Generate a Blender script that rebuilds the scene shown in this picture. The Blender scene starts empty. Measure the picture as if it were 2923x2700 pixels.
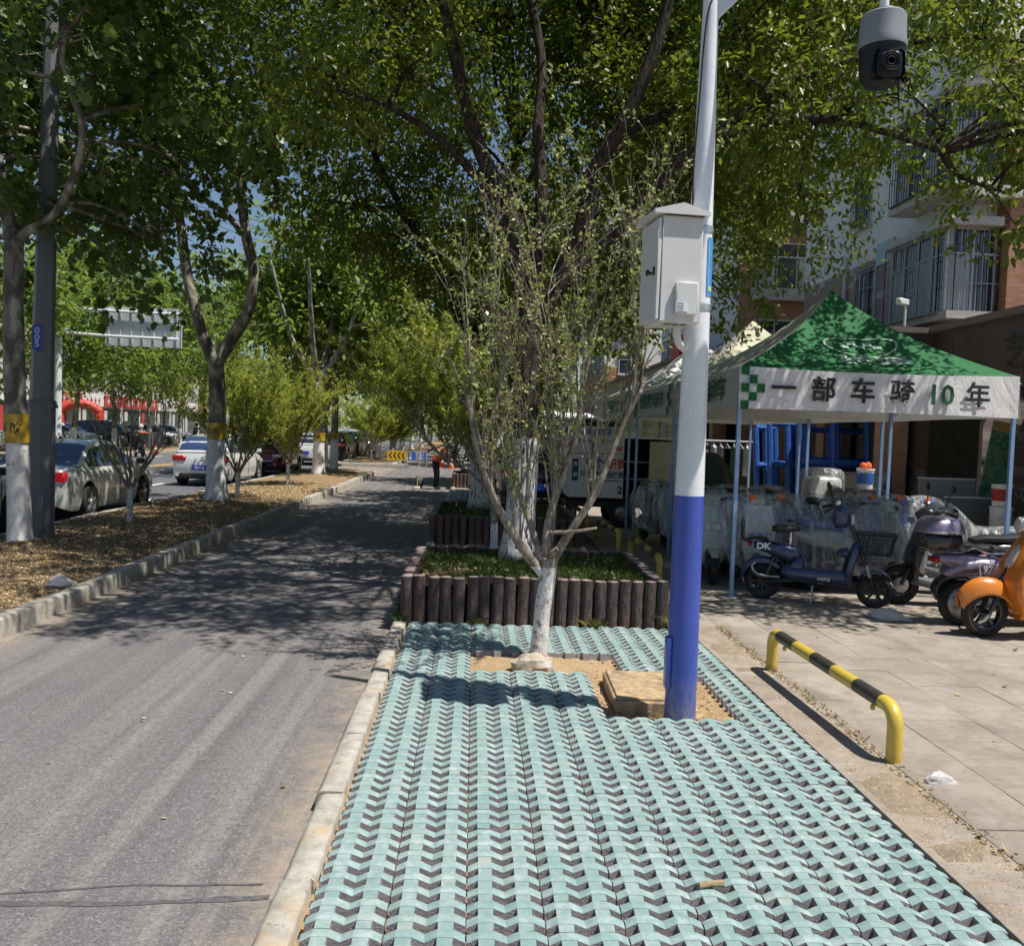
import bpy, bmesh, math, random
import numpy as np
from mathutils import Vector, Matrix, Euler, noise as mnoise

# ------------------------------------------------------------------ camera, sky, sun, exposure
scene = bpy.context.scene
COL = scene.collection
CAM_H = 1.75
_yaw, _pitch, _roll = math.radians(2.5), math.radians(-2.55), math.radians(2.0)
_f = Vector((math.sin(_yaw) * math.cos(_pitch), math.cos(_yaw) * math.cos(_pitch), math.sin(_pitch)))
_r = Vector((math.cos(_yaw), -math.sin(_yaw), 0.0))
_u = _r.cross(_f)
_r2 = _r * math.cos(_roll) + _u * math.sin(_roll)
_u2 = _u * math.cos(_roll) - _r * math.sin(_roll)
cam_data = bpy.data.cameras.new('camera')
cam_data.sensor_width = 36.0
cam_data.lens = 31.05
cam_data.clip_start = 0.05
cam_data.clip_end = 3000.0
cam = bpy.data.objects.new('camera', cam_data)
COL.objects.link(cam)
cam.matrix_world = Matrix(((_r2.x, _u2.x, -_f.x, 0.0), (_r2.y, _u2.y, -_f.y, 0.0), (_r2.z, _u2.z, -_f.z, CAM_H), (0, 0, 0, 1)))
scene.camera = cam

SUN = Vector((0.38, -0.17, 0.91)).normalized()          # towards the sun
world = bpy.data.worlds.new('World')
scene.world = world
world.use_nodes = True
wn = world.node_tree.nodes
wl = world.node_tree.links
wn.clear()
sky = wn.new('ShaderNodeTexSky')
sky.sky_type = 'NISHITA'
sky.sun_disc = False
sky.sun_elevation = math.asin(SUN.z)
sky.sun_rotation = math.atan2(SUN.x, SUN.y)
sky.air_density = 1.0
sky.dust_density = 0.5
sky.ozone_density = 2.0
bgn = wn.new('ShaderNodeBackground')
bgn.inputs['Strength'].default_value = 0.071
wout = wn.new('ShaderNodeOutputWorld')
wl.new(sky.outputs[0], bgn.inputs['Color'])
wl.new(bgn.outputs[0], wout.inputs['Surface'])

sun_data = bpy.data.lights.new('sun', 'SUN')
sun_data.energy = 5.0
sun_data.angle = math.radians(0.53)
sun_data.color = (1.0, 0.955, 0.88)
sun_obj = bpy.data.objects.new('sun', sun_data)
COL.objects.link(sun_obj)
sun_obj.location = (20, -6, 45)
sun_obj.rotation_euler = SUN.to_track_quat('Z', 'Y').to_euler()

scene.view_settings.view_transform = 'Standard'
scene.view_settings.look = 'None'
scene.view_settings.gamma = 1.0
scene.view_settings.exposure = 0.38
scene.view_settings.use_curve_mapping = False
scene.render.engine = 'CYCLES'
scene.cycles.max_bounces = 7
scene.cycles.diffuse_bounces = 3
scene.cycles.glossy_bounces = 3
scene.cycles.transmission_bounces = 5
scene.cycles.transparent_max_bounces = 10
scene.cycles.caustics_reflective = False
scene.cycles.caustics_refractive = False
scene.cycles.sample_clamp_indirect = 6.0
scene.cycles.use_denoising = True
scene.cycles.use_adaptive_sampling = True
scene.cycles.adaptive_threshold = 0.02

random.seed(11)
R = random.Random(11)
PI = math.pi
# ------------------------------------------------------------------ helpers
def tag(o, label=None, cat=None, group=None, kind=None):
    if label: o['label'] = label
    if cat: o['category'] = cat
    if group: o['group'] = group
    if kind: o['kind'] = kind
    return o

def empty(name, loc=(0, 0, 0), rz=0.0, label=None, cat=None, group=None, parent=None):
    o = bpy.data.objects.new(name, None)
    COL.objects.link(o)
    o.location = loc
    o.rotation_euler = (0, 0, rz)
    o.empty_display_size = 0.1
    if parent: o.parent = parent
    return tag(o, label, cat, group)

def link(name, me, parent=None, loc=None, rot=None):
    o = bpy.data.objects.new(name, me)
    COL.objects.link(o)
    if parent: o.parent = parent
    if loc is not None: o.location = loc
    if rot is not None: o.rotation_euler = rot
    return o

def copy_tree(o, parent=None):
    c = o.copy()
    COL.objects.link(c)
    c.parent = parent
    for ch in list(o.children):
        copy_tree(ch, c)
    return c

class MB:
    def __init__(self):
        self.v = []; self.f = []; self.m = []
    def add(self, vs, fs, mi=0, M=None):
        b = len(self.v)
        if M is not None: vs = [M @ Vector(p) for p in vs]
        self.v.extend([tuple(p) for p in vs])
        self.f.extend([tuple(b + i for i in q) for q in fs])
        self.m.extend([mi] * len(fs))
        return self
    def box(self, c, s, mi=0, M=None, taper=1.0):
        x, y, z = c; a, b, h = s[0] / 2, s[1] / 2, s[2] / 2
        vs = []
        for dz in (-1, 1):
            k = taper if dz > 0 else 1.0
            for dx, dy in ((-1, -1), (1, -1), (1, 1), (-1, 1)):
                vs.append((x + dx * a * k, y + dy * b * k, z + dz * h))
        fs = [(3, 2, 1, 0), (4, 5, 6, 7), (0, 1, 5, 4), (1, 2, 6, 5), (2, 3, 7, 6), (3, 0, 4, 7)]
        return self.add(vs, fs, mi, M)
    def bbox(self, c, s, b=0.01, mi=0, M=None, seg=1):
        bm = bmesh.new()
        bmesh.ops.create_cube(bm, size=1.0)
        for v in bm.verts: v.co = Vector((v.co.x * s[0], v.co.y * s[1], v.co.z * s[2])) + Vector(c)
        bmesh.ops.bevel(bm, geom=list(bm.edges), offset=b, segments=seg, profile=0.6, affect='EDGES')
        bm.verts.index_update()
        vs = [v.co.copy() for v in bm.verts]; fs = [[v.index for v in f.verts] for f in bm.faces]
        bm.free()
        return self.add(vs, fs, mi, M)
    def tube(self, pts, rad, n=8, mi=0, cap=True, M=None, flat=1.0):
        pts = [Vector(p) for p in pts]
        if not hasattr(rad, '__len__'): rad = [rad] * len(pts)
        vs = []; fs = []
        up = None
        for i, p in enumerate(pts):
            if i == 0: t = pts[1] - pts[0]
            elif i == len(pts) - 1: t = pts[-1] - pts[-2]
            else: t = (pts[i + 1] - p).normalized() + (p - pts[i - 1]).normalized()
            if t.length < 1e-9: t = Vector((0, 0, 1))
            t.normalize()
            if up is None:
                up = Vector((0, 0, 1)) if abs(t.z) < 0.9 else Vector((1, 0, 0))
            a = t.cross(up)
            if a.length < 1e-4: a = t.cross(Vector((0, 1, 0)))
            a.normalize(); b = a.cross(t).normalized(); up = b
            for k in range(n):
                an = 2 * PI * k / n
                vs.append(p + (a * math.cos(an) + b * math.sin(an) * flat) * rad[i])
        for i in range(len(pts) - 1):
            for k in range(n):
                k2 = (k + 1) % n
                fs.append((i * n + k, i * n + k2, (i + 1) * n + k2, (i + 1) * n + k))
        if cap:
            fs.append(tuple(range(n - 1, -1, -1)))
            fs.append(tuple((len(pts) - 1) * n + k for k in range(n)))
        return self.add(vs, fs, mi, M)
    def lathe(self, prof, n=16, mi=0, M=None, cap=True):
        vs = []; fs = []
        for (r, z) in prof:
            for k in range(n):
                a = 2 * PI * k / n
                vs.append((r * math.cos(a), r * math.sin(a), z))
        for i in range(len(prof) - 1):
            for k in range(n):
                k2 = (k + 1) % n
                fs.append((i * n + k, i * n + k2, (i + 1) * n + k2, (i + 1) * n + k))
        if cap:
            if prof[0][0] > 1e-4: fs.append(tuple(range(n - 1, -1, -1)))
            if prof[-1][0] > 1e-4: fs.append(tuple((len(prof) - 1) * n + k for k in range(n)))
        return self.add(vs, fs, mi, M)
    def prism(self, poly, d0, d1, M=None, mi=0):
        """poly in local XY, extruded along local Z"""
        n = len(poly)
        vs = [(x, y, d0) for x, y in poly] + [(x, y, d1) for x, y in poly]
        fs = [tuple(range(n - 1, -1, -1)), tuple(range(n, 2 * n))]
        for i in range(n):
            j = (i + 1) % n
            fs.append((i, j, n + j, n + i))
        return self.add(vs, fs, mi, M)
    def loft(self, secs, mi=0, M=None, cap=True, closed=True):
        n = len(secs[0]); vs = [p for s in secs for p in s]; fs = []
        for i in range(len(secs) - 1):
            for k in range(n if closed else n - 1):
                k2 = (k + 1) % n
                fs.append((i * n + k, i * n + k2, (i + 1) * n + k2, (i + 1) * n + k))
        if cap and closed:
            fs.append(tuple(range(n - 1, -1, -1)))
            fs.append(tuple((len(secs) - 1) * n + k for k in range(n)))
        return self.add(vs, fs, mi, M)
    def ell(self, c, r, nu=12, nv=8, mi=0, M=None):
        prof = [(max(1e-5, math.sin(PI * j / nv)), -math.cos(PI * j / nv)) for j in range(nv + 1)]
        T = Matrix.Translation(Vector(c)) @ Matrix.Diagonal((r[0], r[1], r[2], 1))
        if M is not None: T = M @ T
        return self.lathe(prof, nu, mi, T)
    def quad(self, a, b, c, d, mi=0):
        return self.add([a, b, c, d], [(0, 1, 2, 3)], mi)
    def mesh(self, name, mats, smooth=True, ang=38, fix=True):
        me = bpy.data.meshes.new(name)
        me.from_pydata(self.v, [], self.f)
        if not isinstance(mats, (list, tuple)): mats = [mats]
        for m in mats: me.materials.append(m)
        if len(mats) > 1: me.polygons.foreach_set('material_index', self.m)
        if fix:
            bm = bmesh.new(); bm.from_mesh(me)
            bmesh.ops.recalc_face_normals(bm, faces=bm.faces)
            bm.to_mesh(me); bm.free()
        if smooth:
            me.polygons.foreach_set('use_smooth', [True] * len(me.polygons))
            me.set_sharp_from_angle(angle=math.radians(ang))
        me.update()
        return me
    def build(self, name, mats, parent=None, loc=None, rot=None, smooth=True, ang=38, sub=0, bev=0.0, fix=True):
        o = link(name, self.mesh(name, mats, smooth, ang, fix), parent, loc, rot)
        if bev:
            b = o.modifiers.new('bevel', 'BEVEL'); b.width = bev; b.segments = 2; b.limit_method = 'ANGLE'; b.angle_limit = math.radians(40)
        if sub:
            s = o.modifiers.new('subsurf', 'SUBSURF'); s.levels = sub; s.render_levels = sub
            o.data.polygons.foreach_set('use_smooth', [True] * len(o.data.polygons))
        return o

def Rx(a): return Matrix.Rotation(a, 4, 'X')
def Ry(a): return Matrix.Rotation(a, 4, 'Y')
def Rz(a): return Matrix.Rotation(a, 4, 'Z')
def T(x, y, z): return Matrix.Translation((x, y, z))
def S(x, y, z): return Matrix.Diagonal((x, y, z, 1))
FACE_FRONT = Rx(PI / 2)                       # text plane turned to face -Y (towards the camera)
FACE_LEFT = Rz(-PI / 2) @ Rx(PI / 2)          # text plane turned to face -X

_tc = {}
def text_mesh(body, size=1.0, bold=0.0, ext=0.0015, align='CENTER', spacing=1.0):
    """flat lettering as a mesh, local XY plane, centred vertically"""
    key = (body, size, bold, ext, align, spacing)
    if key not in _tc:
        cu = bpy.data.curves.new('lettering', 'FONT')
        cu.body = body; cu.size = size; cu.align_x = align; cu.align_y = 'CENTER'
        cu.extrude = ext; cu.offset = bold; cu.space_character = spacing; cu.resolution_u = 2
        o = bpy.data.objects.new('lettering', cu)
        COL.objects.link(o)
        dg = bpy.context.evaluated_depsgraph_get()
        me = bpy.data.meshes.new_from_object(o.evaluated_get(dg))
        _tc[key] = [tuple(v.co) for v in me.vertices], [tuple(p.vertices) for p in me.polygons]
        bpy.data.objects.remove(o); bpy.data.meshes.remove(me); bpy.data.curves.remove(cu)
    return _tc[key]

# all lettering is turned into outlines first, while the scene is still empty
for a in (('一', .26, .006), ('部', .26, .006), ('车', .26, .006), ('骑', .26, .006), ('10', .28, .006), ('年', .26, .006),
          ('绿源', .34, .008), ('绿源 液冷电动车', .27, .006), ('中国快递示范城市·合肥', .075, .001), ('合', .12, .003), ('肥', .12, .003),
          ('八个', .27, .007), ('6', .30, .008), ('开锁', .25, .006), ('开锁 换锁 指纹锁', .155, .003), ('2', .2, .006), ('HE', .13, .003),
          ('DK', .1, .004), ('DK', .04, .0012), ('97', .1, .002), ('005', .1, .001), ('0', .1, .001), ('5', .1, .001), ('皖A·555', .1, .002), ('13', .34, .006),
          ('防虫', .1, .002), ('带 防', .1, .002), ('前方施工', .15, .004), ('单行道路', .15, .004), ('减速慢行', .15, .004), ('艺门', .7, .01), ('绿佳', .04, .0012)):
    text_mesh(*a)

def put_text(name, body, size, bold, mat, M, parent, ext=0.0015, warp=None):
    vs, fs = text_mesh(body, size, bold, ext)
    vs = [M @ Vector(p) for p in vs]
    if warp: vs = [warp(p) for p in vs]
    mb = MB(); mb.add(vs, fs)
    return mb.build(name, mat, parent, smooth=False, fix=False)

# ------------------------------------------------------------------ materials
def srgb(r, g, b):
    f = lambda c: ((c / 255 + 0.055) / 1.055) ** 2.4 if c > 10 else c / 255 / 12.92
    return (f(r), f(g), f(b))

class NT:
    def __init__(self, name):
        self.m = bpy.data.materials.new(name)
        self.m.use_nodes = True
        self.n = self.m.node_tree.nodes; self.l = self.m.node_tree.links
        self.n.clear()
        self.out = self.n.new('ShaderNodeOutputMaterial')
    def node(self, t, **kw):
        x = self.n.new(t)
        for k, v in kw.items():
            if k.startswith('i_'):
                x.inputs[k[2:].replace('_', ' ')].default_value = v
            else: setattr(x, k, v)
        return x
    def link(self, a, b): self.l.new(a, b)
    def bsdf(self, color=None, rough=0.6, metal=0.0, spec=0.5, coat=0.0, normal=None, trans=0.0, alpha=None):
        b = self.node('ShaderNodeBsdfPrincipled')
        b.inputs['Roughness'].default_value = rough if not hasattr(rough, 'links') else 0.5
        if hasattr(rough, 'links'): self.link(rough, b.inputs['Roughness'])
        b.inputs['Metallic'].default_value = metal
        b.inputs['Specular IOR Level'].default_value = spec
        b.inputs['Coat Weight'].default_value = coat
        b.inputs['Coat Roughness'].default_value = 0.08
        b.inputs['Transmission Weight'].default_value = trans
        if color is not None:
            if hasattr(color, 'links'): self.link(color, b.inputs['Base Color'])
            else: b.inputs['Base Color'].default_value = (*color, 1)
        if normal is not None: self.link(normal, b.inputs['Normal'])
        return b
    def done(self, sh):
        self.link(sh.outputs[0], self.out.inputs['Surface']); return self.m
    def coord(self, kind='Object', scale=(1, 1, 1), rot=(0, 0, 0), rnd=False):
        tc = self.node('ShaderNodeTexCoord')
        mp = self.node('ShaderNodeMapping')
        mp.inputs['Scale'].default_value = scale
        mp.inputs['Rotation'].default_value = rot
        src = tc.outputs[kind]
        if rnd:
            oi = self.node('ShaderNodeObjectInfo')
            ad = self.node('ShaderNodeVectorMath', operation='MULTIPLY_ADD')
            ad.inputs[1].default_value = (1, 1, 1)
            sc = self.node('ShaderNodeVectorMath', operation='SCALE')
            self.link(oi.outputs['Location'], sc.inputs[0]); sc.inputs['Scale'].default_value = 1.7
            self.link(src, ad.inputs[0]); self.link(sc.outputs[0], ad.inputs[2])
            src = ad.outputs[0]
        self.link(src, mp.inputs['Vector'])
        return mp.outputs[0]
    def world(self, scale=(1, 1, 1)):
        g = self.node('ShaderNodeNewGeometry')
        mp = self.node('ShaderNodeMapping'); mp.inputs['Scale'].default_value = scale
        self.link(g.outputs['Position'], mp.inputs['Vector'])
        return mp.outputs[0]
    def noise(self, vec, scale=5, detail=5, rough=0.6, dist=0.0):
        x = self.node('ShaderNodeTexNoise')
        x.inputs['Scale'].default_value = scale; x.inputs['Detail'].default_value = detail
        x.inputs['Roughness'].default_value = rough; x.inputs['Distortion'].default_value = dist
        if vec is not None: self.link(vec, x.inputs['Vector'])
        return x.outputs['Fac']
    def vor(self, vec, scale=5, feat='F1', out='Distance', rnd=1.0):
        x = self.node('ShaderNodeTexVoronoi', feature=feat)
        x.inputs['Scale'].default_value = scale
        x.inputs['Randomness'].default_value = rnd
        if vec is not None: self.link(vec, x.inputs['Vector'])
        return x.outputs[out]
    def ramp(self, fac, stops, interp='LINEAR'):
        x = self.node('ShaderNodeValToRGB')
        x.color_ramp.interpolation = interp
        e = x.color_ramp.elements
        while len(e) < len(stops): e.new(0.5)
        for i, (p, c) in enumerate(stops):
            e[i].position = p
            e[i].color = (*c, 1) if len(c) == 3 else c
        self.link(fac, x.inputs['Fac'])
        return x.outputs['Color']
    def mix(self, fac, a, b, mode='MIX'):
        x = self.node('ShaderNodeMix', data_type='RGBA', blend_type=mode)
        for s, val in ((x.inputs['Factor'], fac), (x.inputs['A'], a), (x.inputs['B'], b)):
            pass
        fi = x.inputs[0]; ai = x.inputs[6]; bi = x.inputs[7]
        for s, val in ((fi, fac), (ai, a), (bi, b)):
            if hasattr(val, 'links'): self.link(val, s)
            elif isinstance(val, (int, float)): s.default_value = val
            else: s.default_value = (*val, 1)
        return x.outputs[2]
    def math(self, op, a, b=None, clamp=False):
        x = self.node('ShaderNodeMath', operation=op, use_clamp=clamp)
        for s, val in ((x.inputs[0], a), (x.inputs[1], b)):
            if val is None: continue
            if hasattr(val, 'links'): self.link(val, s)
            else: s.default_value = val
        return x.outputs[0]
    def maprange(self, v, a, b, c=0.0, d=1.0):
        x = self.node('ShaderNodeMapRange')
        self.link(v, x.inputs['Value'])
        x.inputs['From Min'].default_value = a; x.inputs['From Max'].default_value = b
        x.inputs['To Min'].default_value = c; x.inputs['To Max'].default_value = d
        return x.outputs[0]
    def sep(self, vec):
        x = self.node('ShaderNodeSeparateXYZ'); self.link(vec, x.inputs[0]); return x.outputs
    def bump(self, h, strength=0.4, dist=0.02, normal=None):
        x = self.node('ShaderNodeBump')
        x.inputs['Strength'].default_value = strength; x.inputs['Distance'].default_value = dist
        self.link(h, x.inputs['Height'])
        if normal is not None: self.link(normal, x.inputs['Normal'])
        return x.outputs[0]

def simple(name, c1, c2=None, scale=6.0, rough=0.6, metal=0.0, bump=0.0, bscale=60.0, spec=0.5, coat=0.0, stretch=(1, 1, 1), lo=0.35, hi=0.65, rnd=False, dist=0.01):
    t = NT(name)
    v = t.coord('Object', stretch, rnd=rnd)
    if c2 is None: c2 = tuple(min(1.0, c * 1.18 + 0.005) for c in c1)
    col = t.ramp(t.noise(v, scale, 6, 0.62), [(lo, c1), (hi, c2)])
    nrm = None
    if bump: nrm = t.bump(t.noise(v, bscale, 4, 0.6), bump, dist)
    rg = t.maprange(t.noise(v, scale * 2.3, 4), 0.3, 0.7, max(0.02, rough - 0.08), min(1, rough + 0.08))
    return t.done(t.bsdf(col, rg, metal, spec, coat, nrm))

def glass(name, tint=(0.02, 0.03, 0.04), rough=0.04):
    t = NT(name)
    v = t.coord('Object')
    col = t.ramp(t.noise(v, 2.0, 2), [(0.3, tint), (0.7, tuple(c * 1.6 for c in tint))])
    return t.done(t.bsdf(col, rough, 0.0, 0.9))

def emissive(name, c, s):
    t = NT(name)
    b = t.bsdf(c, 0.4)
    b.inputs['Emission Color'].default_value = (*c, 1); b.inputs['Emission Strength'].default_value = s
    return t.done(b)

def film(name, opacity=0.22, c=(0.85, 0.87, 0.88)):
    """thin clear plastic film"""
    t = NT(name)
    v = t.coord('Object', rnd=True)
    n = t.noise(t.coord('Object', (2.4, 2.4, .35), rnd=True), 5, 4, 0.6, 1.2)
    nrm = t.bump(t.noise(t.coord('Object', (1.6, 1.6, .35), rnd=True), 6, 3, 0.5, 1.0), 0.7, 0.06)
    b = t.bsdf(c, 0.22, 0, 0.6, 0, nrm)
    tr = t.node('ShaderNodeBsdfTransparent'); tr.inputs[0].default_value = (0.96, 0.97, 0.98, 1)
    mx = t.node('ShaderNodeMixShader')
    t.link(t.maprange(n, 0.44, 0.70, opacity * 0.7, opacity * 4.2), mx.inputs[0])  # whitish streaks in the opacity stand in for highlights along the folds
    t.link(tr.outputs[0], mx.inputs[1]); t.link(b.outputs[0], mx.inputs[2])
    return t.done(mx)

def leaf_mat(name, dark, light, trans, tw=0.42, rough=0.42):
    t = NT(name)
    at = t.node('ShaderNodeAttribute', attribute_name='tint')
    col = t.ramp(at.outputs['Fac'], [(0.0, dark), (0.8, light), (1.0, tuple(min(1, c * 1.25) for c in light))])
    b = t.bsdf(col, rough, 0, 0.4)
    tl = t.node('ShaderNodeBsdfTranslucent')
    t.link(t.mix(0.5, col, trans), tl.inputs['Color'])
    mx = t.node('ShaderNodeMixShader'); mx.inputs[0].default_value = tw
    t.link(b.outputs[0], mx.inputs[1]); t.link(tl.outputs[0], mx.inputs[2])
    return t.done(mx)
# ------------------------------------------------------------------ ground surfaces
def asphalt(name, base, dust, dust_amt=0.5, streak=True):
    t = NT(name)
    w = t.world()
    fine = t.noise(w, 120, 5, 0.8)
    agg = t.vor(w, 95)
    big = t.noise(w, 0.55, 5, 0.6)
    col = t.ramp(fine, [(0.34, tuple(c * 0.42 for c in base)), (0.5, base), (0.68, tuple(c * 1.75 for c in base))])
    if streak:
        ws = t.world((2.6, 0.045, 1))
        st = t.noise(ws, 1.6, 5, 0.65)
        col = t.mix(t.maprange(st, 0.46, 0.64, 0, dust_amt), col, dust)
        ws2 = t.world((7.0, 0.10, 1))
        col = t.mix(t.maprange(t.noise(ws2, 1.3, 4), 0.50, 0.66, 0, 0.60), col, tuple(c * 0.58 for c in base))
    col = t.mix(t.maprange(big, 0.35, 0.7, 0, 0.45), col, tuple(0.5 * a + 0.5 * b for a, b in zip(base, dust)))
    mid = t.noise(w, 34, 4, 0.7)
    col = t.mix(t.maprange(mid, 0.42, 0.62, 0.0, 0.38), col, tuple(c * 0.5 for c in base))
    sc_ = t.noise(w, 75, 3, .6)
    col = t.mix(t.maprange(sc_, .57, .64, 0, .6), col, tuple(c * 2.1 for c in base))
    dk_ = t.noise(w, 62, 3, .6)
    col = t.mix(t.maprange(dk_, .57, .64, 0, .6), col, tuple(c * .40 for c in base))
    if streak and dust_amt > .5:
        px = t.sep(w)[0]
        band = t.math('MAXIMUM', t.maprange(px, -1.02, -.74, 0, 1), t.maprange(px, -3.45, -3.8, 0, 1))
        col = t.mix(t.math('MULTIPLY', band, t.maprange(t.noise(w, 6, 6, .7), .36, .62, 0, .75)), col, (0.34, 0.275, 0.205))
    peb = t.math('LESS_THAN', agg, 0.13)
    pm = t.math('MULTIPLY', peb, t.maprange(t.noise(w, 30, 2), 0.4, 0.6, 0.0, 0.75))
    col = t.mix(pm, col, (0.42, 0.40, 0.37))
    nrm = t.bump(t.noise(w, 150, 3, 0.7), 0.55, 0.004)
    return t.done(t.bsdf(col, 0.82, 0, 0.3, 0, nrm))

M_LANE = asphalt('lane_asphalt', (0.142, 0.135, 0.138), (0.275, 0.246, 0.23), 0.62)
M_ROAD = asphalt('road_asphalt', (0.115, 0.118, 0.128), (0.19, 0.185, 0.18), 0.4)

def mk_kerb():
    t = NT('kerb_concrete')
    w = t.coord('Object', rnd=True)
    n = t.noise(w, 9, 7, 0.65)
    col = t.ramp(n, [(0.3, (0.25, 0.225, 0.19)), (0.55, (0.40, 0.375, 0.33)), (0.75, (0.50, 0.48, 0.44))])
    col = t.mix(t.maprange(t.noise(w, 3.1, 5, 0.7, 0.6), 0.52, 0.68, 0, 0.7), col, (0.46, 0.33, 0.17))
    col = t.mix(t.maprange(t.noise(w, 26, 4), 0.6, 0.7, 0, 0.6), col, (0.13, 0.115, 0.10))
    nrm = t.bump(t.noise(w, 45, 6, 0.7), 0.5, 0.008)
    return t.done(t.bsdf(col, 0.9, 0, 0.25, 0, nrm))
M_KERB = mk_kerb()

def mk_plaza():
    t = NT('plaza_concrete')
    w = t.coord('Object', rnd=True)
    ws = t.world()
    n = t.noise(ws, 2.2, 8, 0.68, 0.5)
    col = t.ramp(n, [(0.28, (0.195, 0.163, 0.136)), (0.5, (0.31, 0.268, 0.225)), (0.72, (0.41, 0.37, 0.32))])
    rip = t.noise(t.world((1.4, 5.5, 1)), 4.0, 6, 0.7, 1.2)
    col = t.mix(t.maprange(rip, 0.45, 0.7, 0, 0.5), col, (0.215, 0.178, 0.145))
    col = t.mix(t.maprange(t.noise(ws, 0.8, 4), 0.55, 0.72, 0, 0.45), col, (0.42, 0.35, 0.25))
    col = t.mix(t.maprange(t.noise(ws, 60, 3), 0.62, 0.7, 0, 0.5), col, (0.12, 0.10, 0.085))
    oi = t.node('ShaderNodeObjectInfo')
    col = t.mix(t.maprange(oi.outputs['Random'], 0, 1, 0, 0.22), col, (0.19, 0.16, 0.135))
    col = t.mix(t.maprange(t.noise(ws, 5.0, 7, .7, 1.0), .52, .66, 0, .45), col, (0.19, 0.155, 0.125))
    nrm = t.bump(t.noise(t.world((1, 3.2, 1)), 14, 7, 0.7, 0.8), 0.55, 0.012)
    return t.done(t.bsdf(col, 0.86, 0, 0.3, 0, nrm))
M_PLAZA = mk_plaza()

def mk_sand(name='sand', c1=(0.36, 0.24, 0.13), c2=(0.55, 0.40, 0.24)):
    t = NT(name)
    w = t.world()
    col = t.ramp(t.noise(w, 14, 8, 0.7), [(0.3, c1), (0.7, c2)])
    col = t.mix(t.maprange(t.noise(w, 90, 3), 0.6, 0.68, 0, 0.55), col, tuple(c * 0.4 for c in c1))
    nrm = t.bump(t.noise(w, 40, 7, 0.75), 0.8, 0.03)
    return t.done(t.bsdf(col, 0.95, 0, 0.15, 0, nrm))
M_SAND = mk_sand()
M_STRIP = mk_sand('strip_soil', (0.15, 0.10, 0.06), (0.38, 0.27, 0.15))
M_DIRT = mk_sand('planter_soil', (0.045, 0.034, 0.022), (0.12, 0.085, 0.05))
M_WALK = mk_sand('walk_concrete', (0.20, 0.175, 0.145), (0.34, 0.30, 0.25))
M_GROUND = mk_sand('ground', (0.13, 0.125, 0.115), (0.20, 0.19, 0.175))

def sheet(name, x0, x1, y0, y1, z, mat, nx=1, ny=1, hf=None, kind='structure', parent=None, thick=0.0):
    mb = MB()
    vs = []
    for j in range(ny + 1):
        for i in range(nx + 1):
            x = x0 + (x1 - x0) * i / nx; y = y0 + (y1 - y0) * j / ny
            vs.append((x, y, z + (hf(x, y) if hf else 0)))
    fs = [(j * (nx + 1) + i, j * (nx + 1) + i + 1, (j + 1) * (nx + 1) + i + 1, (j + 1) * (nx + 1) + i) for j in range(ny) for i in range(nx)]
    mb.add(vs, fs)
    if thick:
        mb.quad((x0, y0, z - thick), (x1, y0, z - thick), (x1, y0, z), (x0, y0, z))
        mb.quad((x0, y0, z - thick), (x0, y0, z), (x0, y1, z), (x0, y1, z - thick))
    o = mb.build(name, mat, parent, smooth=True, ang=80, fix=False)
    if kind and not parent: o['kind'] = kind
    return o

def N3(x, y, s, z=0.0): return mnoise.noise(Vector((x * s, y * s, z)))

sheet('ground', -400, 400, -60, 900, -0.17, M_GROUND)
ROAD = sheet('main_road', -18.25, -6.95, -20, 260, -0.12, M_ROAD)
LANE = sheet('bike_lane', -3.9, -0.66, -6, 260, -0.10, M_LANE, 6, 200, lambda x, y: 0.012 * N3(x, y, 0.5) * (1 if y < 60 else 0))
sheet('side_street', -6.95, -0.66, 36.4, 42.6, -0.096, M_LANE)

# dark tar seal across the lane
M_TAR = simple('tar_seal', (0.062, 0.060, 0.063), (0.125, 0.12, 0.12), 30, 0.8, bump=0.5)
mb = MB()
for (pts, w) in (([(-3.6, 3.30), (-2.5, 3.335), (-1.9, 3.36), (-1.35, 3.36), (-1.05, 3.385), (-0.7, 3.42)], 0.017),
                 ([(-2.05, 3.36), (-1.86, 3.42), (-1.6, 3.455), (-1.3, 3.50), (-1.08, 3.505), (-0.75, 3.52)], 0.007)):
    prev = None
    for k in range(len(pts) - 1):
        for s in range(8):
            u = s / 8; x = pts[k][0] * (1 - u) + pts[k + 1][0] * u; y = pts[k][1] * (1 - u) + pts[k + 1][1] * u
            ww = w * (1 + 0.55 * N3(x, y, 14)); y += 0.006 * N3(x, y, 9, 3)
            zz = -0.0975 + 0.012 * N3(x, y, 0.5)
            cur = ((x, y - ww, zz), (x, y + ww, zz))
            if prev: mb.quad(prev[0], cur[0], cur[1], prev[1])
            prev = cur
mb.build('tar_seal', M_TAR, LANE, smooth=False)

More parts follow.
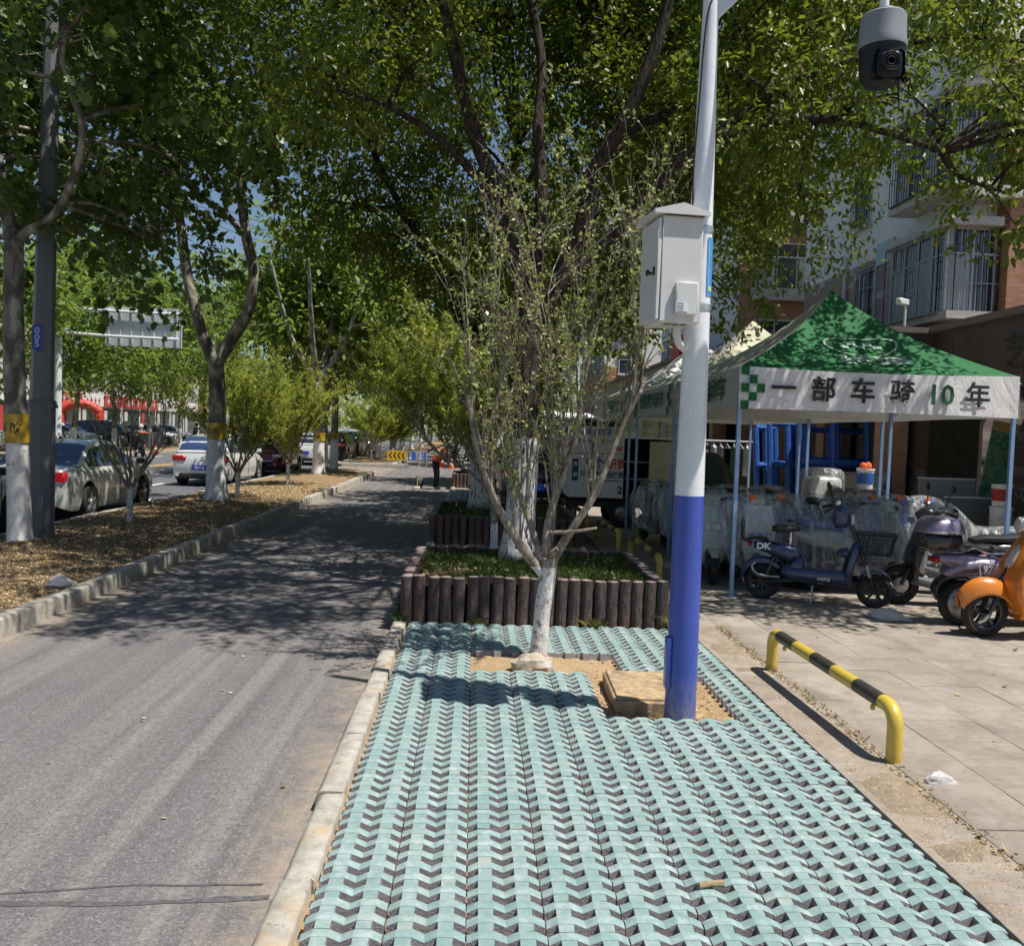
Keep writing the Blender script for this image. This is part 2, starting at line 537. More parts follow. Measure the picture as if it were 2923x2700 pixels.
# road paint
M_YEL = simple('road_yellow', (0.50, 0.32, 0.04), (0.62, 0.42, 0.08), 30, 0.7)
M_WPAINT = simple('road_white', (0.55, 0.55, 0.54), (0.75, 0.75, 0.73), 30, 0.7)
mb = MB()
for x in (-13.18, -13.48):
    mb.quad((x - .07, -5, -0.116), (x + .07, -5, -0.116), (x + .07, 200, -0.116), (x - .07, 200, -0.116))
mb.build('centre_line', M_YEL, ROAD, smooth=False)
for x, y0 in ((-9.35, 12.5), (-9.35, 18.6), (-9.35, 24.7), (-9.35, 31.0), (-9.35, 37.0), (-9.35, 43.5), (-9.35, 50), (-16.8, 34), (-16.8, 40), (-16.8, 46), (-16.8, 52), (-16.8, 58)):
    mb = MB(); mb.quad((x - .075, y0, -0.1155), (x + .075, y0, -0.1155), (x + .075, y0 + 2.4, -0.1155), (x - .075, y0 + 2.4, -0.1155))
    mb.build('lane_dash', M_WPAINT, ROAD, smooth=False)
mb = MB()
mb.add([(-7.86, 19.2, -.115), (-7.74, 19.2, -.115), (-7.74, 21.0, -.115), (-7.55, 21.0, -.115), (-7.8, 21.8, -.115), (-8.05, 21.0, -.115), (-7.86, 21.0, -.115)], [(0, 1, 2, 3, 4, 5, 6)])
mb.build('painted_arrow', M_WPAINT, ROAD, smooth=False)

# ------------------------------------------------------------------ kerbs, stone by stone
def kerb_mesh(L, w, h, ch):
    """length along Y, chamfered on the lane side (local -X or +X by sign of w)"""
    mb = MB()
    s = 1 if w > 0 else -1; w = abs(w)
    prof = [(0, 0), (0, h - ch * 1.3), (ch * 0.35, h - ch * .4), (ch, h), (w - .008, h), (w, h - .008), (w, 0)]
    nseg = 5
    secs = []
    for k in range(nseg + 1):
        y = L * k / nseg
        secs.append([(s * (p[0] + 0.003 * N3(k * 1.7, j * 2.3, 1.0, L)), y, p[1] + (0.003 * N3(k * 1.1, j * 3.1, 1.0, L + 5) if p[1] > 0 else 0)) for j, p in enumerate(prof)])
    mb.loft(secs)
    return mb.mesh('kerb_stone', M_KERB, ang=50)

KR = empty('kerb_beside_paving', (0, 0, 0)); KR['kind'] = 'structure'
kms = [kerb_mesh(0.815 - 0.001 * k, 0.135, 0.14, 0.035) for k in range(3)]
y = 0.93; k = 0
while y < 35.5:
    o = link('kerb_stone', kms[k % 3], KR, (-0.705 + R.uniform(-.006, .006), y, -0.142 + R.uniform(-.005, .006)), (0, 0, R.uniform(-.006, .006)))
    y += 0.82; k += 1
KL = empty('kerb_beside_planting_strip', (0, 0, 0)); KL['kind'] = 'structure'
kms2 = [kerb_mesh(0.79, -0.15, 0.26, 0.022) for k in range(3)]
y = 3.0; k = 0
while y < 35.0:
    link('kerb_stone', kms2[k % 3], KL, (-3.87 + R.uniform(-.007, .007), y, -0.19 + R.uniform(-.009, .009)), (R.uniform(-.004, .004), 0, R.uniform(-.006, .006)))
    y += 0.80; k += 1
for a in range(4):    # rounded end of the strip
    an = a * 0.42
    link('kerb_stone', kms2[a % 3], KL, (-3.87 - 0.5 * (1 - math.cos(an + .2)) * 1.6, 35.05 + 0.62 * a - 0.05 * a * a, -0.20), (0, 0, an))
KM = empty('kerb_beside_main_road', (0, 0, 0)); KM['kind'] = 'structure'
kms3 = [kerb_mesh(0.79, 0.14, 0.17, 0.03) for k in range(2)]
y = 6.0; k = 0
while y < 36.2:
    link('kerb_stone', kms3[k % 2], KM, (-6.97 + R.uniform(-.01, .01), y, -0.14 + R.uniform(-.012, .012)), (0, 0, R.uniform(-.008, .008)))
    y += 0.80; k += 1
KF = empty('kerb_of_far_strip', (0, 0, 0)); KF['kind'] = 'structure'
for k in range(4):
    link('kerb_stone', kms2[k % 3], KF, (-6.35 + 0.8 * k + .02, 42.55, -0.15), (0, 0, -PI / 2))
for k in range(22):
    link('kerb_stone', kms2[k % 3], KF, (-3.9, 43.0 + .8 * k, -0.17), (0, 0, 0))
    link('kerb_stone', kms3[k % 2], KF, (-6.97, 43.0 + .8 * k, -0.14), (0, 0, 0))
KO = empty('kerb_across_the_road', (0, 0, 0)); KO['kind'] = 'structure'
mb = MB()
for k in range(60):
    mb.bbox((-18.32, 20 + k * 1.5, -0.07), (0.16, 1.485, 0.22), 0.02)
o = mb.build('kerb_stone', M_KERB, KO); o['kind'] = 'stuff'

# planting strip soil
def strip_h(x, y):
    u = (x + 5.42) / 1.42
    h = 0.075 * max(0, 1 - u * u) + 0.03 * N3(x, y, 1.3) + 0.012 * N3(x, y, 5, 2)
    for (tx, ty, r, a) in TREE_MOUNDS:
        d = math.hypot(x - tx, y - ty)
        if d < r: h += a * (1 - d / r) ** 2
    return h
TREE_MOUNDS = [(-5.8, 11.6, .9, .10), (-5.26, 18.4, 1.2, .16), (-5.33, 30.6, 1.2, .15), (-5.31, 33.8, 1.0, .12)]
STRIP = sheet('planting_strip', -6.84, -4.01, 3, 36.2, 0.012, M_STRIP, 28, 300, strip_h)
sheet('far_planting_strip', -6.84, -4.03, 42.6, 200, 0.02, M_STRIP, 4, 60, lambda x, y: 0.04 * N3(x, y, 1.0))
sheet('opposite_strip', -21.6, -18.4, 10, 200, 0.02, M_STRIP, 6, 120, lambda x, y: 0.05 * N3(x, y, .7))
sheet('opposite_pavement', -60, -21.6, 5, 220, 0.0, M_WALK)

def scatter_chips(name, mat, n, area, hf, smin, smax, seed, parent=None, flat=0.35, curl=True):
    r = np.random.default_rng(seed)
    x = r.uniform(area[0], area[1], n); y = r.uniform(area[2], area[3], n)
    V = np.zeros((n, 4, 3)); 
    sz = r.uniform(smin, smax, n); asp = r.uniform(0.25, 0.8, n); an = r.uniform(0, 2 * PI, n)
    tx = r.normal(0, flat, n); ty = r.normal(0, flat, n)
    z = np.array([hf(a, b) for a, b in zip(x, y)])
    for k, (cx, cy) in enumerate(((-1, -1), (1, -1), (1, 1), (-1, 1))):
        lx = cx * sz; ly = cy * sz * asp
        wx = lx * np.cos(an) - ly * np.sin(an); wy = lx * np.sin(an) + ly * np.cos(an)
        V[:, k, 0] = x + wx; V[:, k, 1] = y + wy; V[:, k, 2] = z + 0.4 * smin + wx * tx + wy * ty + (sz * 0.25 * (1 if k in (0, 2) else 0) if curl else 0) + np.abs(tx) * sz
    me = bpy.data.meshes.new(name)
    me.vertices.add(4 * n); me.vertices.foreach_set('co', V.reshape(-1))
    me.loops.add(4 * n); me.loops.foreach_set('vertex_index', np.arange(4 * n))
    me.polygons.add(n); me.polygons.foreach_set('loop_start', np.arange(n) * 4)
    at = me.attributes.new('tint', 'FLOAT', 'FACE'); at.data.foreach_set('value', r.uniform(0, 1, n).astype(np.float32))
    me.materials.append(mat); me.update(calc_edges=True)
    o = link(name, me, parent); o['kind'] = 'stuff'
    return o

M_CHIP = leaf_mat('wood_chips', (0.12, 0.075, 0.04), (0.56, 0.41, 0.23), (0.3, 0.2, 0.1), 0.05, 0.8)
M_DRYLEAF = leaf_mat('dry_leaves', (0.12, 0.075, 0.04), (0.45, 0.37, 0.20), (0.5, 0.4, 0.2), 0.2, 0.7)
o = scatter_chips('wood_chip_mulch', M_CHIP, 90000, (-6.75, -4.04, 6.0, 27), lambda x, y: 0.012 + strip_h(x, y), 0.004, 0.016, 3)
tag(o, 'tan wood chip mulch spread over the planting strip', 'mulch')

# ------------------------------------------------------------------ plaza on the right
sheet('plaza_base', 2.02, 60, -6, 120, -0.0035, M_PLAZA, thick=0.1)
PL = empty('plaza_pavement', (0, 0, 0)); PL['kind'] = 'structure'
def slab(lx, ly):
    mb = MB()
    mb.bbox((0, 0, -0.019), (lx - .003, ly - .003, 0.04), 0.0012)
    return mb.mesh('paving_slab', M_PLAZA, smooth=False)
slabs = [slab(0.5, 0.4), slab(0.5, 0.4)]
M_skew = 0.0
for i in range(12):
    for j in range(19):
        x = 2.78 + 0.25 + i * 0.5; y = 2.5 + j * 0.4
        if x > 1.0 + y * .62: continue
        link('paving_slab', slabs[(i + j) % 2], PL, (x + (0.0 if j % 2 else 0.0), y, R.uniform(-.0015, .0015)), (R.uniform(-.0015, .0015), R.uniform(-.0015, .0015), 0))
# concrete edge stones and the gritty joint beside them
M_KERB_ = M_KERB; M_KERB = mk_sand('edge_concrete', (0.24, 0.19, 0.14), (0.44, 0.36, 0.26))
edge = kerb_mesh(0.99, 0.30, 0.12, 0.012); M_KERB = M_PLAZA
EK = empty('edge_kerb_of_plaza', (0, 0, 0)); EK['kind'] = 'structure'
for k in range(9):
    link('edge_stone', edge, EK, (2.055, 1.6 + k * 1.0, -0.125 + R.uniform(-.004, .003)), (0, 0, R.uniform(-.003, .003)))
edge2 = kerb_mesh(0.99, 0.41, 0.12, 0.006); M_KERB = M_KERB_
for k in range(9):
    link('edge_stone', edge2, EK, (2.366, 1.9 + k * 1.0, -0.118 + R.uniform(-.003, .003)), (0, 0, R.uniform(-.003, .003)))
M_GRIT = leaf_mat('loose_sand', (0.36, 0.24, 0.12), (0.50, 0.36, 0.20), (0.5, 0.35, 0.2), 0.02, 0.9)
def edge_h(x, y): return -0.002
o = scatter_chips('loose_sand', M_GRIT, 16000, (2.04, 2.75, 2.4, 8.2), lambda x, y: -0.004, 0.0015, 0.005, 31, flat=0.2)
tag(o, 'loose yellow sand along the edge of the green paving', 'sand')
o = scatter_chips('dry_grass_litter', M_DRYLEAF, 1500, (2.32, 2.41, 2.4, 8.2), lambda x, y: -0.004, 0.003, 0.011, 35, flat=0.6)
tag(o, 'dry grass litter caught in the joint beside the paving', 'litter')

# ------------------------------------------------------------------ green grass pavers
sheet('sand_bed', -0.575, 2.05, 1.5, 8.15, -0.065, M_SAND, 60, 140, lambda x, y: 0.02 * N3(x, y, 3) + 0.012 * N3(x, y, 9, 2)
      + (0.035 * max(0, 1 - math.hypot(x - .5, y - 6.8) / .7)) - (0.02 if 1.0 < x < 1.7 and 5.45 < y < 6.5 else 0))
sheet('tree_row_pavement', -0.575, 2.05, 8.15, 36.2, -0.03, M_WALK, 10, 60, lambda x, y: 0.008 * N3(x, y, 2))
sheet('far_tree_row', -0.575, 2.05, 42.6, 200, -0.03, M_WALK)

def mk_paver(name='green_paver', k=1.0, dusty=.75):
    t = NT(name)
    v = t.coord('Object', rnd=True)
    n = t.noise(v, 26, 7, 0.7)
    oi = t.node('ShaderNodeObjectInfo')
    col = t.ramp(n, [(0.3, tuple(c * k for c in (0.19, 0.275, 0.265))), (0.55, tuple(c * k for c in (0.275, 0.36, 0.35))), (0.8, tuple(c * k for c in (0.38, 0.455, 0.445)))])
    col = t.mix(t.maprange(oi.outputs['Random'], 0, 1, 0.0, 0.55), col, tuple(c * k for c in (0.165, 0.275, 0.262)))
    ds = t.noise(v, 11, 6, 0.7, 0.4)
    col = t.mix(t.maprange(ds, 0.50, 0.70, 0, dusty), col, (0.42, 0.49, 0.475))
    sd = t.noise(t.world(), 2.2, 6, 0.7)
    col = t.mix(t.maprange(sd, 0.60, 0.74, 0, 0.5), col, (0.48, 0.43, 0.32))
    nrm = t.bump(t.noise(v, 150, 4, 0.7), 0.5, 0.003)
    return t.done(t.bsdf(col, 0.88, 0, 0.25, 0, nrm))
M_PAVER = mk_paver()
M_PAVBRIDGE = mk_paver('green_paver_bridge', .93, .35)
M_PAVSIDE = simple('paver_core', (0.27, 0.255, 0.26), (0.40, 0.38, 0.38), 30, 0.92, bump=0.5, bscale=120, rnd=True)

def paver_mesh(seed):
    mb = MB()
    W = .1412; H = .0968
    xs = [-W, -.100, -.044, 0.0, .044, .100, W]
    zs = [-.019, 0, 0, -.019, 0, 0, -.019]
    ys = [-H, -.0505, 0.0, .0475, H]
    solid = [[False, True, False, False, True, False], [True] * 6, [False, True, False, False, True, False], [True] * 6]
    dep = -.085
    rr = random.Random(seed)
    jit = {}
    def P(i, j, d=False):
        if (i, j) not in jit: jit[(i, j)] = (rr.uniform(-.0012, .0012), rr.uniform(-.0012, .0012), rr.uniform(-.0012, .0012))
        a = jit[(i, j)]
        # the strips carry a shallow ridge, the bridges lie slightly lower
        zz = zs[i] + (0.0 if j in (1, 2, 3, 4) else -.004)
        return (xs[i] + a[0], ys[j] + a[1], dep if d else zz + a[2])
    for j in range(4):
        for i in range(6):
            if not solid[j][i]: continue
            if j in (1, 3):
                ym = ys[j] + 0.5 * (ys[j + 1] - ys[j])
                a, b, c, d = P(i, j), P(i + 1, j), P(i + 1, j + 1), P(i, j + 1)
                m1 = (xs[i], ym, zs[i] + .004); m2 = (xs[i + 1], ym, zs[i + 1] + .004)
                mb.quad(a, b, m2, m1); mb.quad(m1, m2, c, d)
            else:
                a, b, c, d = P(i, j), P(i + 1, j), P(i + 1, j + 1), P(i, j + 1)
                lo_ = lambda p, q: (p[0], p[1], p[2] - q)
                mb.quad(lo_(a, .004), lo_(b, .004), lo_(c, .001), lo_(d, .001), 2)
            def absent(jj, ii): return jj < 0 or jj > 3 or ii < 0 or ii > 5 or not solid[jj][ii]
            if absent(j - 1, i): mb.quad(P(i, j, 1), P(i + 1, j, 1), P(i + 1, j), P(i, j), 1)
            if absent(j + 1, i): mb.quad(P(i + 1, j + 1, 1), P(i, j + 1, 1), P(i, j + 1), P(i + 1, j + 1), 1)
            if absent(j, i - 1): mb.quad(P(i, j + 1, 1), P(i, j, 1), P(i, j), P(i, j + 1), 1)
            if absent(j, i + 1): mb.quad(P(i + 1, j, 1), P(i + 1, j + 1, 1), P(i + 1, j + 1), P(i + 1, j), 1)
    return mb.mesh('green_paver', [M_PAVER, M_PAVSIDE, M_PAVBRIDGE], smooth=False, fix=False)
pavs = [paver_mesh(k) for k in range(5)]
GP = empty('green_paving', (0, 0, 0)); GP['kind'] = 'structure'
def in_pit(x, y):
    if 0.04 < x < 1.12 and 6.44 < y < 7.06: return True
    if 0.90 < x < 1.72 and 5.44 < y < 6.5: return True
    return False
for c in range(9):
    for k in range(-3, 25):
        x = -0.405 + 0.2875 * c; y = 3.13 + 0.2 * k
        if in_pit(x, y): continue
        sag = -0.018 * max(0, (x - 1.2)) ** 2 + 0.006 * N3(x, y, 1.2) + (0.012 * N3(x, y, .8, 4))
        link('green_paver', pavs[(c * 7 + k * 3) % 5], GP, (x + R.uniform(-.001, .001), y + R.uniform(-.001, .001), 0.004 + sag + R.uniform(-.002, .002)),
             (R.uniform(-.012, .012), R.uniform(-.012, .012) + 0.02 * max(0, x - 1.2), R.uniform(-.004, .004)))
GP2 = empty('green_paving_patch', (0, 0, 0)); GP2['kind'] = 'structure'
mb = MB()
for c in range(5):
    for k in range(18):
        x = -0.40 + 0.2875 * c; y = 22.8 + 0.2 * k
        me = pavs[(c + k) % 5]
        mb.add([v.co + Vector((x, y, 0.04)) for v in me.vertices], [tuple(p.vertices) for p in me.polygons])
o = mb.build('green_paver', M_PAVER, GP2, smooth=False, fix=False); o['kind'] = 'stuff'
M_SANDSPOT = M_GRIT
o = scatter_chips('sand_in_pits', M_GRIT, 2600, (0.0, 1.7, 5.45, 7.08), lambda x, y: -0.06 + 0.02 * N3(x, y, 3) + 0.012 * N3(x, y, 9, 2) if in_pit(x, y) else -0.2, 0.003, 0.012, 8, flat=.4)
tag(o, 'crumbs of sand in the open pits around tree and pole', 'sand')

# ------------------------------------------------------------------ manhole box beside the pole
M_LID = simple('sandy_lid', (0.20, 0.15, 0.10), (0.46, 0.33, 0.19), 12, 0.9, bump=.4, bscale=30, lo=.3, hi=.6)
mh = empty('manhole_box', (1.26, 6.05, -0.10), -0.03, 'square sandy manhole box standing proud behind the blue pole', 'manhole')
mb = MB(); mb.bbox((0, 0, 0.055), (0.54, 0.72, 0.13), .012); mb.build('frame', M_LID, mh)
mb = MB(); mb.bbox((0, 0, 0.127), (0.50, 0.68, 0.02), .006)
mb.lathe([(0.07, .1375), (.075, .140), (.08, .1375)], 28, M=T(.03, .0, 0), cap=False)
for kx in range(6): mb.box((-.15 + kx * .06, .2, .138), (.035, .006, .004))
for kx in range(5): mb.box((-.13 + kx * .06, .15, .138), (.006, .03, .004)); mb.box((-.16 + kx * .05, -.16, .138), (.03, .006, .004))
mb.build('lid', M_LID, mh)
for sx in (-.12, .12):
    mb = MB(); mb.box((sx, -.364, .06), (.014, .02, .1)); mb.build('rib', M_LID, mh)

# ------------------------------------------------------------------ log planters
def mk_log():
    t = NT('log_concrete')
    v = t.coord('Object', (1, 1, .22), rnd=True)
    n = t.noise(v, 26, 6, 0.65, 1.2)
    col = t.ramp(n, [(0.28, (0.042, 0.030, 0.032)), (0.52, (0.105, 0.074, 0.072)), (0.75, (0.19, 0.145, 0.135))])
    oi = t.node('ShaderNodeObjectInfo')
    red = t.math('MULTIPLY', t.maprange(oi.outputs['Random'], 0.55, 1.0, 0, 1), t.maprange(t.noise(v, 7, 3), .45, .62, 0, .8))
    col = t.mix(red, col, (0.26, 0.085, 0.05))
    g = t.sep(t.coord('Object'))
    low = t.math('MULTIPLY', t.maprange(g[2], 0.0, 0.16, 0.8, 0.0), t.maprange(t.noise(t.coord('Object', rnd=True), 20, 4), .4, .65))
    col = t.mix(low, col, (0.25, 0.18, 0.11))
    nrm = t.bump(t.noise(t.coord('Object', (1, 1, .3), rnd=True), 34, 5, 0.6, 2.0), 1.0, 0.03)
    return t.done(t.bsdf(col, 0.62, 0, 0.45, 0, nrm))
M_LOG = mk_log()
M_LOGTOP = simple('log_top', (0.20, 0.15, 0.14), (0.36, 0.29, 0.27), 14, 0.8, rnd=True, bump=.3)
def log_mesh(seed, h=.44):
    rr = random.Random(seed)
    mb = MB()
    n = 14; r = .0585
    secs = []
    for k in range(7):
        z = h * k / 6
        secs.append([((r + .0045 * N3(a * 1.7, k * 1.3, 1.0, seed * 7.7)) * math.cos(2 * PI * a / n), (r + .0045 * N3(a * 1.7, k * 1.3, 1.0, seed * 7.7)) * math.sin(2 * PI * a / n), z) for a in range(n)])
    secs.append([(p[0] * .86, p[1] * .86, h + .004) for p in secs[-1]])
    mb.loft(secs)
    mb.m = [0] * len(mb.m); mb.m[-1] = 1
    return mb.mesh('log', [M_LOG, M_LOGTOP], ang=60)
logs = [log_mesh(k) for k in range(5)]
M_GRASS = leaf_mat('grass', (0.025, 0.05, 0.012), (0.10, 0.17, 0.04), (0.2, 0.32, 0.06), 0.35)
M_DRYGRASS = leaf_mat('dry_grass', (0.10, 0.11, 0.03), (0.34, 0.30, 0.12), (0.4, 0.38, 0.14), 0.3)

def grass(name, n, area, z0, hmin, hmax, seed, mat, parent=None, mask=None, lean=.5, w=.004):
    r = np.random.default_rng(seed)
    x = r.uniform(area[0], area[1], n * 3); y = r.uniform(area[2], area[3], n * 3)
    keep = np.array([mask(a, b) if mask else True for a, b in zip(x, y)]); x = x[keep][:n]; y = y[keep][:n]; n = len(x)
    h = r.uniform(hmin, hmax, n); an = r.uniform(0, 2 * PI, n); ln = r.uniform(0, lean, n) * h
    ux, uy = np.cos(an), np.sin(an)
    z0 = np.array([z0(a, b) for a, b in zip(x, y)]) if callable(z0) else np.full(n, z0)
    V = np.zeros((n, 5, 3))
    for k, (s, t_) in enumerate(((-1, 0), (1, 0), (.8, .55), (0, 1), (-.8, .55))):
        V[:, k, 0] = x - uy * s * w + ux * ln * t_ ** 2; V[:, k, 1] = y + ux * s * w + uy * ln * t_ ** 2
        V[:, k, 2] = z0 + h * t_ * (1 - .25 * t_ * ln / np.maximum(h, 1e-3))
    me = bpy.data.meshes.new(name)
    me.vertices.add(5 * n); me.vertices.foreach_set('co', V.reshape(-1))
    me.loops.add(5 * n); me.loops.foreach_set('vertex_index', np.arange(5 * n))
    me.polygons.add(n); me.polygons.foreach_set('loop_start', np.arange(n) * 5)
    at = me.attributes.new('tint', 'FLOAT', 'FACE'); at.data.foreach_set('value', r.uniform(0, 1, n).astype(np.float32))
    me.materials.append(mat); me.update(calc_edges=True)
    o = link(name, me, parent); o['kind'] = 'stuff'
    return o

def planter(x0, x1, y0, y1, label, ng, seed, grp='planters edged with concrete logs'):
    p = empty('log_planter', (x0, y0, 0), 0, label, 'planter', grp)
    rr = random.Random(seed)
    d = 0.1195; k = 0
    nx = round((x1 - x0) / d); dx = (x1 - x0) / nx
    ny = round((y1 - y0) / d); dy = (y1 - y0) / ny
    pos = [(i * dx, 0) for i in range(nx + 1)] + [(i * dx, y1 - y0) for i in range(nx + 1)] + [(0, j * dy) for j in range(1, ny)] + [(x1 - x0, j * dy) for j in range(1, ny)]
    for (lx, ly) in pos:
        gap = .012 if (ly == 0 and int(lx / dx + .5) in (5, 15)) else 0
        link('log', logs[rr.randrange(5)], p, (lx + gap + rr.uniform(-.003, .003), ly + rr.uniform(-.004, .004), -0.03 + rr.uniform(-.012, .010)), (rr.uniform(-.022, .022), rr.uniform(-.022, .022), rr.uniform(0, 6.28)))
    mb = MB(); n = 24
    hf = lambda x, y: 0.335 + .04 * N3(x + x0, y + y0, 1.5) + .02 * N3(x, y, 6, seed)
    vs = [((x1 - x0) * i / n, (y1 - y0) * j / n, hf((x1 - x0) * i / n, (y1 - y0) * j / n)) for j in range(n + 1) for i in range(n + 1)]
    mb.add(vs, [(j * (n + 1) + i, j * (n + 1) + i + 1, (j + 1) * (n + 1) + i + 1, (j + 1) * (n + 1) + i) for j in range(n) for i in range(n)])
    mb.build('soil', M_DIRT, p, fix=False)
    ar = (.06, x1 - x0 - .06, .06, y1 - y0 - .06)
    grass('grass', ng, ar, hf, .02, .085, seed, M_GRASS, p, lambda a, b: N3(a + x0, b + y0, 1.4, seed) > -0.35)
    s = scatter_chips('fallen_leaves', M_DRYLEAF, ng // 10, ar, lambda a, b: hf(a, b) + .012, .007, .022, seed + 1, p, flat=.5)
    return p
planter(-0.57, 1.80, 8.13, 10.25, 'nearest log-edged planter with grass around the thick whitewashed trunk', 9000, 21)
planter(-0.62, 1.70, 14.0, 17.0, 'second log-edged planter behind the nearest one', 4000, 22)
planter(-0.62, 1.60, 28.1, 30.4, 'small far log-edged planter behind the worker in the orange vest', 900, 23)
for i, (ar, n, lab) in enumerate((((-0.66, -0.60, 8.05, 9.6), 700, 'grass tuft along the left foot of the nearest log planter'), ((1.86, 2.02, 7.95, 8.7), 900, 'grass tuft at the right corner of the nearest log planter'),
                               ((0.03, 0.12, 8.0, 8.07), 110, 'little dry grass tuft in front of the planter logs, left of the small tree'), ((1.1, 1.24, 8.0, 8.07), 170, 'dry grass tuft in front of the planter logs, right of the small tree'))):
    o = grass('grass_tuft', n, ar, -.02, .04, (.12, .22, .10, .13)[i], 50 + i, M_GRASS if i == 0 else M_DRYGRASS, None, None, 1.1, .0022)
    tag(o, lab, 'grass')
# ------------------------------------------------------------------ trees
def bark(name, kind, wash_top=1.35, wash=True):
    t = NT(name)
    v = t.coord('Object', rnd=True)
    if kind == 'plane':
        n = t.noise(t.coord('Object', (1, 1, .55), rnd=True), 6.5, 3, 0.45, .6)
        col = t.ramp(n, [(0.40, (0.105, 0.095, 0.078)), (0.44, (0.175, 0.165, 0.14)), (0.55, (0.21, 0.20, 0.165)), (0.58, (0.36, 0.335, 0.27))], 'LINEAR')
        col = t.mix(t.maprange(t.noise(v, 24, 5), .55, .7, 0, .5), col, (0.10, 0.075, 0.055))
        nrm = t.bump(n, 0.5, 0.02)
        gapn = t.noise(t.coord('Object', (1, 1, .45), rnd=True), 14, 4, 0.6, .5)
        keep = t.maprange(gapn, 0.33, 0.37, 0, 1)
    elif kind == 'camphor':
        vv = t.coord('Object', (1, 1, .22), rnd=True)
        cr = t.noise(vv, 30, 5, 0.6, .8)
        col = t.ramp(cr, [(0.38, (0.016, 0.012, 0.010)), (0.52, (0.060, 0.046, 0.036)), (0.7, (0.10, 0.08, 0.062))])
        nrm = t.bump(cr, 1.0, 0.05)
        keep = t.maprange(cr, 0.39, 0.45, 0, 1)
    else:
        vv = t.coord('Object', (1, 1, .5), rnd=True)
        n = t.noise(vv, 22, 6, 0.6, .6)
        col = t.ramp(n, [(0.33, (0.13, 0.105, 0.08)), (0.55, (0.30, 0.26, 0.21)), (0.72, (0.46, 0.42, 0.36))])
        nrm = t.bump(n, 0.9, 0.02)
        keep = t.maprange(t.noise(vv, 34, 5, 0.65), 0.38, 0.45, 0, 1)
    if wash:
        z = t.sep(t.coord('Object'))[2]
        edge = t.math('ADD', z, t.math('MULTIPLY', t.noise(v, 18, 3), 0.10))
        lowfade = t.maprange(z, 0.0, 0.14, 0.25, 1.0)
        fac = t.math('MULTIPLY', t.math('MULTIPLY', t.math('LESS_THAN', edge, wash_top + .05), keep), lowfade)
        wcol = t.ramp(t.noise(v, 9, 5), [(0.3, (0.58, 0.56, 0.54)), (0.65, (0.78, 0.77, 0.76))])
        col = t.mix(fac, col, wcol)
    return t.done(t.bsdf(col, 0.85, 0, 0.25, 0, nrm))
M_PLANE = bark('plane_bark', 'plane', 1.42)
M_PLANE_FAR = bark('plane_bark_far', 'plane', 1.25)
M_CAMPHOR = bark('camphor_bark', 'camphor', 1.35)
M_MYRTLE = bark('myrtle_bark', 'myrtle', 0.62)
M_MYRTLE_S = bark('small_tree_bark', 'myrtle', 0.75)

L_CAMPHOR = leaf_mat('camphor_leaf', (0.028, 0.055, 0.009), (0.150, 0.205, 0.026), (0.42, 0.50, 0.045), 0.34)
L_PLANE = leaf_mat('plane_leaf', (0.024, 0.052, 0.011), (0.105, 0.17, 0.032), (0.32, 0.44, 0.06), 0.28)  # near plane leaves darkened in colour to read as shaded silhouettes
L_FAR = leaf_mat('far_leaf', (0.05, 0.095, 0.018), (0.17, 0.25, 0.045), (0.46, 0.60, 0.09), 0.50)  # distant plane leaves brightened in colour and translucency for a sunlit glow
L_SMALL = leaf_mat('small_tree_leaf', (0.16, 0.20, 0.05), (0.46, 0.50, 0.19), (0.50, 0.58, 0.16), 0.34)
L_WILLOW = leaf_mat('shrub_leaf', (0.13, 0.18, 0.026), (0.36, 0.41, 0.06), (0.58, 0.64, 0.09), 0.48)

TMPL_OVAL = (np.array([(0, 0, 0), (.35, .23, .05), (.75, .17, .03), (1, 0, -.06), (.75, -.17, .03), (.35, -.23, .05)]), [(0, 1, 2, 3), (0, 3, 4, 5)])
TMPL_DIA = (np.array([(0, 0, 0), (.5, .26, .04), (1, 0, -.03), (.5, -.26, .04)]), [(0, 1, 2, 3)])
TMPL_LOBE = (np.array([(0, 0, 0), (-.05, .30, .02), (.22, .26, .03), (.30, .62, -.03), (.52, .30, .03), (.72, .38, 0), (1.0, 0, -.08), (.72, -.38, 0), (.52, -.30, .03), (.30, -.62, -.03), (.22, -.26, .03), (-.05, -.30, .02)]),
             [(0, 1, 2), (0, 2, 3, 4), (0, 4, 5, 6), (0, 6, 7, 8), (0, 8, 9, 10), (0, 10, 11)])

def unit(a): return a / np.maximum(np.linalg.norm(a, axis=1, keepdims=True), 1e-9)

def leaves_mesh(name, P, D, U, size, tmpl, mat, tint):
    tv, tf = tmpl
    D = unit(D); Sd = unit(np.cross(U, D)); Nn = np.cross(D, Sd)
    n = len(P); k = len(tv)
    V = (P[:, None, :] + size[:, None, None] * (tv[None, :, 0:1] * D[:, None, :] + tv[None, :, 1:2] * Sd[:, None, :] + tv[None, :, 2:3] * Nn[:, None, :]))
    fl = np.concatenate([np.array(f) for f in tf]); fc = np.array([len(f) for f in tf])
    me = bpy.data.meshes.new(name)
    me.vertices.add(n * k); me.vertices.foreach_set('co', V.reshape(-1).astype(np.float32))
    loops = (np.arange(n)[:, None] * k + fl[None, :]).reshape(-1)
    me.loops.add(len(loops)); me.loops.foreach_set('vertex_index', loops.astype(np.int32))
    starts = np.concatenate([[0], np.cumsum(np.tile(fc, n))[:-1]])
    me.polygons.add(len(starts)); me.polygons.foreach_set('loop_start', starts.astype(np.int32))
    at = me.attributes.new('tint', 'FLOAT', 'FACE'); at.data.foreach_set('value', np.repeat(tint, len(fc)).astype(np.float32))
    me.materials.append(mat); me.update(calc_edges=True)
    return me

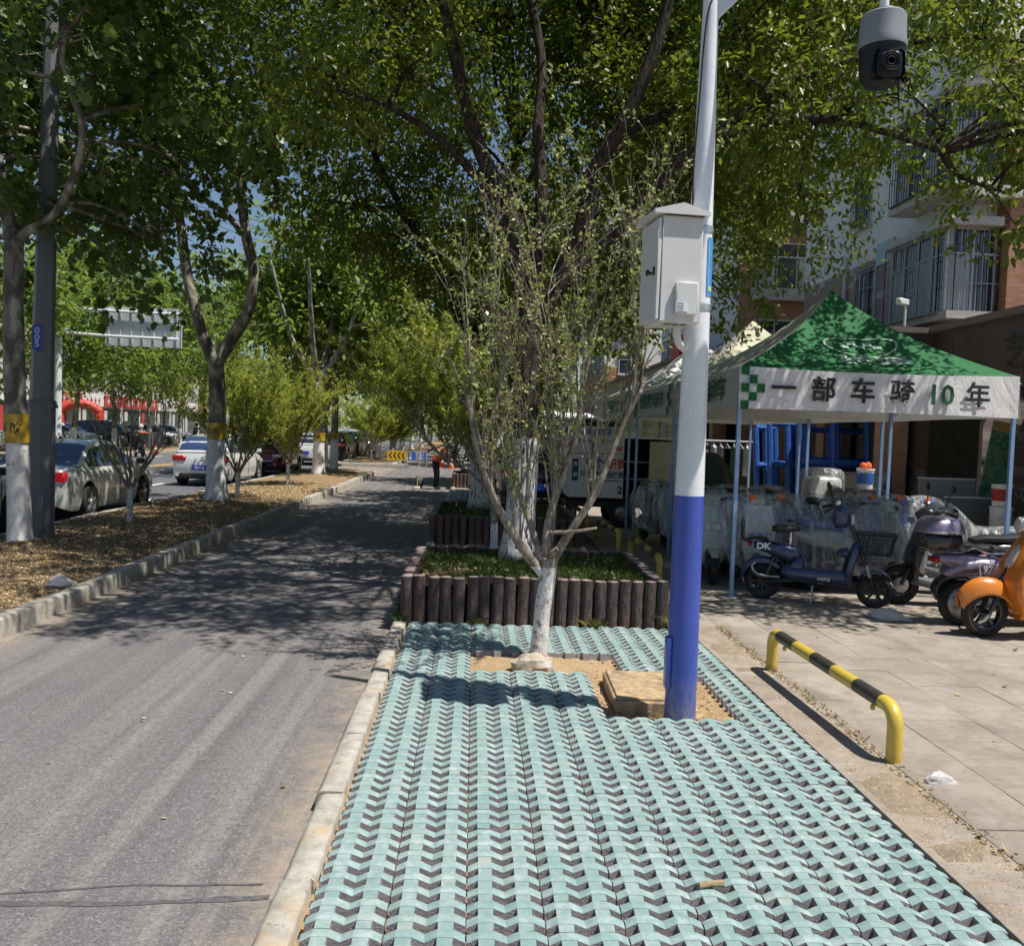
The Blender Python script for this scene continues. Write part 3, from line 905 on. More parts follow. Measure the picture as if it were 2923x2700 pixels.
def spray_leaves(blobs, n, k, rng, slen, size, droop=.35, shell=.45, gap=0.0, gs=.8):
    B = np.array(blobs, float)
    w = (B[:, 3] * B[:, 4] * B[:, 5]) ** .7; w /= w.sum()
    bi = rng.choice(len(B), n, p=w)
    d = unit(rng.normal(size=(n, 3)))
    fr = shell + (1 - shell) * rng.uniform(0, 1, n) ** .6
    P0 = B[bi, :3] + d * B[bi, 3:6] * fr[:, None]
    if gap > 0:
        nz = np.array([mnoise.noise(Vector(p * gs)) for p in P0])
        keep = nz > -0.55 + gap
        P0 = P0[keep]; d = d[keep]; n = len(P0)
    sd = unit(d * .7 + rng.normal(0, .5, (n, 3)) + np.array((0, 0, -droop)))
    P = []; D = []; U = []; TT = []
    btint = rng.uniform(0, 1, n)
    for i in range(k):
        t = (i + .5) / k
        lat = unit(np.cross(sd, rng.normal(size=(n, 3))))
        p = P0 + sd * (t * slen * rng.uniform(.7, 1.2, (n, 1))) + lat * rng.uniform(0, slen * .22, (n, 1))
        p[:, 2] -= droop * .25 * slen * t * t
        P.append(p)
        D.append(unit(sd * .5 + lat * .9 + np.array((0, 0, -.35)) + rng.normal(0, .25, (n, 3))))
        U.append(unit(np.array((0, 0, 1.0)) + rng.normal(0, .5, (n, 3)) + d * .25))
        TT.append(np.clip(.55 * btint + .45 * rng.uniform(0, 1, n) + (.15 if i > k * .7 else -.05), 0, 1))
    P = np.concatenate(P); D = np.concatenate(D); U = np.concatenate(U); TT = np.concatenate(TT)
    sz = size * rng.uniform(.65, 1.2, len(P))
    return P, D, U, sz, TT, P0, sd

def bez(pts, n):
    """smooth resample of a polyline (Catmull-Rom)"""
    pts = [Vector(p) for p in pts]; out = []
    for i in range(len(pts) - 1):
        p0 = pts[max(0, i - 1)]; p1 = pts[i]; p2 = pts[i + 1]; p3 = pts[min(len(pts) - 1, i + 2)]
        for s in range(n):
            t = s / n
            out.append(.5 * ((2 * p1) + (p2 - p0) * t + (2 * p0 - 5 * p1 + 4 * p2 - p3) * t * t + (3 * p1 - p0 - 3 * p2 + p3) * t ** 3))
    out.append(pts[-1]); return out

def limb(mb, pts, r0, r1, n=9, wob=0.0, seed=0, sub=5):
    P = bez(pts, sub)
    m = len(P)
    rad = []
    for i, p in enumerate(P):
        u = i / (m - 1)
        rad.append((r0 + (r1 - r0) * u) * (1 + .10 * mnoise.noise(p * 2.2 + Vector((seed, 0, 0)))))
        if wob and 0 < i < m - 1: P[i] = p + Vector((mnoise.noise(p * 1.5 + Vector((seed, 9, 0))), mnoise.noise(p * 1.5 + Vector((7, seed, 0))), 0)) * wob
    mb.tube(P, rad, n)
    return P

def make_tree(name, base, trunk_pts, r, limbs, blobs, barkm, leafm, tmpl, n_spray, k, slen, lsize, label, group, seed, gap=.25, droop=.35, shell=.45, flare=1.5, band=None, branch_r=.045, segs=12, auto=True):
    rng = np.random.default_rng(seed); rr = random.Random(seed)
    root = empty(name, base, 0, label, 'tree', group)
    bx, by, bz = base
    loc = lambda p: (p[0] - bx, p[1] - by, p[2] - bz)
    mb = MB()
    tp = [loc(p) for p in trunk_pts]
    P = bez(tp, 6); m = len(P)
    rad = [r * (1 - .28 * i / (m - 1)) * (1 + (flare - 1) * math.exp(-max(0, P[i].z) / .16)) * (1 + .06 * mnoise.noise(P[i] * 3 + Vector((seed, 0, 0)))) for i in range(m)]
    P[0] = P[0] + Vector((0, 0, -.12))
    mb.tube(P, rad, segs)
    anchors = []
    for (pts, r0, r1) in limbs:
        q = limb(mb, [loc(p) for p in pts], r0, r1, 8, 0.02, seed)
        anchors += q[2:]
    if not anchors: anchors = [P[-1]]
    if auto:
        for b in blobs:
            c = Vector(loc(b[:3]))
            a = min(anchors, key=lambda q: (q - c).length + (2.0 if q.z > c.z + .3 else 0))
            mid = a.lerp(c, .5) + Vector((rr.uniform(-.25, .25), rr.uniform(-.25, .25), rr.uniform(-.05, .35)))
            limb(mb, [a, mid, c], branch_r, .010, 5, .03, seed, 4)
            for s in range(3):
                e = c + Vector((rr.uniform(-1, 1) * b[3], rr.uniform(-1, 1) * b[4], rr.uniform(-.7, .9) * b[5])) * .8
                limb(mb, [mid.lerp(c, .5 + .15 * s), mid.lerp(e, .6) + Vector((0, 0, .1)), e], branch_r * .4, .005, 4, .02, seed, 3)
    mb.build('trunk', barkm, root, fix=False, ang=180)
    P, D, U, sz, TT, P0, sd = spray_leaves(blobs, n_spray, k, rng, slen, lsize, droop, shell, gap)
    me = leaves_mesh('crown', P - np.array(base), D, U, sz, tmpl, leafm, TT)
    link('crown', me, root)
    if band:
        z0, z1, txt = band
        # yellow insect tape wrapped round the trunk
        i0 = min(range(m), key=lambda i: abs(bez(tp, 6)[i].z - (z0 + z1) / 2))
        pp = bez(tp, 6)
        def at(z):
            for a, b in zip(pp[:-1], pp[1:]):
                if a.z <= z <= b.z: return a.lerp(b, (z - a.z) / max(1e-6, b.z - a.z))
            return pp[i0]
        rb = rad[i0] * 1.10 + .004
        bb = MB(); bb.tube([at(z0), at((z0 + z1) / 2), at(z1)], rb, 20, cap=False)
        tb = bb.build('tape_band', M_TAPE, root, fix=False)
        c = at((z0 + z1) / 2)
        def warp(p):
            a = p.x / rb - .25
            return Vector((c.x + math.sin(a) * (rb + .003), c.y - math.cos(a) * (rb + .003), p.z))
        put_text('tape_lettering', txt, .1, .002, M_TAPETXT, T(0, 0, c.z) @ FACE_FRONT @ S(1.4, 1.4, 1), tb, 0.0, warp)
    return root
M_TAPE = simple('yellow_tape', (0.34, 0.21, 0.015), (0.48, 0.32, 0.03), 9, 0.4)
M_TAPETXT = simple('tape_ink', (0.02, 0.02, 0.015), None, 9, 0.6)

def rblobs(c, rad, n, br, seed, lowcut=-1.0, power=.5):
    rr = random.Random(seed); out = []
    while len(out) < n:
        d = Vector((rr.gauss(0, 1), rr.gauss(0, 1), rr.gauss(0, 1))).normalized()
        if d.z < lowcut: continue
        f = rr.uniform(.25, 1) ** power
        s = br * rr.uniform(.7, 1.25)
        out.append((c[0] + d.x * rad[0] * f, c[1] + d.y * rad[1] * f, c[2] + d.z * rad[2] * f, s * 1.15, s * 1.15, s * .8))
    return out

def open_to_sun(blobs, pts, r=1.2):
    """leave gaps in a crown where the photograph shows sun falling through it"""
    out = []
    for b in blobs:
        c = Vector(b[:3]); ok = True
        for p in pts:
            v = c - Vector(p); t = v.dot(SUN)
            if t > .9 and (v - SUN * t).length < r + .35 * b[3]: ok = False
        if ok: out.append(b)
    return out
SUNLIT = [(-.75, 11.3, 2.6), (-.5, 11.3, 3.6), (-5.0, 20.2, 2.8), (-5.0, 25.3, 2.8), (-4.0, 17.5, 7.2), (-2.2, 20, 4.6)]
SUNLIT_R = [(4.2, 14.0, 3.3), (4.6, 14.6, 3.5)]

# --- the thick camphor tree in the nearest planter
bl = rblobs((1.2, 11.6, 8.9), (5.0, 4.2, 3.4), 44, 1.25, 5)
bl += [(3.5, 8.7, 5.1, 1.0, .8, .55), (4.5, 8.6, 4.95, .9, .8, .5), (5.1, 8.5, 4.25, .6, .6, .55), (2.7, 8.8, 5.3, .9, .8, .6), (5.6, 9.0, 5.2, 1.0, 1.0, .8), (4.6, 9.6, 5.6, 1.1, 1.0, .7),
       (3.4, 9.9, 5.1, 1.1, 1.0, .7), (4.4, 11.9, 4.7, .75, .7, .65), (3.9, 11.6, 5.3, 1.0, .9, .7), (2.2, 10.4, 5.0, 1.0, 1.0, .7), (1.2, 10.8, 5.4, 1.1, 1.0, .8), (2.9, 11.2, 4.3, .9, .9, .6), (3.4, 12.6, 3.9, .8, .8, .6),
       (0.0, 10.6, 5.5, 1.0, 1.0, .7), (-.9, 9.6, 5.6, 1.0, 1.0, .6), (-1.7, 9.7, 5.4, .8, .8, .5), (-.2, 8.3, 6.6, 1.2, 1.0, .6), (1.0, 7.5, 7.2, 1.2, .9, .6), (2.4, 7.6, 6.9, 1.1, .9, .6),
       (-1.2, 7.6, 7.2, 1.1, .9, .6), (3.9, 8.0, 6.2, 1.1, .9, .7), (5.2, 8.6, 6.6, 1.2, 1.0, .7), (6.3, 9.4, 6.2, 1.0, 1.0, .7), (6.6, 10.6, 6.6, 1.1, 1.1, .7), (1.6, 12.3, 4.0, 1.0, .9, .7), (.2, 12.6, 4.6, 1.1, 1.0, .8),
       (0.6, 6.8, 7.4, 1.1, .7, .5), (-.8, 6.9, 7.6, 1.0, .7, .5), (2.0, 6.9, 7.2, 1.0, .7, .5), (5.6, 8.1, 4.9, .8, .7, .6), (6.2, 8.4, 4.6, .7, .7, .6)]
make_tree('camphor_tree', (0.52, 9.85, 0.36), [(0.53, 9.85, 0.36), (0.55, 9.85, 1.1), (0.58, 9.85, 1.85), (0.56, 9.85, 2.6), (0.58, 9.85, 3.3)], .175,
          [([(0.54, 9.85, 3.0), (0.41, 9.85, 3.6), (0.27, 9.8, 4.25), (-0.03, 9.7, 4.76), (-0.28, 9.6, 5.52), (-0.55, 9.5, 6.6), (-.8, 9.3, 8.2)], .115, .05),
           ([(0.57, 9.87, 3.1), (0.66, 9.9, 4.29), (0.60, 10, 5.05), (0.63, 10.2, 5.86), (0.44, 10.4, 7.2), (.6, 10.8, 9)], .085, .035),
           ([(0.62, 9.84, 3.0), (0.97, 9.8, 3.62), (1.11, 9.7, 4.1), (1.19, 9.6, 4.57), (1.51, 9.4, 5.17), (1.78, 9.3, 5.98), (2.1, 9.2, 7.4)], .125, .05),
           ([(0.80, 9.82, 3.3), (1.35, 9.75, 3.85), (1.76, 9.5, 4.34), (2.17, 9.2, 4.75), (2.83, 8.9, 4.96), (3.48, 8.7, 4.94), (3.85, 8.6, 4.82), (4.5, 8.6, 4.65)], .085, .022),
           ([(0.27, 9.8, 4.14), (-0.36, 9.7, 4.8), (-0.91, 9.6, 5.11), (-1.6, 9.5, 5.3)], .06, .02),
           ([(1.2, 9.6, 4.6), (1.9, 10.2, 5.4), (2.9, 10.8, 5.8), (4.2, 11.4, 5.6)], .06, .02),
           ([(2.17, 9.2, 4.75), (3.2, 9.3, 5.5), (4.6, 9.2, 6.0), (6, 9.6, 6.2)], .05, .02)],
          open_to_sun(bl, SUNLIT[:2] + SUNLIT_R, 1.0), M_CAMPHOR, L_CAMPHOR, TMPL_OVAL, 12500, 14, .34, .095, 'thick dark camphor tree with whitewashed trunk in the nearest log planter', 'camphor trees right of the lane', 3, gap=.22, flare=1.45, segs=16)
# --- the next camphor trees along the lane
make_tree('camphor_tree', (0.2, 16.2, 0.36), [(0.15, 16.2, .36), (.1, 16.2, 1.2), (.0, 16.2, 2.2), (-.1, 16.2, 3.4)], .19,
          [([(-.1, 16.2, 3.2), (-.6, 16, 4.3), (-1.4, 15.6, 5.6), (-2.2, 15, 7)], .10, .03), ([(-.1, 16.2, 3.3), (.3, 16.2, 4.8), (.6, 16.4, 7)], .11, .04), ([(0, 16.2, 3.2), (.9, 16, 4.4), (2.2, 15.6, 5.8)], .09, .03)],
          open_to_sun(rblobs((.9, 16.4, 7.4), (4.0, 4.0, 3.6), 46, 1.15, 15, -.95) + [(-2.4, 14.8, 5.2, .9, .9, .7), (.5, 15.5, 3.5, 1, .9, .7), (2.4, 16, 4.2, 1, 1, .8), (1.6, 14.8, 4.6, 1, .9, .7)], SUNLIT + SUNLIT_R, 1.0),
          M_CAMPHOR, L_CAMPHOR, TMPL_OVAL, 7000, 11, .4, .12, 'second camphor tree along the lane, rising from the second log planter', 'camphor trees right of the lane', 4, gap=.15)

# --- plane trees of the planting strip
b1 = rblobs((-5.7, 11.9, 7.6), (3.2, 3.2, 2.4), 28, 1.0, 25) + [(-4.6, 11.0, 6.4, .9, .8, .6), (-3.6, 11.4, 6.9, 1.0, .9, .6), (-5.6, 12.8, 5.2, .9, .9, .7), (-6.4, 12.2, 4.6, .7, .8, .9), (-6.9, 13.0, 5.4, 1, 1, 1.0), (-4.4, 13.2, 5.5, .9, .9, .6),
     (-6.2, 12.5, 6.3, 1, 1, .8), (-2.7, 10.8, 7.3, .9, .9, .5), (-4.6, 13.8, 4.4, .7, .7, .5), (-5.3, 13.5, 3.9, .6, .6, .5), (-5.9, 10.5, 5.6, .8, .7, .6), (-6.7, 11.3, 3.9, .5, .5, .6), (-6.6, 14.0, 4.3, .7, .7, .6), (-5.8, 14.2, 4.9, .7, .7, .5), (-5.1, 14.4, 4.6, .6, .6, .45), (-6.3, 13.6, 5.4, .8, .8, .6), (-4.7, 14.0, 5.5, .7, .7, .5), (-7.3, 14.5, 4.9, .9, .8, .8), (-6.0, 13.4, 4.5, .7, .6, .5), (-5.3, 13.3, 5.2, .7, .6, .5), (-6.9, 15, 5.9, .9, .8, .7), (-5.9, 15.2, 5.6, .8, .8, .6)]
make_tree('plane_tree', (-5.81, 11.6, 0.04), [(-5.81, 11.6, 0.04), (-5.85, 11.6, 1.18), (-5.91, 11.6, 2.49), (-5.93, 11.6, 3.4), (-5.92, 11.6, 4.0)], .145,
          [([(-5.9, 11.6, 3.95), (-5.76, 11.6, 4.10), (-5.56, 11.6, 4.22), (-5.34, 11.6, 4.45), (-5.12, 11.5, 4.95), (-5.02, 11.4, 5.36), (-5.1, 11.3, 5.76), (-5.18, 11.2, 6.15), (-5.12, 11.1, 7.2)], .062, .032),
           ([(-5.93, 11.6, 3.9), (-6.06, 11.7, 4.32), (-6.16, 11.7, 4.89), (-6.36, 11.7, 5.72), (-6.4, 11.7, 7.5)], .10, .04)],
          b1, M_PLANE, L_PLANE, TMPL_LOBE, 2500, 9, .55, .135, 'plane tree at the left edge with mottled bark above a yellow taped band', 'plane trees on the planting strip', 6, gap=.48, band=(1.37, 1.74, '带 防'), flare=1.25, branch_r=.03)
b2 = rblobs((-6.2, 18.2, 8.9), (3.0, 3.2, 2.8), 30, 1.05, 35) + [(-4.3, 17.6, 7.1, .9, .8, .8), (-3.5, 17.4, 6.9, .8, .8, .7), (-3.9, 17.6, 7.7, .9, .8, .7), (-7.0, 18.4, 7.4, 1, 1, .9), (-7.6, 19, 6.2, 1, 1, 1),
     (-6.6, 19.6, 5.0, 1, 1, .9), (-6.9, 17.6, 5.6, .8, .8, .8), (-5.0, 16.3, 7.4, .9, .9, .7), (-4.7, 15.7, 8.2, 1.0, .9, .7), (-5.6, 16.7, 8.4, 1.0, .9, .7), (-5.5, 15.4, 7.2, .9, .9, .6)]
make_tree('plane_tree', (-5.26, 18.4, 0.14), [(-5.26, 18.4, 0.12), (-5.30, 18.4, .98), (-5.29, 18.4, 2.24), (-5.36, 18.4, 3.2)], .205,
          [([(-5.38, 18.4, 3.0), (-5.63, 18.4, 3.59), (-5.9, 18.4, 4.51), (-6.08, 18.4, 5.63), (-6.19, 18.4, 6.45), (-6.28, 18.4, 7.67), (-6.3, 18.4, 8.68), (-6.36, 18.4, 10)], .125, .06),
           ([(-5.30, 18.4, 3.05), (-5.02, 18.4, 3.52), (-4.70, 18.4, 4.10), (-4.62, 18.4, 4.87), (-4.81, 18.4, 5.69), (-4.97, 18.4, 6.92), (-5.24, 18.4, 7.62), (-5.47, 18.4, 8.72), (-5.4, 18.4, 10)], .145, .06),
           ([(-4.83, 18.35, 5.6), (-5.2, 18.3, 6.0), (-5.6, 18.3, 6.25), (-6.21, 18.3, 6.73), (-6.83, 18.3, 7.2), (-7.44, 18.3, 7.88), (-8, 18, 8.4)], .07, .03)],
          open_to_sun(b2, SUNLIT, .9), M_PLANE, L_PLANE, TMPL_LOBE, 2300, 9, .6, .15, 'forked plane tree with two rising limbs, behind the bare young shrub', 'plane trees on the planting strip', 7, gap=.46, band=(1.28, 1.62, '防虫'), flare=1.6, segs=16, branch_r=.035)

# --- further trees, from two crown shapes each
def far_tree(idx, base, r, h, crx, kind, label, group, seed, n=850, k=9, lean=0.0, low=None, band=True):
    bx, by, bz = base
    rr = random.Random(seed)
    f1 = (bx + rr.uniform(-.3, .3) + lean, by, bz + h * .36)
    low = low if low is not None else h * .42
    bl = rblobs((bx + lean, by, bz + (h + low) / 2 + .3), (crx, crx, (h - low) / 2), 26, crx * .30, seed)
    lims = []
    for a in range(4):
        an = a * 1.57 + rr.uniform(-.5, .5)
        lims.append(([f1, (f1[0] + math.cos(an) * crx * .25, by + math.sin(an) * crx * .25, bz + h * .52), (f1[0] + math.cos(an) * crx * .45, by + math.sin(an) * crx * .5, bz + h * .8)], r * .6, r * .2))
    bm_ = {'plane': M_PLANE_FAR, 'camphor': M_CAMPHOR}[kind]
    lf = {'plane': L_FAR, 'camphor': L_CAMPHOR}[kind]
    return make_tree(kind + '_tree', base, [base, (bx + lean * .2, by, bz + 1.2), (bx + lean * .5, by, bz + 2.2), f1], r, lims, bl, bm_, lf, TMPL_DIA, n, k, .7, .30, label, group, seed, gap=.14, flare=1.5, segs=10, branch_r=.05,
                     band=(1.22, 1.5, '防虫') if band and kind == 'plane' else None)
for i, (x, y, r, h, cr, lab) in enumerate((
        (-5.33, 30.6, .21, 9.0, 3.6, 'plane tree whose whitewashed trunk stands just left of two close ones'),
        (-5.31, 33.8, .16, 8.5, 3.2, 'slimmer plane tree, middle of the three whitewashed trunks before the side street'),
        (-6.0, 35.6, .17, 8.5, 3.2, 'plane tree last before the side street, beside the dark parked car'),
        (-5.5, 50.9, .17, 9.5, 3.6, 'slender forked plane tree just beyond the side street'),
        (-5.25, 57, .2, 9.5, 3.8, 'plane tree behind the yellow arrow board, second beyond the side street'),
        (-5.3, 65, .2, 9.5, 4.0, 'plane tree of the planting strip, third beyond the side street'),
        (-5.3, 75, .2, 10, 4.2, 'plane tree of the planting strip, fourth beyond the side street'),
        (-5.3, 88, .2, 10, 4.6, 'plane tree of the planting strip, fifth beyond the side street'),
        (-5.3, 104, .2, 10, 5, 'plane tree of the planting strip, last in the distance'))):
    far_tree(i, (x, y, .05), r, h, cr, 'plane', lab, 'plane trees on the planting strip', 60 + i, n=850 if y < 45 else 560, low=3.3 if i != 3 else 4.2)
for i, (x, y, h, lab) in enumerate(((1.3, 23.4, 7.5, 'third camphor tree along the lane, hidden behind the second'), (1.2, 31.5, 7.5, 'fourth camphor tree along the lane, right of the worker'),
        (.4, 47, 9, 'camphor tree along the far lane, first beyond the side street'), (-.2, 54, 9, 'camphor tree along the far lane, second beyond the side street'), (-.4, 62, 9, 'camphor tree along the far lane, third beyond the side street'),
        (-.5, 71, 9, 'camphor tree along the far lane, fourth beyond the side street'), (-.6, 82, 9.5, 'camphor tree along the far lane, fifth beyond the side street'), (-.8, 95, 9.5, 'camphor tree along the far lane, sixth beyond the side street'), (-.8, 110, 10, 'camphor tree along the far lane, last in the distance'))):
    far_tree(i, (x, y, 0), .2, h, 2.2 if y < 40 else 3.4, 'camphor', lab, 'camphor trees right of the lane', 80 + i, n=1000 if y < 40 else 620, low=2.6)
for i, (x, y, h, cr, ln, lab) in enumerate(((-20.6, 37.5, 10.5, 3.6, .4, 'street tree across the road, behind the sign gantry pole'), (-20.6, 46.3, 11, 4.0, .3, 'dark forked street tree across the road, left of the red inflatable tent'), (-20.6, 51.5, 10.5, 3.6, 0, 'street tree across the road, right of the red inflatable tent'),
        (-20.5, 57, 11, 4.0, -.3, 'street tree across the road, behind the delivery scooter'), (-20.5, 62.5, 11.5, 4.0, 0, 'street tree across the road, left of the white hatchback boot'), (-20.5, 70, 12, 4.4, 0, 'street tree across the road, seen above the white hatchback'), (-20.4, 80, 8, 4, 0, 'street tree across the road, above the red minivan'),
        (-20.4, 95, 9, 5, 0, 'street tree across the road, last in the distance'), (-20.4, 30.0, 10.5, 3.6, 0, 'street tree across the road, at the left edge'))):
    far_tree(i, (x, y, .03), .15, h, cr, 'plane', lab, 'street trees across the road', 100 + i, n=1150, lean=ln, low=2.9, band=False)

# --- young trees with whippy shoots
def whip_tree(name, base, trunk, r, limbs, n_whip, wl, spread, leaf_per, lsize, leafm, barkm, label, group, seed, up=.9, sub=2, cover=.15, stubs=()):
    rng = np.random.default_rng(seed); rr = random.Random(seed)
    root = empty(name, base, 0, label, 'tree', group)
    B = Vector(base)
    mb = MB()
    P = bez([Vector(p) - B for p in trunk], 6); m = len(P)
    P[0] = P[0] + Vector((0, 0, -.08))
    mb.tube(P, [r * (1 + .35 * math.exp(-i / 2.0)) * (1 - .12 * i / m) * (1 + .12 * mnoise.noise(P[i] * 6)) for i in range(m)], 12)
    anchors = []
    for (pts, r0, r1) in limbs:
        q = limb(mb, [Vector(p) - B for p in pts], r0, r1, 8, .012, seed, 6)
        anchors += [(a, i / len(q), r0 + (r1 - r0) * i / len(q)) for i, a in enumerate(q)][len(q) // 3:]
    for (pts, r0, r1) in stubs: limb(mb, [Vector(p) - B for p in pts], r0, r1, 7, .01, seed, 4)
    top = P[-1]
    LP = []; LD = []; rl = random.Random(seed + 500)
    def whip(a, d, L, r0, depth):
        pts = [a]; d = d.normalized(); p = a.copy(); n = 7
        bend = Vector((rr.uniform(-.17, .17), rr.uniform(-.17, .17), rr.uniform(-.02, .10)))
        for s in range(n):
            d = (d + bend * .55 + Vector((rr.gauss(0, .075), rr.gauss(0, .075), rr.gauss(0, .04)))).normalized()
            p = p + d * (L / n); pts.append(p.copy())
        mb.tube(pts, [max(.0016, r0 * (1 - .85 * i / n)) for i in range(n + 1)], 4 if r0 < .008 else 5, cap=False)
        nl = int(leaf_per * L)
        for _ in range(nl):
            u = rl.uniform(cover, 1.0) * n * .999; i = int(u); q = pts[i].lerp(pts[i + 1], u - i)
            for _c in range(rl.choice((1, 1, 2, 4))):
                LP.append(q + Vector((rl.gauss(0, .008), rl.gauss(0, .008), rl.gauss(0, .010)))); LD.append((pts[i + 1] - pts[i]).normalized())
        if depth > 0:
            for _ in range(rr.randint(1, 3)):
                i = rr.randint(1, n - 2); dd = (pts[i + 1] - pts[i]).normalized()
                ax = Vector((rr.gauss(0, 1), rr.gauss(0, 1), rr.gauss(0, .4))).normalized()
                whip(pts[i], dd + ax * rr.uniform(.25, .6), L * rr.uniform(.3, .6), r0 * .5, depth - 1)
    n_l0 = len(LP)
    for w in range(n_whip):
        a, u, rad = rr.choice(anchors)
        out = Vector((a.x - top.x, a.y - top.y, 0))
        if out.length > .01: out.normalize()
        d = out * rr.uniform(0, spread) + Vector((rr.gauss(0, spread * .45), rr.gauss(0, spread * .45), up))
        whip(a, d, wl * rr.uniform(.55, 1.15), rr.uniform(.006, .013), sub)
    mb.build('trunk', barkm, root, fix=False, ang=180)
    n = len(LP)
    Pn = np.array(LP); Dn = np.array(LD)
    lat = unit(np.cross(Dn, rng.normal(size=(n, 3))))
    D = unit(Dn * .5 + lat + rng.normal(0, .3, (n, 3)))
    U = unit(np.array((0, 0, 1.0)) + rng.normal(0, .6, (n, 3)))
    link('crown', leaves_mesh('crown', Pn + lat * .004, D, U, lsize * rng.uniform(.5, 1.35, n), TMPL_DIA, leafm, rng.uniform(0, 1, n)), root)
    return root
whip_tree('young_tree', (0.56, 6.96, -0.05), [(0.56, 6.96, -.05), (0.575, 6.96, .18), (0.59, 6.96, .40), (0.62, 6.96, .65), (0.62, 6.96, .78)], .068,
          [([(0.60, 6.96, .62), (0.49, 6.95, .75), (0.34, 6.9, .95), (0.17, 6.85, 1.24), (0.03, 6.8, 1.61), (-.06, 6.75, 2.0)], .042, .016),
           ([(0.61, 6.97, .72), (0.60, 6.97, .88), (0.63, 7, 1.14), (0.75, 7.05, 1.55), (0.83, 7.1, 1.88), (.86, 7.1, 2.3)], .040, .015),
           ([(0.63, 6.95, .70), (0.70, 6.95, .84), (0.84, 6.9, 1.09), (0.97, 6.9, 1.32), (1.14, 6.85, 1.83), (1.28, 6.8, 2.12)], .042, .015),
           ([(0.58, 6.98, .74), (0.47, 7.05, 1.05), (0.35, 7.1, 1.36), (0.24, 7.2, 1.82), (.2, 7.25, 2.2)], .034, .012),
           ([(0.63, 7.0, .86), (0.66, 7.1, 1.2), (0.60, 7.2, 1.7), (.56, 7.2, 2.3)], .026, .010)],
          60, 1.9, .09, 15, .037, L_SMALL, M_MYRTLE_S, 'pale-barked young tree with whippy shoots growing from the green paving', None, 9, up=.95, sub=2, cover=.1,
          stubs=[([(0.62, 6.94, .98), (0.80, 6.87, 1.0), (0.97, 6.8, 1.04)], .017, .009), ([(0.63, 6.93, .8), (.66, 6.88, .84), (.68, 6.86, .86)], .03, .022)])
whip_tree('young_tree', (0.28, 11.3, -0.03), [(0.30, 11.3, -.03), (0.29, 11.3, .5), (0.27, 11.3, .95)], .05,
          [([(0.27, 11.3, .9), (0.05, 11.2, 1.3), (-.25, 11.1, 1.8), (-.45, 11.1, 2.3)], .03, .012), ([(.27, 11.3, .9), (.2, 11.3, 1.5), (.0, 11.3, 2.2)], .03, .012), ([(.27, 11.3, .9), (.0, 11.4, 1.2), (-.5, 11.3, 1.5), (-.75, 11.2, 1.9)], .025, .01)],
          70, 1.5, .55, 60, .045, L_WILLOW, M_MYRTLE, 'leafy young tree half hidden behind the nearest planter', None, 10, up=.6, sub=2)
def strip_shrub(x, y, seed, n, leaf, lsize, label, spread=.6, wl=1.6, h=.62):
    z = .05
    lm = []
    rr = random.Random(seed)
    for a in range(5):
        an = a * 1.256 + rr.uniform(-.3, .3)
        lm.append(([(x, y, h - .05), (x + .16 * math.cos(an), y + .16 * math.sin(an), h + .25), (x + .42 * math.cos(an), y + .42 * math.sin(an), h + .62), (x + .62 * math.cos(an), y + .62 * math.sin(an), h + 1.05)], .03, .011))
    whip_tree('young_shrub', (x, y, z), [(x, y, z), (x + .005, y, h * .5), (x, y, h)], .05, lm, n, wl, spread, leaf, lsize, L_WILLOW, M_MYRTLE, label, 'young shrubs on the planting strip', seed, up=.85, sub=2)
strip_shrub(-5.56, 14.56, 41, 26, 3, .04, 'nearly bare young shrub with whitewashed stem beside the parked sedan', .55, 1.2)
strip_shrub(-5.29, 20.06, 42, 84, 36, .06, 'bushy yellow-green young shrub right behind the forked plane tree', .50, 1.95)
strip_shrub(-5.26, 25.3, 43, 84, 36, .065, 'yellow-green young shrub with forked whitewashed stem before the red minivan', .50, 2.0)
strip_shrub(-5.3, 46.0, 44, 60, 46, .08, 'yellow-green young shrub beyond the side street, left of the arrow board', .8, 2.0)
strip_shrub(-4.9, 54.5, 45, 60, 46, .09, 'yellow-green young shrub growing behind the yellow arrow board', .8, 2.0)
# ------------------------------------------------------------------ camera pole with cabinet and dome camera
def painted(name, c, wear=(0.30, 0.24, 0.16), low=0.35, rough=0.35):
    t = NT(name)
    v = t.coord('Object')
    n = t.noise(v, 7, 6, .65)
    col = t.ramp(n, [(.3, tuple(x * .92 for x in c)), (.7, tuple(min(1, x * 1.06) for x in c))])
    z = t.sep(v)[2]
    d = t.math('MULTIPLY', t.maprange(z, 0.0, low, 1, 0), t.maprange(t.noise(t.coord('Object', (1, 1, .5)), 30, 5, .7), .35, .6))
    col = t.mix(d, col, wear)
    sc = t.maprange(t.noise(t.coord('Object', (6, 6, .8)), 12, 4, .6), .62, .68, 0, .5)
    col = t.mix(sc, col, tuple(min(1, x * 1.3 + .05) for x in c))
    nrm = t.bump(t.noise(v, 25, 4), .12, .01)
    return t.done(t.bsdf(col, rough, 0, .5, .15, nrm))
M_BLUE = painted('pole_blue', (0.045, 0.085, 0.40))
M_WHITE = painted('pole_white', (0.72, 0.75, 0.78), low=0.001)
M_CAB = simple('cabinet_grey', (0.60, 0.60, 0.585), (0.66, 0.66, 0.65), 5, .45, bump=.08)
M_CABDARK = simple('vent_brown', (0.10, 0.07, 0.05), None, 20, .7)
M_BLACKP = simple('black_plastic', (0.012, 0.012, 0.014), (0.022, 0.022, 0.025), 20, .35)
M_STEEL = simple('galvanised', (0.42, 0.44, 0.46), (0.58, 0.60, 0.62), 14, .35, .7)
M_LABEL = simple('label_paper', (0.70, 0.71, 0.72), None, 10, .5)
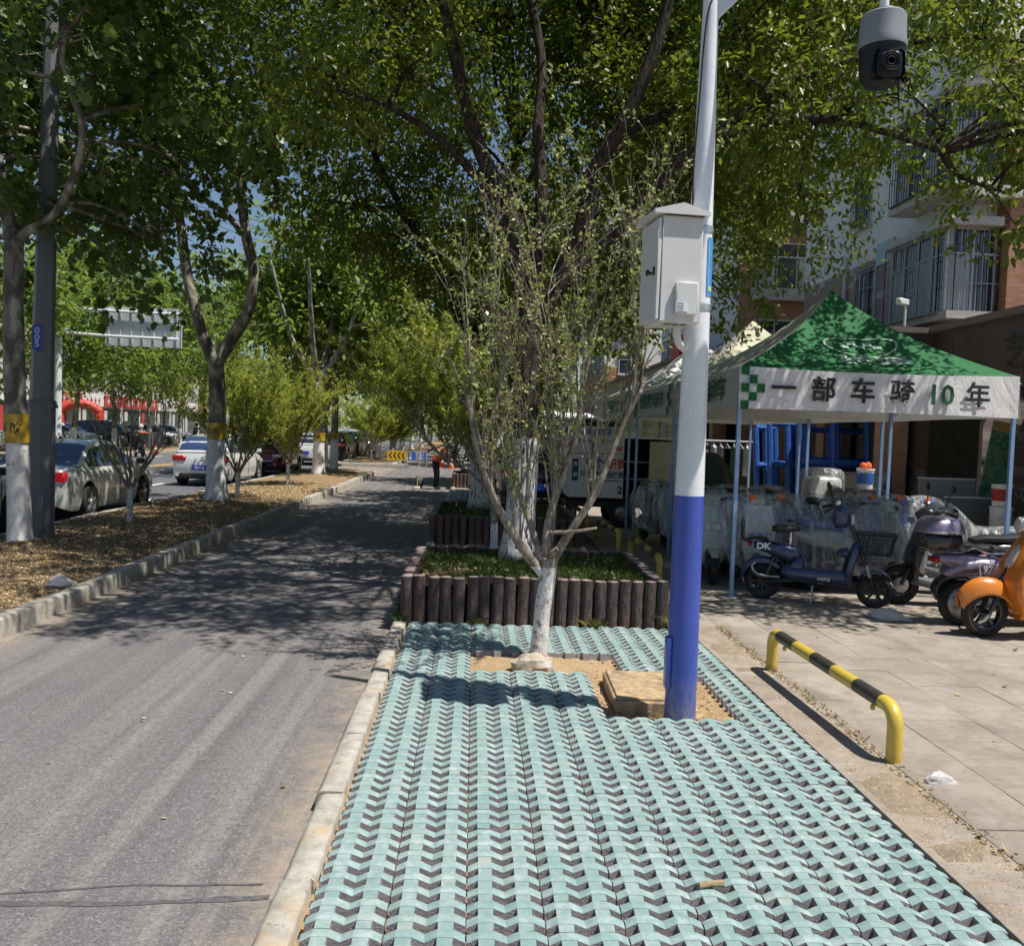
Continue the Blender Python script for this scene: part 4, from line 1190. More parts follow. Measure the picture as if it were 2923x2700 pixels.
M_INK = simple('grey_ink', (0.16, 0.17, 0.19), None, 10, .7)
M_STICK = simple('blue_plate', (0.06, 0.25, 0.58), (0.08, 0.30, 0.64), 8, .4)
M_STICK2 = simple('pale_blue_line', (0.45, 0.66, 0.85), None, 8, .4)
M_YG = simple('yellow_green_dot', (0.55, 0.65, 0.15), None, 8, .4)
M_DOME = simple('dome_grey', (0.20, 0.215, 0.235), (0.235, 0.25, 0.27), 5, .5)
M_DOMEDK = simple('dome_dark', (0.010, 0.011, 0.014), (0.016, 0.017, 0.021), 8, .5, spec=.3)
M_LENS = simple('lens_glass', (0.004, 0.005, 0.010), None, 8, .22, spec=.25)

pole = empty('camera_pole', (1.365, 5.51, -0.06), 0, 'tall round pole painted blue below and white above, standing in the green paving', 'pole')
def prr(z): return float(np.interp(z, [0, 1.45, 3.05, 4.6, 5.6], [.100, .092, .073, .047, .036]))
mb = MB(); mb.lathe([(prr(z), z) for z in (0, .3, .8, 1.2, 1.46)], 28); mb.build('lower_shaft', M_BLUE, pole)
mb = MB(); mb.lathe([(prr(z) - .0006, z) for z in (1.46, 2, 2.6, 3.2, 3.9, 4.6, 5.6)] + [(.001, 5.62)], 28); mb.build('upper_shaft', M_WHITE, pole)
mb = MB(); mb.bbox((-.098, -.02, .40), (.032, .085, .33), .012, seg=2); hatch = mb.build('hatch_cover', M_BLUE, pole)
for zz in (.27, .53):
    mb = MB(); mb.lathe([(.006, 0), (.006, .006), (.001, .007)], 8, M=T(-.114, -.02, zz) @ Ry(-PI / 2)); mb.build('bolt', M_STEEL, hatch)
mb = MB(); mb.tube(bez([(.03, -.01, 4.62), (.35, -.16, 4.66), (.70, -.42, 4.62), (.86, -.51, 4.55)], 5), .026, 10); mb.build('arm', M_WHITE, pole)
mb = MB(); mb.add([(.04, -.02, 4.40), (.04, -.02, 4.60), (.30, -.13, 4.64), (.05, -.012, 4.40), (.05, -.012, 4.60), (.305, -.122, 4.64)], [(0, 1, 2), (5, 4, 3), (0, 3, 4, 1), (1, 4, 5, 2), (2, 5, 3, 0)]); mb.build('gusset', M_WHITE, pole, smooth=False)
for zz in (2.63, 3.11):
    mb = MB(); mb.lathe([(prr(zz) + .003, zz - .022), (prr(zz) + .005, zz), (prr(zz) + .003, zz + .022)], 24, cap=False); mb.build('clamp_band', M_STEEL, pole)
    mb = MB(); mb.box((-.085, .0, zz + .01), (.03, .05, .07)); mb.build('bracket', M_BLACKP, pole)
# blue plate wrapped on the right of the shaft
def plate(a0, a1, z0, z1, off, mat, nm, par):
    mb = MB(); n = 6; vs = []
    for k in range(n + 1):
        a = a0 + (a1 - a0) * k / n
        for z in (z0, z1): vs.append(((prr(z) + off) * math.cos(a), (prr(z) + off) * math.sin(a), z))
    mb.add(vs, [(2 * k, 2 * k + 2, 2 * k + 3, 2 * k + 1) for k in range(n)])
    return mb.build(nm, mat, par, fix=False)
pp = plate(-1.15, .2, 2.70, 3.06, .003, M_STICK, 'notice_plate', pole)
plate(-1.02, -.98, 2.73, 3.03, .0045, M_STICK2, 'plate_border', pp); plate(-.95, -.6, 2.73, 2.76, .0045, M_YG, 'plate_emblem', pp)

cab = empty('equipment_cabinet', (1.165, 5.36, 2.44), 0.10, 'pale grey steel cabinet with gabled lid clamped to the white pole', 'cabinet')
w, d, h = .245, .34, .62
mb = MB(); mb.bbox((0, 0, h / 2), (w, d, h), .004); mb.build('casing', M_CAB, cab)
mb = MB(); mb.bbox((-w / 2 - .016, 0, h / 2 - .005), (.022, d - .004, h - .03), .004); dr = mb.build('door', M_CAB, cab)
mb = MB(); mb.ell((-w / 2 - .055, -.075, h * .47), (.012, .022, .020), 10, 8); mb.tube([(-w / 2 - .03, -.075, h * .47), (-w / 2 - .05, -.075, h * .47)], .008, 8); mb.box((-w / 2 - .03, -.12, h * .48), (.01, .016, .05)); mb.build('lock', M_BLACKP, dr)
mb = MB()
ov = .03
mb.prism([(-w / 2 - ov - .03, 0), (w / 2 + ov, 0), (w / 2 + ov, .022), (-.01, .068), (-w / 2 - ov - .03, .022)], -d / 2 - ov, d / 2 + ov, M=T(0, 0, h) @ Rx(PI / 2))
mb.build('lid', M_CAB, cab, smooth=False)
mb = MB()
for k in range(26): mb.box((-w / 2 + .006 + k * (w - .01) / 25, -d / 2 - .012, h - .003), (.004, .02, .008))
mb.build('vent_teeth', M_CABDARK, cab, smooth=False)
mb = MB(); mb.bbox((.03, -d / 2 - .018, .135), (.135, .034, .19), .006); jb = mb.build('side_box', M_CAB, cab)
mb = MB(); mb.box((.0, -d / 2 - .0358, .08), (.075, .0012, .062)); lb = mb.build('label', M_LABEL, jb, smooth=False)
mb = MB(); mb.box((-.012, -d / 2 - .0368, .104), (.04, .001, .006))
for k in range(4): mb.box((-.012, -d / 2 - .0368, .092 - k * .009), (.045 - .006 * (k % 2), .001, .0026))
mb.box((0, -d / 2 - .0368, .054), (.066, .001, .006)); mb.build('label_print', M_INK, jb, smooth=False)
for k in range(3):
    mb = MB(); mb.box((-.04 + .05 * k, -.06, -.0015), (.035, .05, .004)); mb.build('vent', M_CABDARK, cab, smooth=False)
mb = MB(); mb.tube(bez([(.05, .02, 0.01), (.05, .02, -.05), (.075, .04, -.105), (.13, .09, -.13)], 5), .024, 12); mb.build('conduit', M_CAB, cab)

mb = MB(); mb.tube(bez([(-.06, -.02, 3.22), (-.075, -.05, 3.45), (-.058, -.055, 3.9), (-.03, -.05, 4.4), (.05, -.04, 4.6)], 5), .0055, 6); mb.build('cable', M_BLACKP, pole)
dome = empty('dome_camera', (2.225, 5.0, 3.70), 0, 'grey dome surveillance camera hanging from the pole arm', 'camera')
mb = MB(); mb.tube([(0, 0, .49), (0, 0, .85)], .026, 14); mb.build('drop_tube', M_WHITE, dome)
mb = MB(); mb.lathe([(.03, .50), (.066, .50), (.07, .485), (.115, .470), (.122, .462), (.127, .335), (.134, .30), (.132, .285), (.11, .28)], 32); mb.build('housing', M_DOME, dome)
mb = MB(); mb.lathe([(.127, .284), (.122, .25), (.118, .18), (.108, .12), (.09, .09), (.05, .075), (.001, .07)], 32); mb.build('shroud', M_DOMEDK, dome)
mb = MB(); mb.bbox((0, -.092, .165), (.17, .06, .17), .05, seg=3); fc = mb.build('lens_cover', M_LENS, dome)
mb = MB()
for r_ in (.046, .033, .018): mb.lathe([(r_, 0), (r_ + .004, .004), (r_ + .008, 0)], 24, M=T(0, -.128, .175) @ Rx(PI / 2))
mb.build('lens_ring', M_BLACKP, fc)
mb = MB()
for k in range(15):
    a = -PI / 2 + (k - 7) * .12
    mb.box((.108 * math.cos(a), .108 * math.sin(a), .085), (.006, .006, .02))
mb.build('wiper_teeth', M_BLACKP, dome, smooth=False)

# ------------------------------------------------------------------ yellow and black parking barriers
M_BYEL = painted('barrier_yellow', (0.58, 0.42, 0.06), (0.22, 0.15, 0.06), .06, .4)
M_BBLK = simple('barrier_black', (0.025, 0.022, 0.020), (0.06, 0.05, 0.042), 12, .45, bump=.2)
def barrier(a, b, label, h=.335, r=.043):
    A = Vector((a[0], a[1], 0)); B = Vector((b[0], b[1], 0))
    L = (B - A).length; an = math.atan2(B.y - A.y, B.x - A.x)
    root = empty('parking_barrier', A, an, label, 'barrier', 'yellow and black parking barriers')
    e = .10; pts = []
    for k in range(6):
        t = k / 5 * PI / 2; pts.append((e - e * math.cos(t), 0, h - r - e + e * math.sin(t)))
    s = L - 2 * e - .10; seg = s / 5
    x = e + .05
    P1 = [(0, 0, -.02)] + pts + [(x, 0, h - r)]
    mb = MB(); mb.tube(P1, r, 16); mb.build('end_post', M_BYEL, root)
    for k in range(5):
        mb = MB(); mb.tube([(x + k * seg, 0, h - r), (x + (k + 1) * seg, 0, h - r)], r + (.0008 if k % 2 == 0 else 0), 16)
        mb.build('black_stripe' if k % 2 == 0 else 'yellow_stripe', M_BBLK if k % 2 == 0 else M_BYEL, root)
    P2 = [(x + s, 0, h - r)] + [(L - p[0], 0, p[2]) for p in reversed(pts)] + [(L, 0, -.02)]
    mb = MB(); mb.tube(P2, r, 16); mb.build('end_post', M_BYEL, root)
    for xx in (x + .12, L - .25):
        mb = MB(); mb.lathe([(.016, 0), (.016, .018)], 10, M=T(xx, 0, h - 2 * r - .004)); mb.lathe([(.012, -.03), (.016, -.015), (.012, 0)], 10, M=T(xx, -.01, h - 2 * r - .004)); mb.build('bolt_lug', M_BYEL, root)
    return root
barrier((2.35, 6.66), (2.39, 4.75), 'nearest yellow and black tube barrier, right of the green paving')
barrier((2.36, 12.9), (2.32, 10.7), 'yellow and black tube barrier just behind the nearest planter corner')
barrier((2.16, 15.1), (2.28, 13.5), 'yellow and black tube barrier farther back in the tent shade')
barrier((2.1, 18.0), (2.14, 16.4), 'yellow and black tube barrier farthest back, before the white box tricycle')

# ------------------------------------------------------------------ canopy tents
def fabric(name, c, dirt=(0.25, 0.22, 0.19), da=.35):
    t = NT(name)
    v = t.coord('Object')
    col = t.ramp(t.noise(v, 3, 6, .6), [(.3, tuple(x * .9 for x in c)), (.7, tuple(min(1, x * 1.08) for x in c))])
    col = t.mix(t.maprange(t.noise(t.coord('Object', (1, 1, 4)), 3, 6, .7), .5, .75, 0, da), col, dirt)
    nrm = t.bump(t.noise(t.coord('Object', (1, 1, .4)), 6, 4, .6, .8), .5, .04)
    b = t.bsdf(col, .75, 0, .3, 0, nrm)
    tl = t.node('ShaderNodeBsdfTranslucent'); t.link(col, tl.inputs['Color'])
    mx = t.node('ShaderNodeMixShader'); mx.inputs[0].default_value = .12
    t.link(b.outputs[0], mx.inputs[1]); t.link(tl.outputs[0], mx.inputs[2])
    return t.done(mx)
F_GREEN = fabric('tent_green', (0.020, 0.145, 0.046), (0.06, 0.16, 0.07), .2)
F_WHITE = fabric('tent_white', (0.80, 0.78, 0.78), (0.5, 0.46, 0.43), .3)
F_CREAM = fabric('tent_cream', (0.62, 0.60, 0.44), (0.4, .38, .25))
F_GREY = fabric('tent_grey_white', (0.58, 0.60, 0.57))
M_TXT_DK = simple('tent_black_print', (0.018, 0.020, 0.022), None, 8, .7)
M_TXT_GR = simple('tent_green_print', (0.02, 0.10, 0.055), None, 8, .7)
M_TXT_TEAL = simple('tent_teal_print', (0.03, 0.16, 0.17), None, 8, .7)
M_TXT_W = simple('tent_white_print', (0.24, 0.36, 0.28), (0.32, 0.43, 0.36), 8, .7)
M_LEG = simple('tent_leg_blue', (0.22, 0.36, 0.60), (0.30, 0.44, 0.66), 6, .4, .2)
def tent(x0, y0, lx, ly, label, roofs, val, first=False, textm=None, z0=2.12, z1=2.59, pk=3.74, checks=False, lean=0.0):
    root = empty('canopy_tent', (x0, y0, 0), 0, label, 'tent', 'pop-up canopy tents in a row')
    ap = (lx / 2, ly / 2)
    fz = lambda t: z1 + (pk - z1) * (0.62 * t + .38 * t ** 2.6) + .02 * math.sin(PI * t) - .05 * math.sin(PI * min(1, t * 1.2)) * 0
    def side(A, B):
        n = 14; vs = []; fs = []; idx = {}
        for j in range(n + 1):
            t = j / n
            for i in range(n + 1 - j):
                u = i / max(1, n - j)
                ex = A[0] + (B[0] - A[0]) * u; ey = A[1] + (B[1] - A[1]) * u
                px = ex * (1 - t) + ap[0] * t; py = ey * (1 - t) + ap[1] * t
                sag = -.085 * math.sin(PI * u) * math.sin(PI * t) ** .8 - .03 * math.sin(PI * u) * (1 - t) ** 3
                wr = .03 * mnoise.noise(Vector((u * 9 + A[0], t * 4, A[1]))) * (1 - t) * min(1, t * 5) * math.sin(PI * u) ** .5
                idx[(i, j)] = len(vs); vs.append((px, py, fz(t) + sag + wr))
        for j in range(n):
            for i in range(n - j):
                fs.append((idx[(i, j)], idx[(i + 1, j)], idx[(i, j + 1)]))
                if i < n - j - 1: fs.append((idx[(i + 1, j)], idx[(i + 1, j + 1)], idx[(i, j + 1)]))
        return vs, fs
    C = [(0, 0), (lx, 0), (lx, ly), (0, ly)]
    for k in range(4):
        mb = MB(); mb.add(*side(C[k], C[(k + 1) % 4])); mb.build('roof_panel', roofs[k], root, ang=80)
    for k in range(4):
        A = C[k]; B = C[(k + 1) % 4]; mb = MB(); n = 30; vs = []
        nx, ny = (B[1] - A[1]) / 3.2, -(B[0] - A[0]) / 3.2
        for i in range(n + 1):
            u = i / n; x = A[0] + (B[0] - A[0]) * u; y = A[1] + (B[1] - A[1]) * u
            wv = .010 * math.sin(u * 17 + k * 2) + .007 * math.sin(u * 41 + 3 * math.sin(u * 9))
            scal = .018 * math.sin(PI * u)
            for q, zz in enumerate((z1 + .006 - .03 * math.sin(PI * u), (z0 + z1) / 2, z0 + scal * .6)):
                o_ = wv * q * .5
                vs.append((x + nx * (o_ + .012 * q), y + ny * (o_ + .012 * q), zz))
        mb.add(vs, [(3 * i + q, 3 * i + 3 + q, 3 * i + 4 + q, 3 * i + 1 + q) for i in range(n) for q in range(2)])
        mb.build('valance', val[k], root, ang=80)
    for (x, y) in C + [(lx * .36, ly - .02), (lx * .66, ly - .02)][:0]:
        cx = x + (.03 if x == 0 else -.03); cy = y + (.03 if y == 0 else -.03)
        mb = MB(); mb.box((cx, cy, 1.30), (.042, .042, 2.58)); mb.box((cx, cy, .6), (.034, .034, 1.2)); mb.bbox((cx, cy, .006), (.10, .08, .012), .003); mb.build('leg', M_LEG, root, smooth=False)
    mb = MB()
    for k in range(4):
        A = C[k]; B = C[(k + 1) % 4]
        for s in range(4):
            u0, u1 = s / 4, (s + 1) / 4; za, zb = (2.52, 2.24) if s % 2 == 0 else (2.24, 2.52)
            P = lambda u, z: (A[0] + (B[0] - A[0]) * u * .98 + .02, A[1] + (B[1] - A[1]) * u * .98 + .02, z)
            mb.tube([P(u0, za), P(u1, zb)], .012, 5); mb.tube([P(u0, 4.76 - za), P(u1, 4.76 - zb)], .012, 5)
    mb.tube([(lx / 2, ly / 2, 2.5), (lx / 2, ly / 2, pk - .03)], .02, 8)
    mb.build('truss', M_LEG, root)
    return root, fz
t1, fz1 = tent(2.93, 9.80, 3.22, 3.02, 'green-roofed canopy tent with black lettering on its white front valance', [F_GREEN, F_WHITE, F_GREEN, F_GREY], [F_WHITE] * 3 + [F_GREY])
yv = -.034
for (ch, x, bs) in (('一', .50, .26), ('部', .95, .26), ('车', 1.40, .26), ('骑', 1.85, .26), ('年', 2.72, .26)):
    put_text('lettering', ch, bs, .006, M_TXT_DK, T(x, yv - .012, 2.345) @ FACE_FRONT @ S(1.12, 1.12, 1), t1)
put_text('lettering', '10', .28, .006, M_TXT_GR, T(2.29, yv - .012, 2.34) @ FACE_FRONT @ S(1.15, 1.12, 1), t1)
mb = MB()
for r_ in range(5):
    for c_ in range(3):
        if (r_ + c_) % 2 == 0 and not (c_ == 2 and r_ in (0, 4)):
            mb.box((.035 + .088 * c_ + .03, yv - .010 + (.014 if r_ == 0 else 0), 2.545 - .096 * r_), (.088, .003, .096))
mb.build('checker_print', F_GREEN, t1, smooth=False)
M_SIDE = T(-.034, 1.45, 2.35) @ FACE_LEFT
put_text('lettering', '绿源 液冷电动车', .27, .006, M_TXT_GR, T(-.038, 1.55, 2.35) @ FACE_LEFT @ S(1.15, 1.1, 1), t1)
# emblem and name on the green roof panel, laid on its slope
def roof_warp(p):
    """p.x along the eave, p.z measured up the slope 0..1"""
    t = p.z; u = (p.x - 1.61 * t) / (3.22 * (1 - t)); u = min(1, max(0, u))
    y = 1.51 * t
    sag = -.085 * math.sin(PI * u) * math.sin(PI * t) ** .8 - .03 * math.sin(PI * u) * (1 - t) ** 3
    wr = .03 * mnoise.noise(Vector((u * 9, t * 4, 0))) * (1 - t) * min(1, t * 5) * math.sin(PI * u) ** .5
    return Vector((p.x, y - .012, fz1(t) + sag + wr + .016))
put_text('roof_lettering', '绿源', .34, .008, M_TXT_W, T(1.72, 0, .25) @ FACE_FRONT @ S(1.2, .46, 1), t1, 0.0, roof_warp)
mb = MB()
for k in range(40):
    a0, a1 = 2 * PI * k / 40, 2 * PI * (k + 1) / 40
    q = lambda a, r_: (1.68 + .46 * r_ * math.cos(a), 0, .475 + .115 * r_ * math.sin(a) + .02 * math.cos(2 * a))
    mb.quad(q(a0, 1), q(a1, 1), q(a1, .92), q(a0, .92))
for i in range(5):
    for j in range(2):
        if (i + j) % 2 == 0: mb.quad((1.42 + .1 * i, 0, .45 + .035 * j), (1.52 + .1 * i, 0, .45 + .035 * j), (1.52 + .1 * i, 0, .485 + .035 * j), (1.42 + .1 * i, 0, .485 + .035 * j))
mb.v = [tuple(roof_warp(Vector(p))) for p in mb.v]
mb.build('roof_emblem', M_TXT_W, t1, smooth=False, fix=False)
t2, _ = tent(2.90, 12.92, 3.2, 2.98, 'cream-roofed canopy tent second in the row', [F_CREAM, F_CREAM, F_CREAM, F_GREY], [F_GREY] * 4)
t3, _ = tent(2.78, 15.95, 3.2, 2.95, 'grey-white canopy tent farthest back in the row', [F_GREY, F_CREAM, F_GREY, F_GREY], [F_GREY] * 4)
for t_ in (t2, t3):
    put_text('lettering', '绿源 液冷电动车', .27, .006, M_TXT_TEAL, T(-.038, 1.5, 2.35) @ FACE_LEFT @ S(.95, 1, 1), t_)
    for yy in (.12, 2.75):
        mb = MB()
        for r_ in range(4):
            for c_ in range(2):
                if (r_ + c_) % 2 == 0: mb.box((-.036, yy + .12 * c_, 2.52 - .115 * r_), (.003, .12, .115))
        mb.build('checker_print', M_TXT_TEAL, t_, smooth=False)

# ------------------------------------------------------------------ buildings on the right
def brick(name, axis, c1, c2, mortar, w=.24, h=.075, pick=None):
    t = NT(name)
    g = t.node('ShaderNodeNewGeometry'); s = t.node('ShaderNodeSeparateXYZ'); t.link(g.outputs['Position'], s.inputs[0])
    cmb = t.node('ShaderNodeCombineXYZ'); t.link(s.outputs[axis], cmb.inputs[0]); t.link(s.outputs[2], cmb.inputs[1])
    b = t.node('ShaderNodeTexBrick'); t.link(cmb.outputs[0], b.inputs['Vector'])
    b.inputs['Color1'].default_value = (*c1, 1); b.inputs['Color2'].default_value = (*c2, 1); b.inputs['Mortar'].default_value = (*mortar, 1)
    b.inputs['Scale'].default_value = 1.0; b.inputs['Mortar Size'].default_value = .008; b.inputs['Brick Width'].default_value = w; b.inputs['Row Height'].default_value = h; b.inputs['Bias'].default_value = -.1
    col = b.outputs['Color']
    if pick:
        wn_ = t.node('ShaderNodeTexWhiteNoise', noise_dimensions='2D')
        sn = t.node('ShaderNodeVectorMath', operation='SNAP'); t.link(cmb.outputs[0], sn.inputs[0]); sn.inputs[1].default_value = (w * 1.5, h * 2, 1)
        t.link(sn.outputs[0], wn_.inputs['Vector'])
        col = t.mix(t.math('GREATER_THAN', wn_.outputs['Value'], .86), col, pick)
    col = t.mix(t.maprange(t.noise(t.world(), .9, 6, .7), .5, .75, 0, .35), col, tuple(x * .6 for x in c1))
    nrm = t.bump(b.outputs['Fac'], -.4, .01)
    return t.done(t.bsdf(col, .75, 0, .3, 0, nrm))
B_GREYX = brick('grey_tile_side', 1, (0.32, 0.25, 0.23), (0.40, 0.32, 0.29), (0.20, 0.165, 0.15), .3, .1, (0.52, 0.44, 0.39))
B_ORNG_Y = brick('orange_brick_front', 0, (0.42, 0.20, 0.11), (0.52, 0.28, 0.17), (0.30, 0.22, 0.17), .24, .085)
B_ORNG_X = brick('orange_brick_side', 1, (0.42, 0.20, 0.11), (0.52, 0.28, 0.17), (0.30, 0.22, 0.17), .24, .085)
M_STUCCO = simple('white_stucco', (0.74, 0.75, 0.74), (0.82, 0.82, 0.80), 1.2, .85, bump=.15, bscale=30)
M_BAND = simple('concrete_band', (0.46, 0.44, 0.40), (0.62, 0.60, 0.56), 3, .85, bump=.2, bscale=20)
M_BROWN = simple('brown_panel', (0.055, 0.042, 0.038), (0.085, 0.066, 0.06), 2.2, .5, bump=.05)
M_BROWNDK = simple('brown_letters', (0.032, 0.024, 0.021), None, 3, .7)
M_COPING = simple('coping_brown', (0.13, 0.10, 0.085), (0.18, 0.14, 0.12), 4, .6)
M_GLASS = glass('window_glass', (0.030, 0.038, 0.045), .06)
M_CURTAIN = simple('curtain', (0.35, 0.42, 0.46), (0.55, 0.60, 0.62), 3, .8, stretch=(6, 6, .4))
M_FRAMEW = simple('window_frame_white', (0.55, 0.55, 0.55), None, 6, .5)
M_GRILLE = simple('window_grille', (0.30, 0.31, 0.33), (0.42, 0.43, 0.45), 8, .45, .4)
M_GRILLEDK = simple('window_grille_dark', (0.05, 0.06, 0.085), (0.08, 0.09, 0.12), 8, .45, .2)
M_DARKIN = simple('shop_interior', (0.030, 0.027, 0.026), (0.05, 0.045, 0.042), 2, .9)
M_IRON = simple('dark_iron', (0.02, 0.018, 0.017), None, 10, .5)

def part_box(name, mat, par, c, s, bev=0.0):
    mb = MB()
    if bev: mb.bbox(c, s, bev)
    else: mb.box(c, s)
    return mb.build(name, mat, par, smooth=False)

def window(par, M_, w, h, grille=None, cage=0.0, cols=3, curtain=False, sill=True, gm=None):
    """window in local XZ plane facing local -Y, origin at its lower centre"""
    mb = MB(); mb.box((0, .02, h / 2), (w, .03, h), M=M_); win = mb.build('window', M_GLASS, par, smooth=False)
    mb = MB()
    for x in (-w / 2, w / 2): mb.box((x, 0, h / 2), (.06, .07, h + .06), M=M_)
    for z in (0, h): mb.box((0, 0.001, z), (w, .068, .06), M=M_)
    for k in range(1, cols): mb.box((-w / 2 + w * k / cols, -.002, h / 2), (.04, .06, h), M=M_)
    mb.box((0, -.004, h * .7), (w, .055, .04), M=M_)
    mb.build('window_frame', M_FRAMEW, win, smooth=False)
    if curtain:
        for k in range(0, cols, 2):
            mb = MB(); mb.box((-w / 2 + w * (k + .5) / cols, .0018, h * .35), (w / cols * .8, .01, h * .66), M=M_)
            mb.build('curtain', M_CURTAIN, win, smooth=False)
    if sill:
        mb = MB(); mb.box((0, -.06, -.08), (w + .25, .2, .1), M=M_); mb.build('sill', M_BAND, win, smooth=False)
    if grille:
        mb = MB(); n = int(w / grille)
        for k in range(n + 1): mb.box((-w / 2 + w * k / n, -.08 - cage, h / 2), (.016, .016, h), M=M_)
        for k in range(4): mb.box((0, -.08 - cage + .001, h * k / 3), (w, .02, .02), M=M_)
        if cage:
            for sx in (-w / 2, w / 2):
                for j in range(max(2, int(cage / .13))): mb.box((sx, -.08 - cage + .13 * j, h / 2), (.016, .016, h), M=M_)
            mb.box((0, -.08 - cage / 2, -.012), (w, cage, .02), M=M_); mb.box((0, -.08 - cage / 2, h + .012), (w, cage, .02), M=M_)
        mb.build('security_grille', gm or M_GRILLE, win, smooth=False)
    return win
FL = Rz(-PI / 2)     # a front (-Y) thing turned to face -X
# --- apartment block number 13
ba = empty('apartment_building', (11.5, 20.5, 0), 0, 'apartment block with grey tiled lower side wall, white upper wall and number 13 plate', 'building')
part_box('tiled_wall', B_GREYX, ba, (4.0, 5.3, 3.6), (8.0, 10.6, 7.2))
part_box('white_wall', M_STUCCO, ba, (4.0, 5.3, 14.2), (8.02, 10.62, 14.0))
bw = MB()
part_box('brick_pillar', B_ORNG_Y, ba, (.95, -.28, 5.9), (.75, .55, 3.4))
part_box('brick_pillar', B_ORNG_Y, ba, (4.6, -.28, 5.9), (.9, .55, 3.4))
part_box('upper_brick_pillar', B_ORNG_Y, ba, (1.3, -.26, 9.4), (1.3, .5, 3.0))
part_box('floor_band', M_BAND, ba, (3.6, -.32, 7.62), (8.0, .8, .26))
part_box('floor_band', M_BAND, ba, (3.6, -.32, 11.0), (8.0, .8, .26))
part_box('facade_wall', M_BAND, ba, (3.6, -.02, 9.0), (8.0, .06, 3.0))
window(ba, T(2.75, -.10, 4.6) @ S(1, 1, 1), 2.6, 2.2, .12, 0.12, 3, True)
window(ba, T(3.4, -.14, 8.2), 2.4, 2.0, .12, .25, 3, True)
# enclosed bay at the corner, lower and upper
for (z, hh, gm) in ((4.95, 1.95, M_GRILLE), (8.0, 2.0, M_GRILLEDK)):
    part_box('bay_slab', M_BAND, ba, (-.15, 1.15, z - .10), (1.2, 3.2, .18))
    part_box('bay_slab', M_BAND, ba, (-.15, 1.15, z + hh + .10), (1.25, 3.3, .2))
    window(ba, T(-.62, 1.25, z) @ FL, 2.7, hh, .13, .12, 4, True, False, gm)
    window(ba, T(-.02, -.13, z), 1.05, hh, .13, .12, 2, True, False, gm)
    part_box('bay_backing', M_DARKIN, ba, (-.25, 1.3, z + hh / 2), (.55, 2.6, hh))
window(ba, T(-.02, 6.0, 8.35) @ FL, 1.1, 1.6, .14, .06, 2, False, True, M_GRILLEDK)
window(ba, T(-.02, 5.4, 5.2) @ FL, 1.0, 1.7, .14, .06, 2, False, True, M_GRILLEDK)
window(ba, T(-.02, 6.0, 11.6) @ FL, 1.1, 1.6, .14, .06, 2, False, True, M_GRILLEDK)
mb = MB(); mb.tube([(-.10, 6.9, 4.2), (-.10, 6.9, 7.6)], .06, 10); mb.tube([(-.10, 6.9, 6.5), (-.10, 6.9, 6.62)], .075, 10); mb.build('downpipe', M_FRAMEW, ba)
np_ = part_box('number_plate', simple('plate_blue', (0.35, 0.50, 0.56), None, 6, .6), ba, (-.025, 4.35, 7.25), (.05, 1.1, .62))
part_box('number_field', simple('plate_green', (0.45, 0.52, 0.24), None, 6, .6), ba, (-.055, 3.98, 7.25), (.012, .36, .62))
put_text('number_lettering', '13', .34, .006, simple('plate_brown', (0.18, 0.07, 0.03), None, 6, .6), T(-.064, 3.98, 7.25) @ FACE_LEFT, ba)
mb = MB()
for z in (4.75, 5.1, 5.45): mb.tube([(1.35, -.75, z), (7.5, -.75, z)], .025, 6)
for k in range(5): mb.tube([(1.4 + 1.5 * k, -.75, 4.2), (1.4 + 1.5 * k, -.75, 5.5)], .025, 6)
mb.build('balcony_railing', M_IRON, ba)
# --- brick block behind it
bb_ = empty('brick_building', (9.9, 33.5, 0), 0, 'orange brick block with white window bands, left of block number 13', 'building')
part_box('wall', B_ORNG_Y, bb_, (1.6, 4.0, 9), (3.2, 8, 18))
for z in (4.7, 7.6, 10.5, 13.4):
    part_box('window_band', M_BAND, bb_, (1.75, -.06, z - .25), (2.7, .5, .4))
    window(bb_, T(1.75, -.06, z), 2.3, 1.7, None, 0, 3, True, False)
part_box('side_wall', M_STUCCO, bb_, (-.05, 4.0, 11), (.12, 7.9, 13.9))
# --- ground-floor shops in front: brown panelled arcade
pod = empty('shop_arcade', (8.7, 18.5, 0), 0, 'brown panelled ground-floor shop arcade behind the tents', 'building')
part_box('fascia', M_BROWN, pod, (6.0, -6.5, 3.55), (10.0, 12.96, 1.3))
for k in range(6): part_box('fascia_joint', M_COPING, pod, (.995, -.9 - 2.2 * k, 3.5), (.02, .02, 1.2))
part_box('coping', M_COPING, pod, (5.95, -6.5, 4.26), (10.15, 13.1, .14))
part_box('fascia', M_BROWN, pod, (1.4, 7.5, 3.55), (2.8, 14.96, 1.3))
part_box('coping', M_COPING, pod, (1.36, 7.5, 4.24), (2.95, 15.1, .12))
put_text('fascia_lettering', '艺门', .7, .01, M_BROWNDK, T(.985, -3.4, 3.5) @ FACE_LEFT @ S(1.3, 1, 1), pod)
part_box('louvre_panel', M_BROWNDK, pod, (.35, -.035, 3.5), (.5, .03, 1.0))
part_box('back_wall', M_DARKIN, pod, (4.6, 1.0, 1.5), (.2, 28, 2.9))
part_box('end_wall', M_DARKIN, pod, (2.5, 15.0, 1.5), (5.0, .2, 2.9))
part_box('shop_floor', M_WALK, pod, (3.2, 1.0, .06), (5.6, 28, .16))
for yy in (-11, -7.4, -3.8): part_box('brick_column', B_ORNG_X, pod, (1.25, yy, 1.45), (.5, .5, 2.9))
for yy in (.28, 3.6, 7.0, 10.5, 14): part_box('brick_column', B_ORNG_Y, pod, (.30, yy, 1.45), (.5, .5, 2.9))
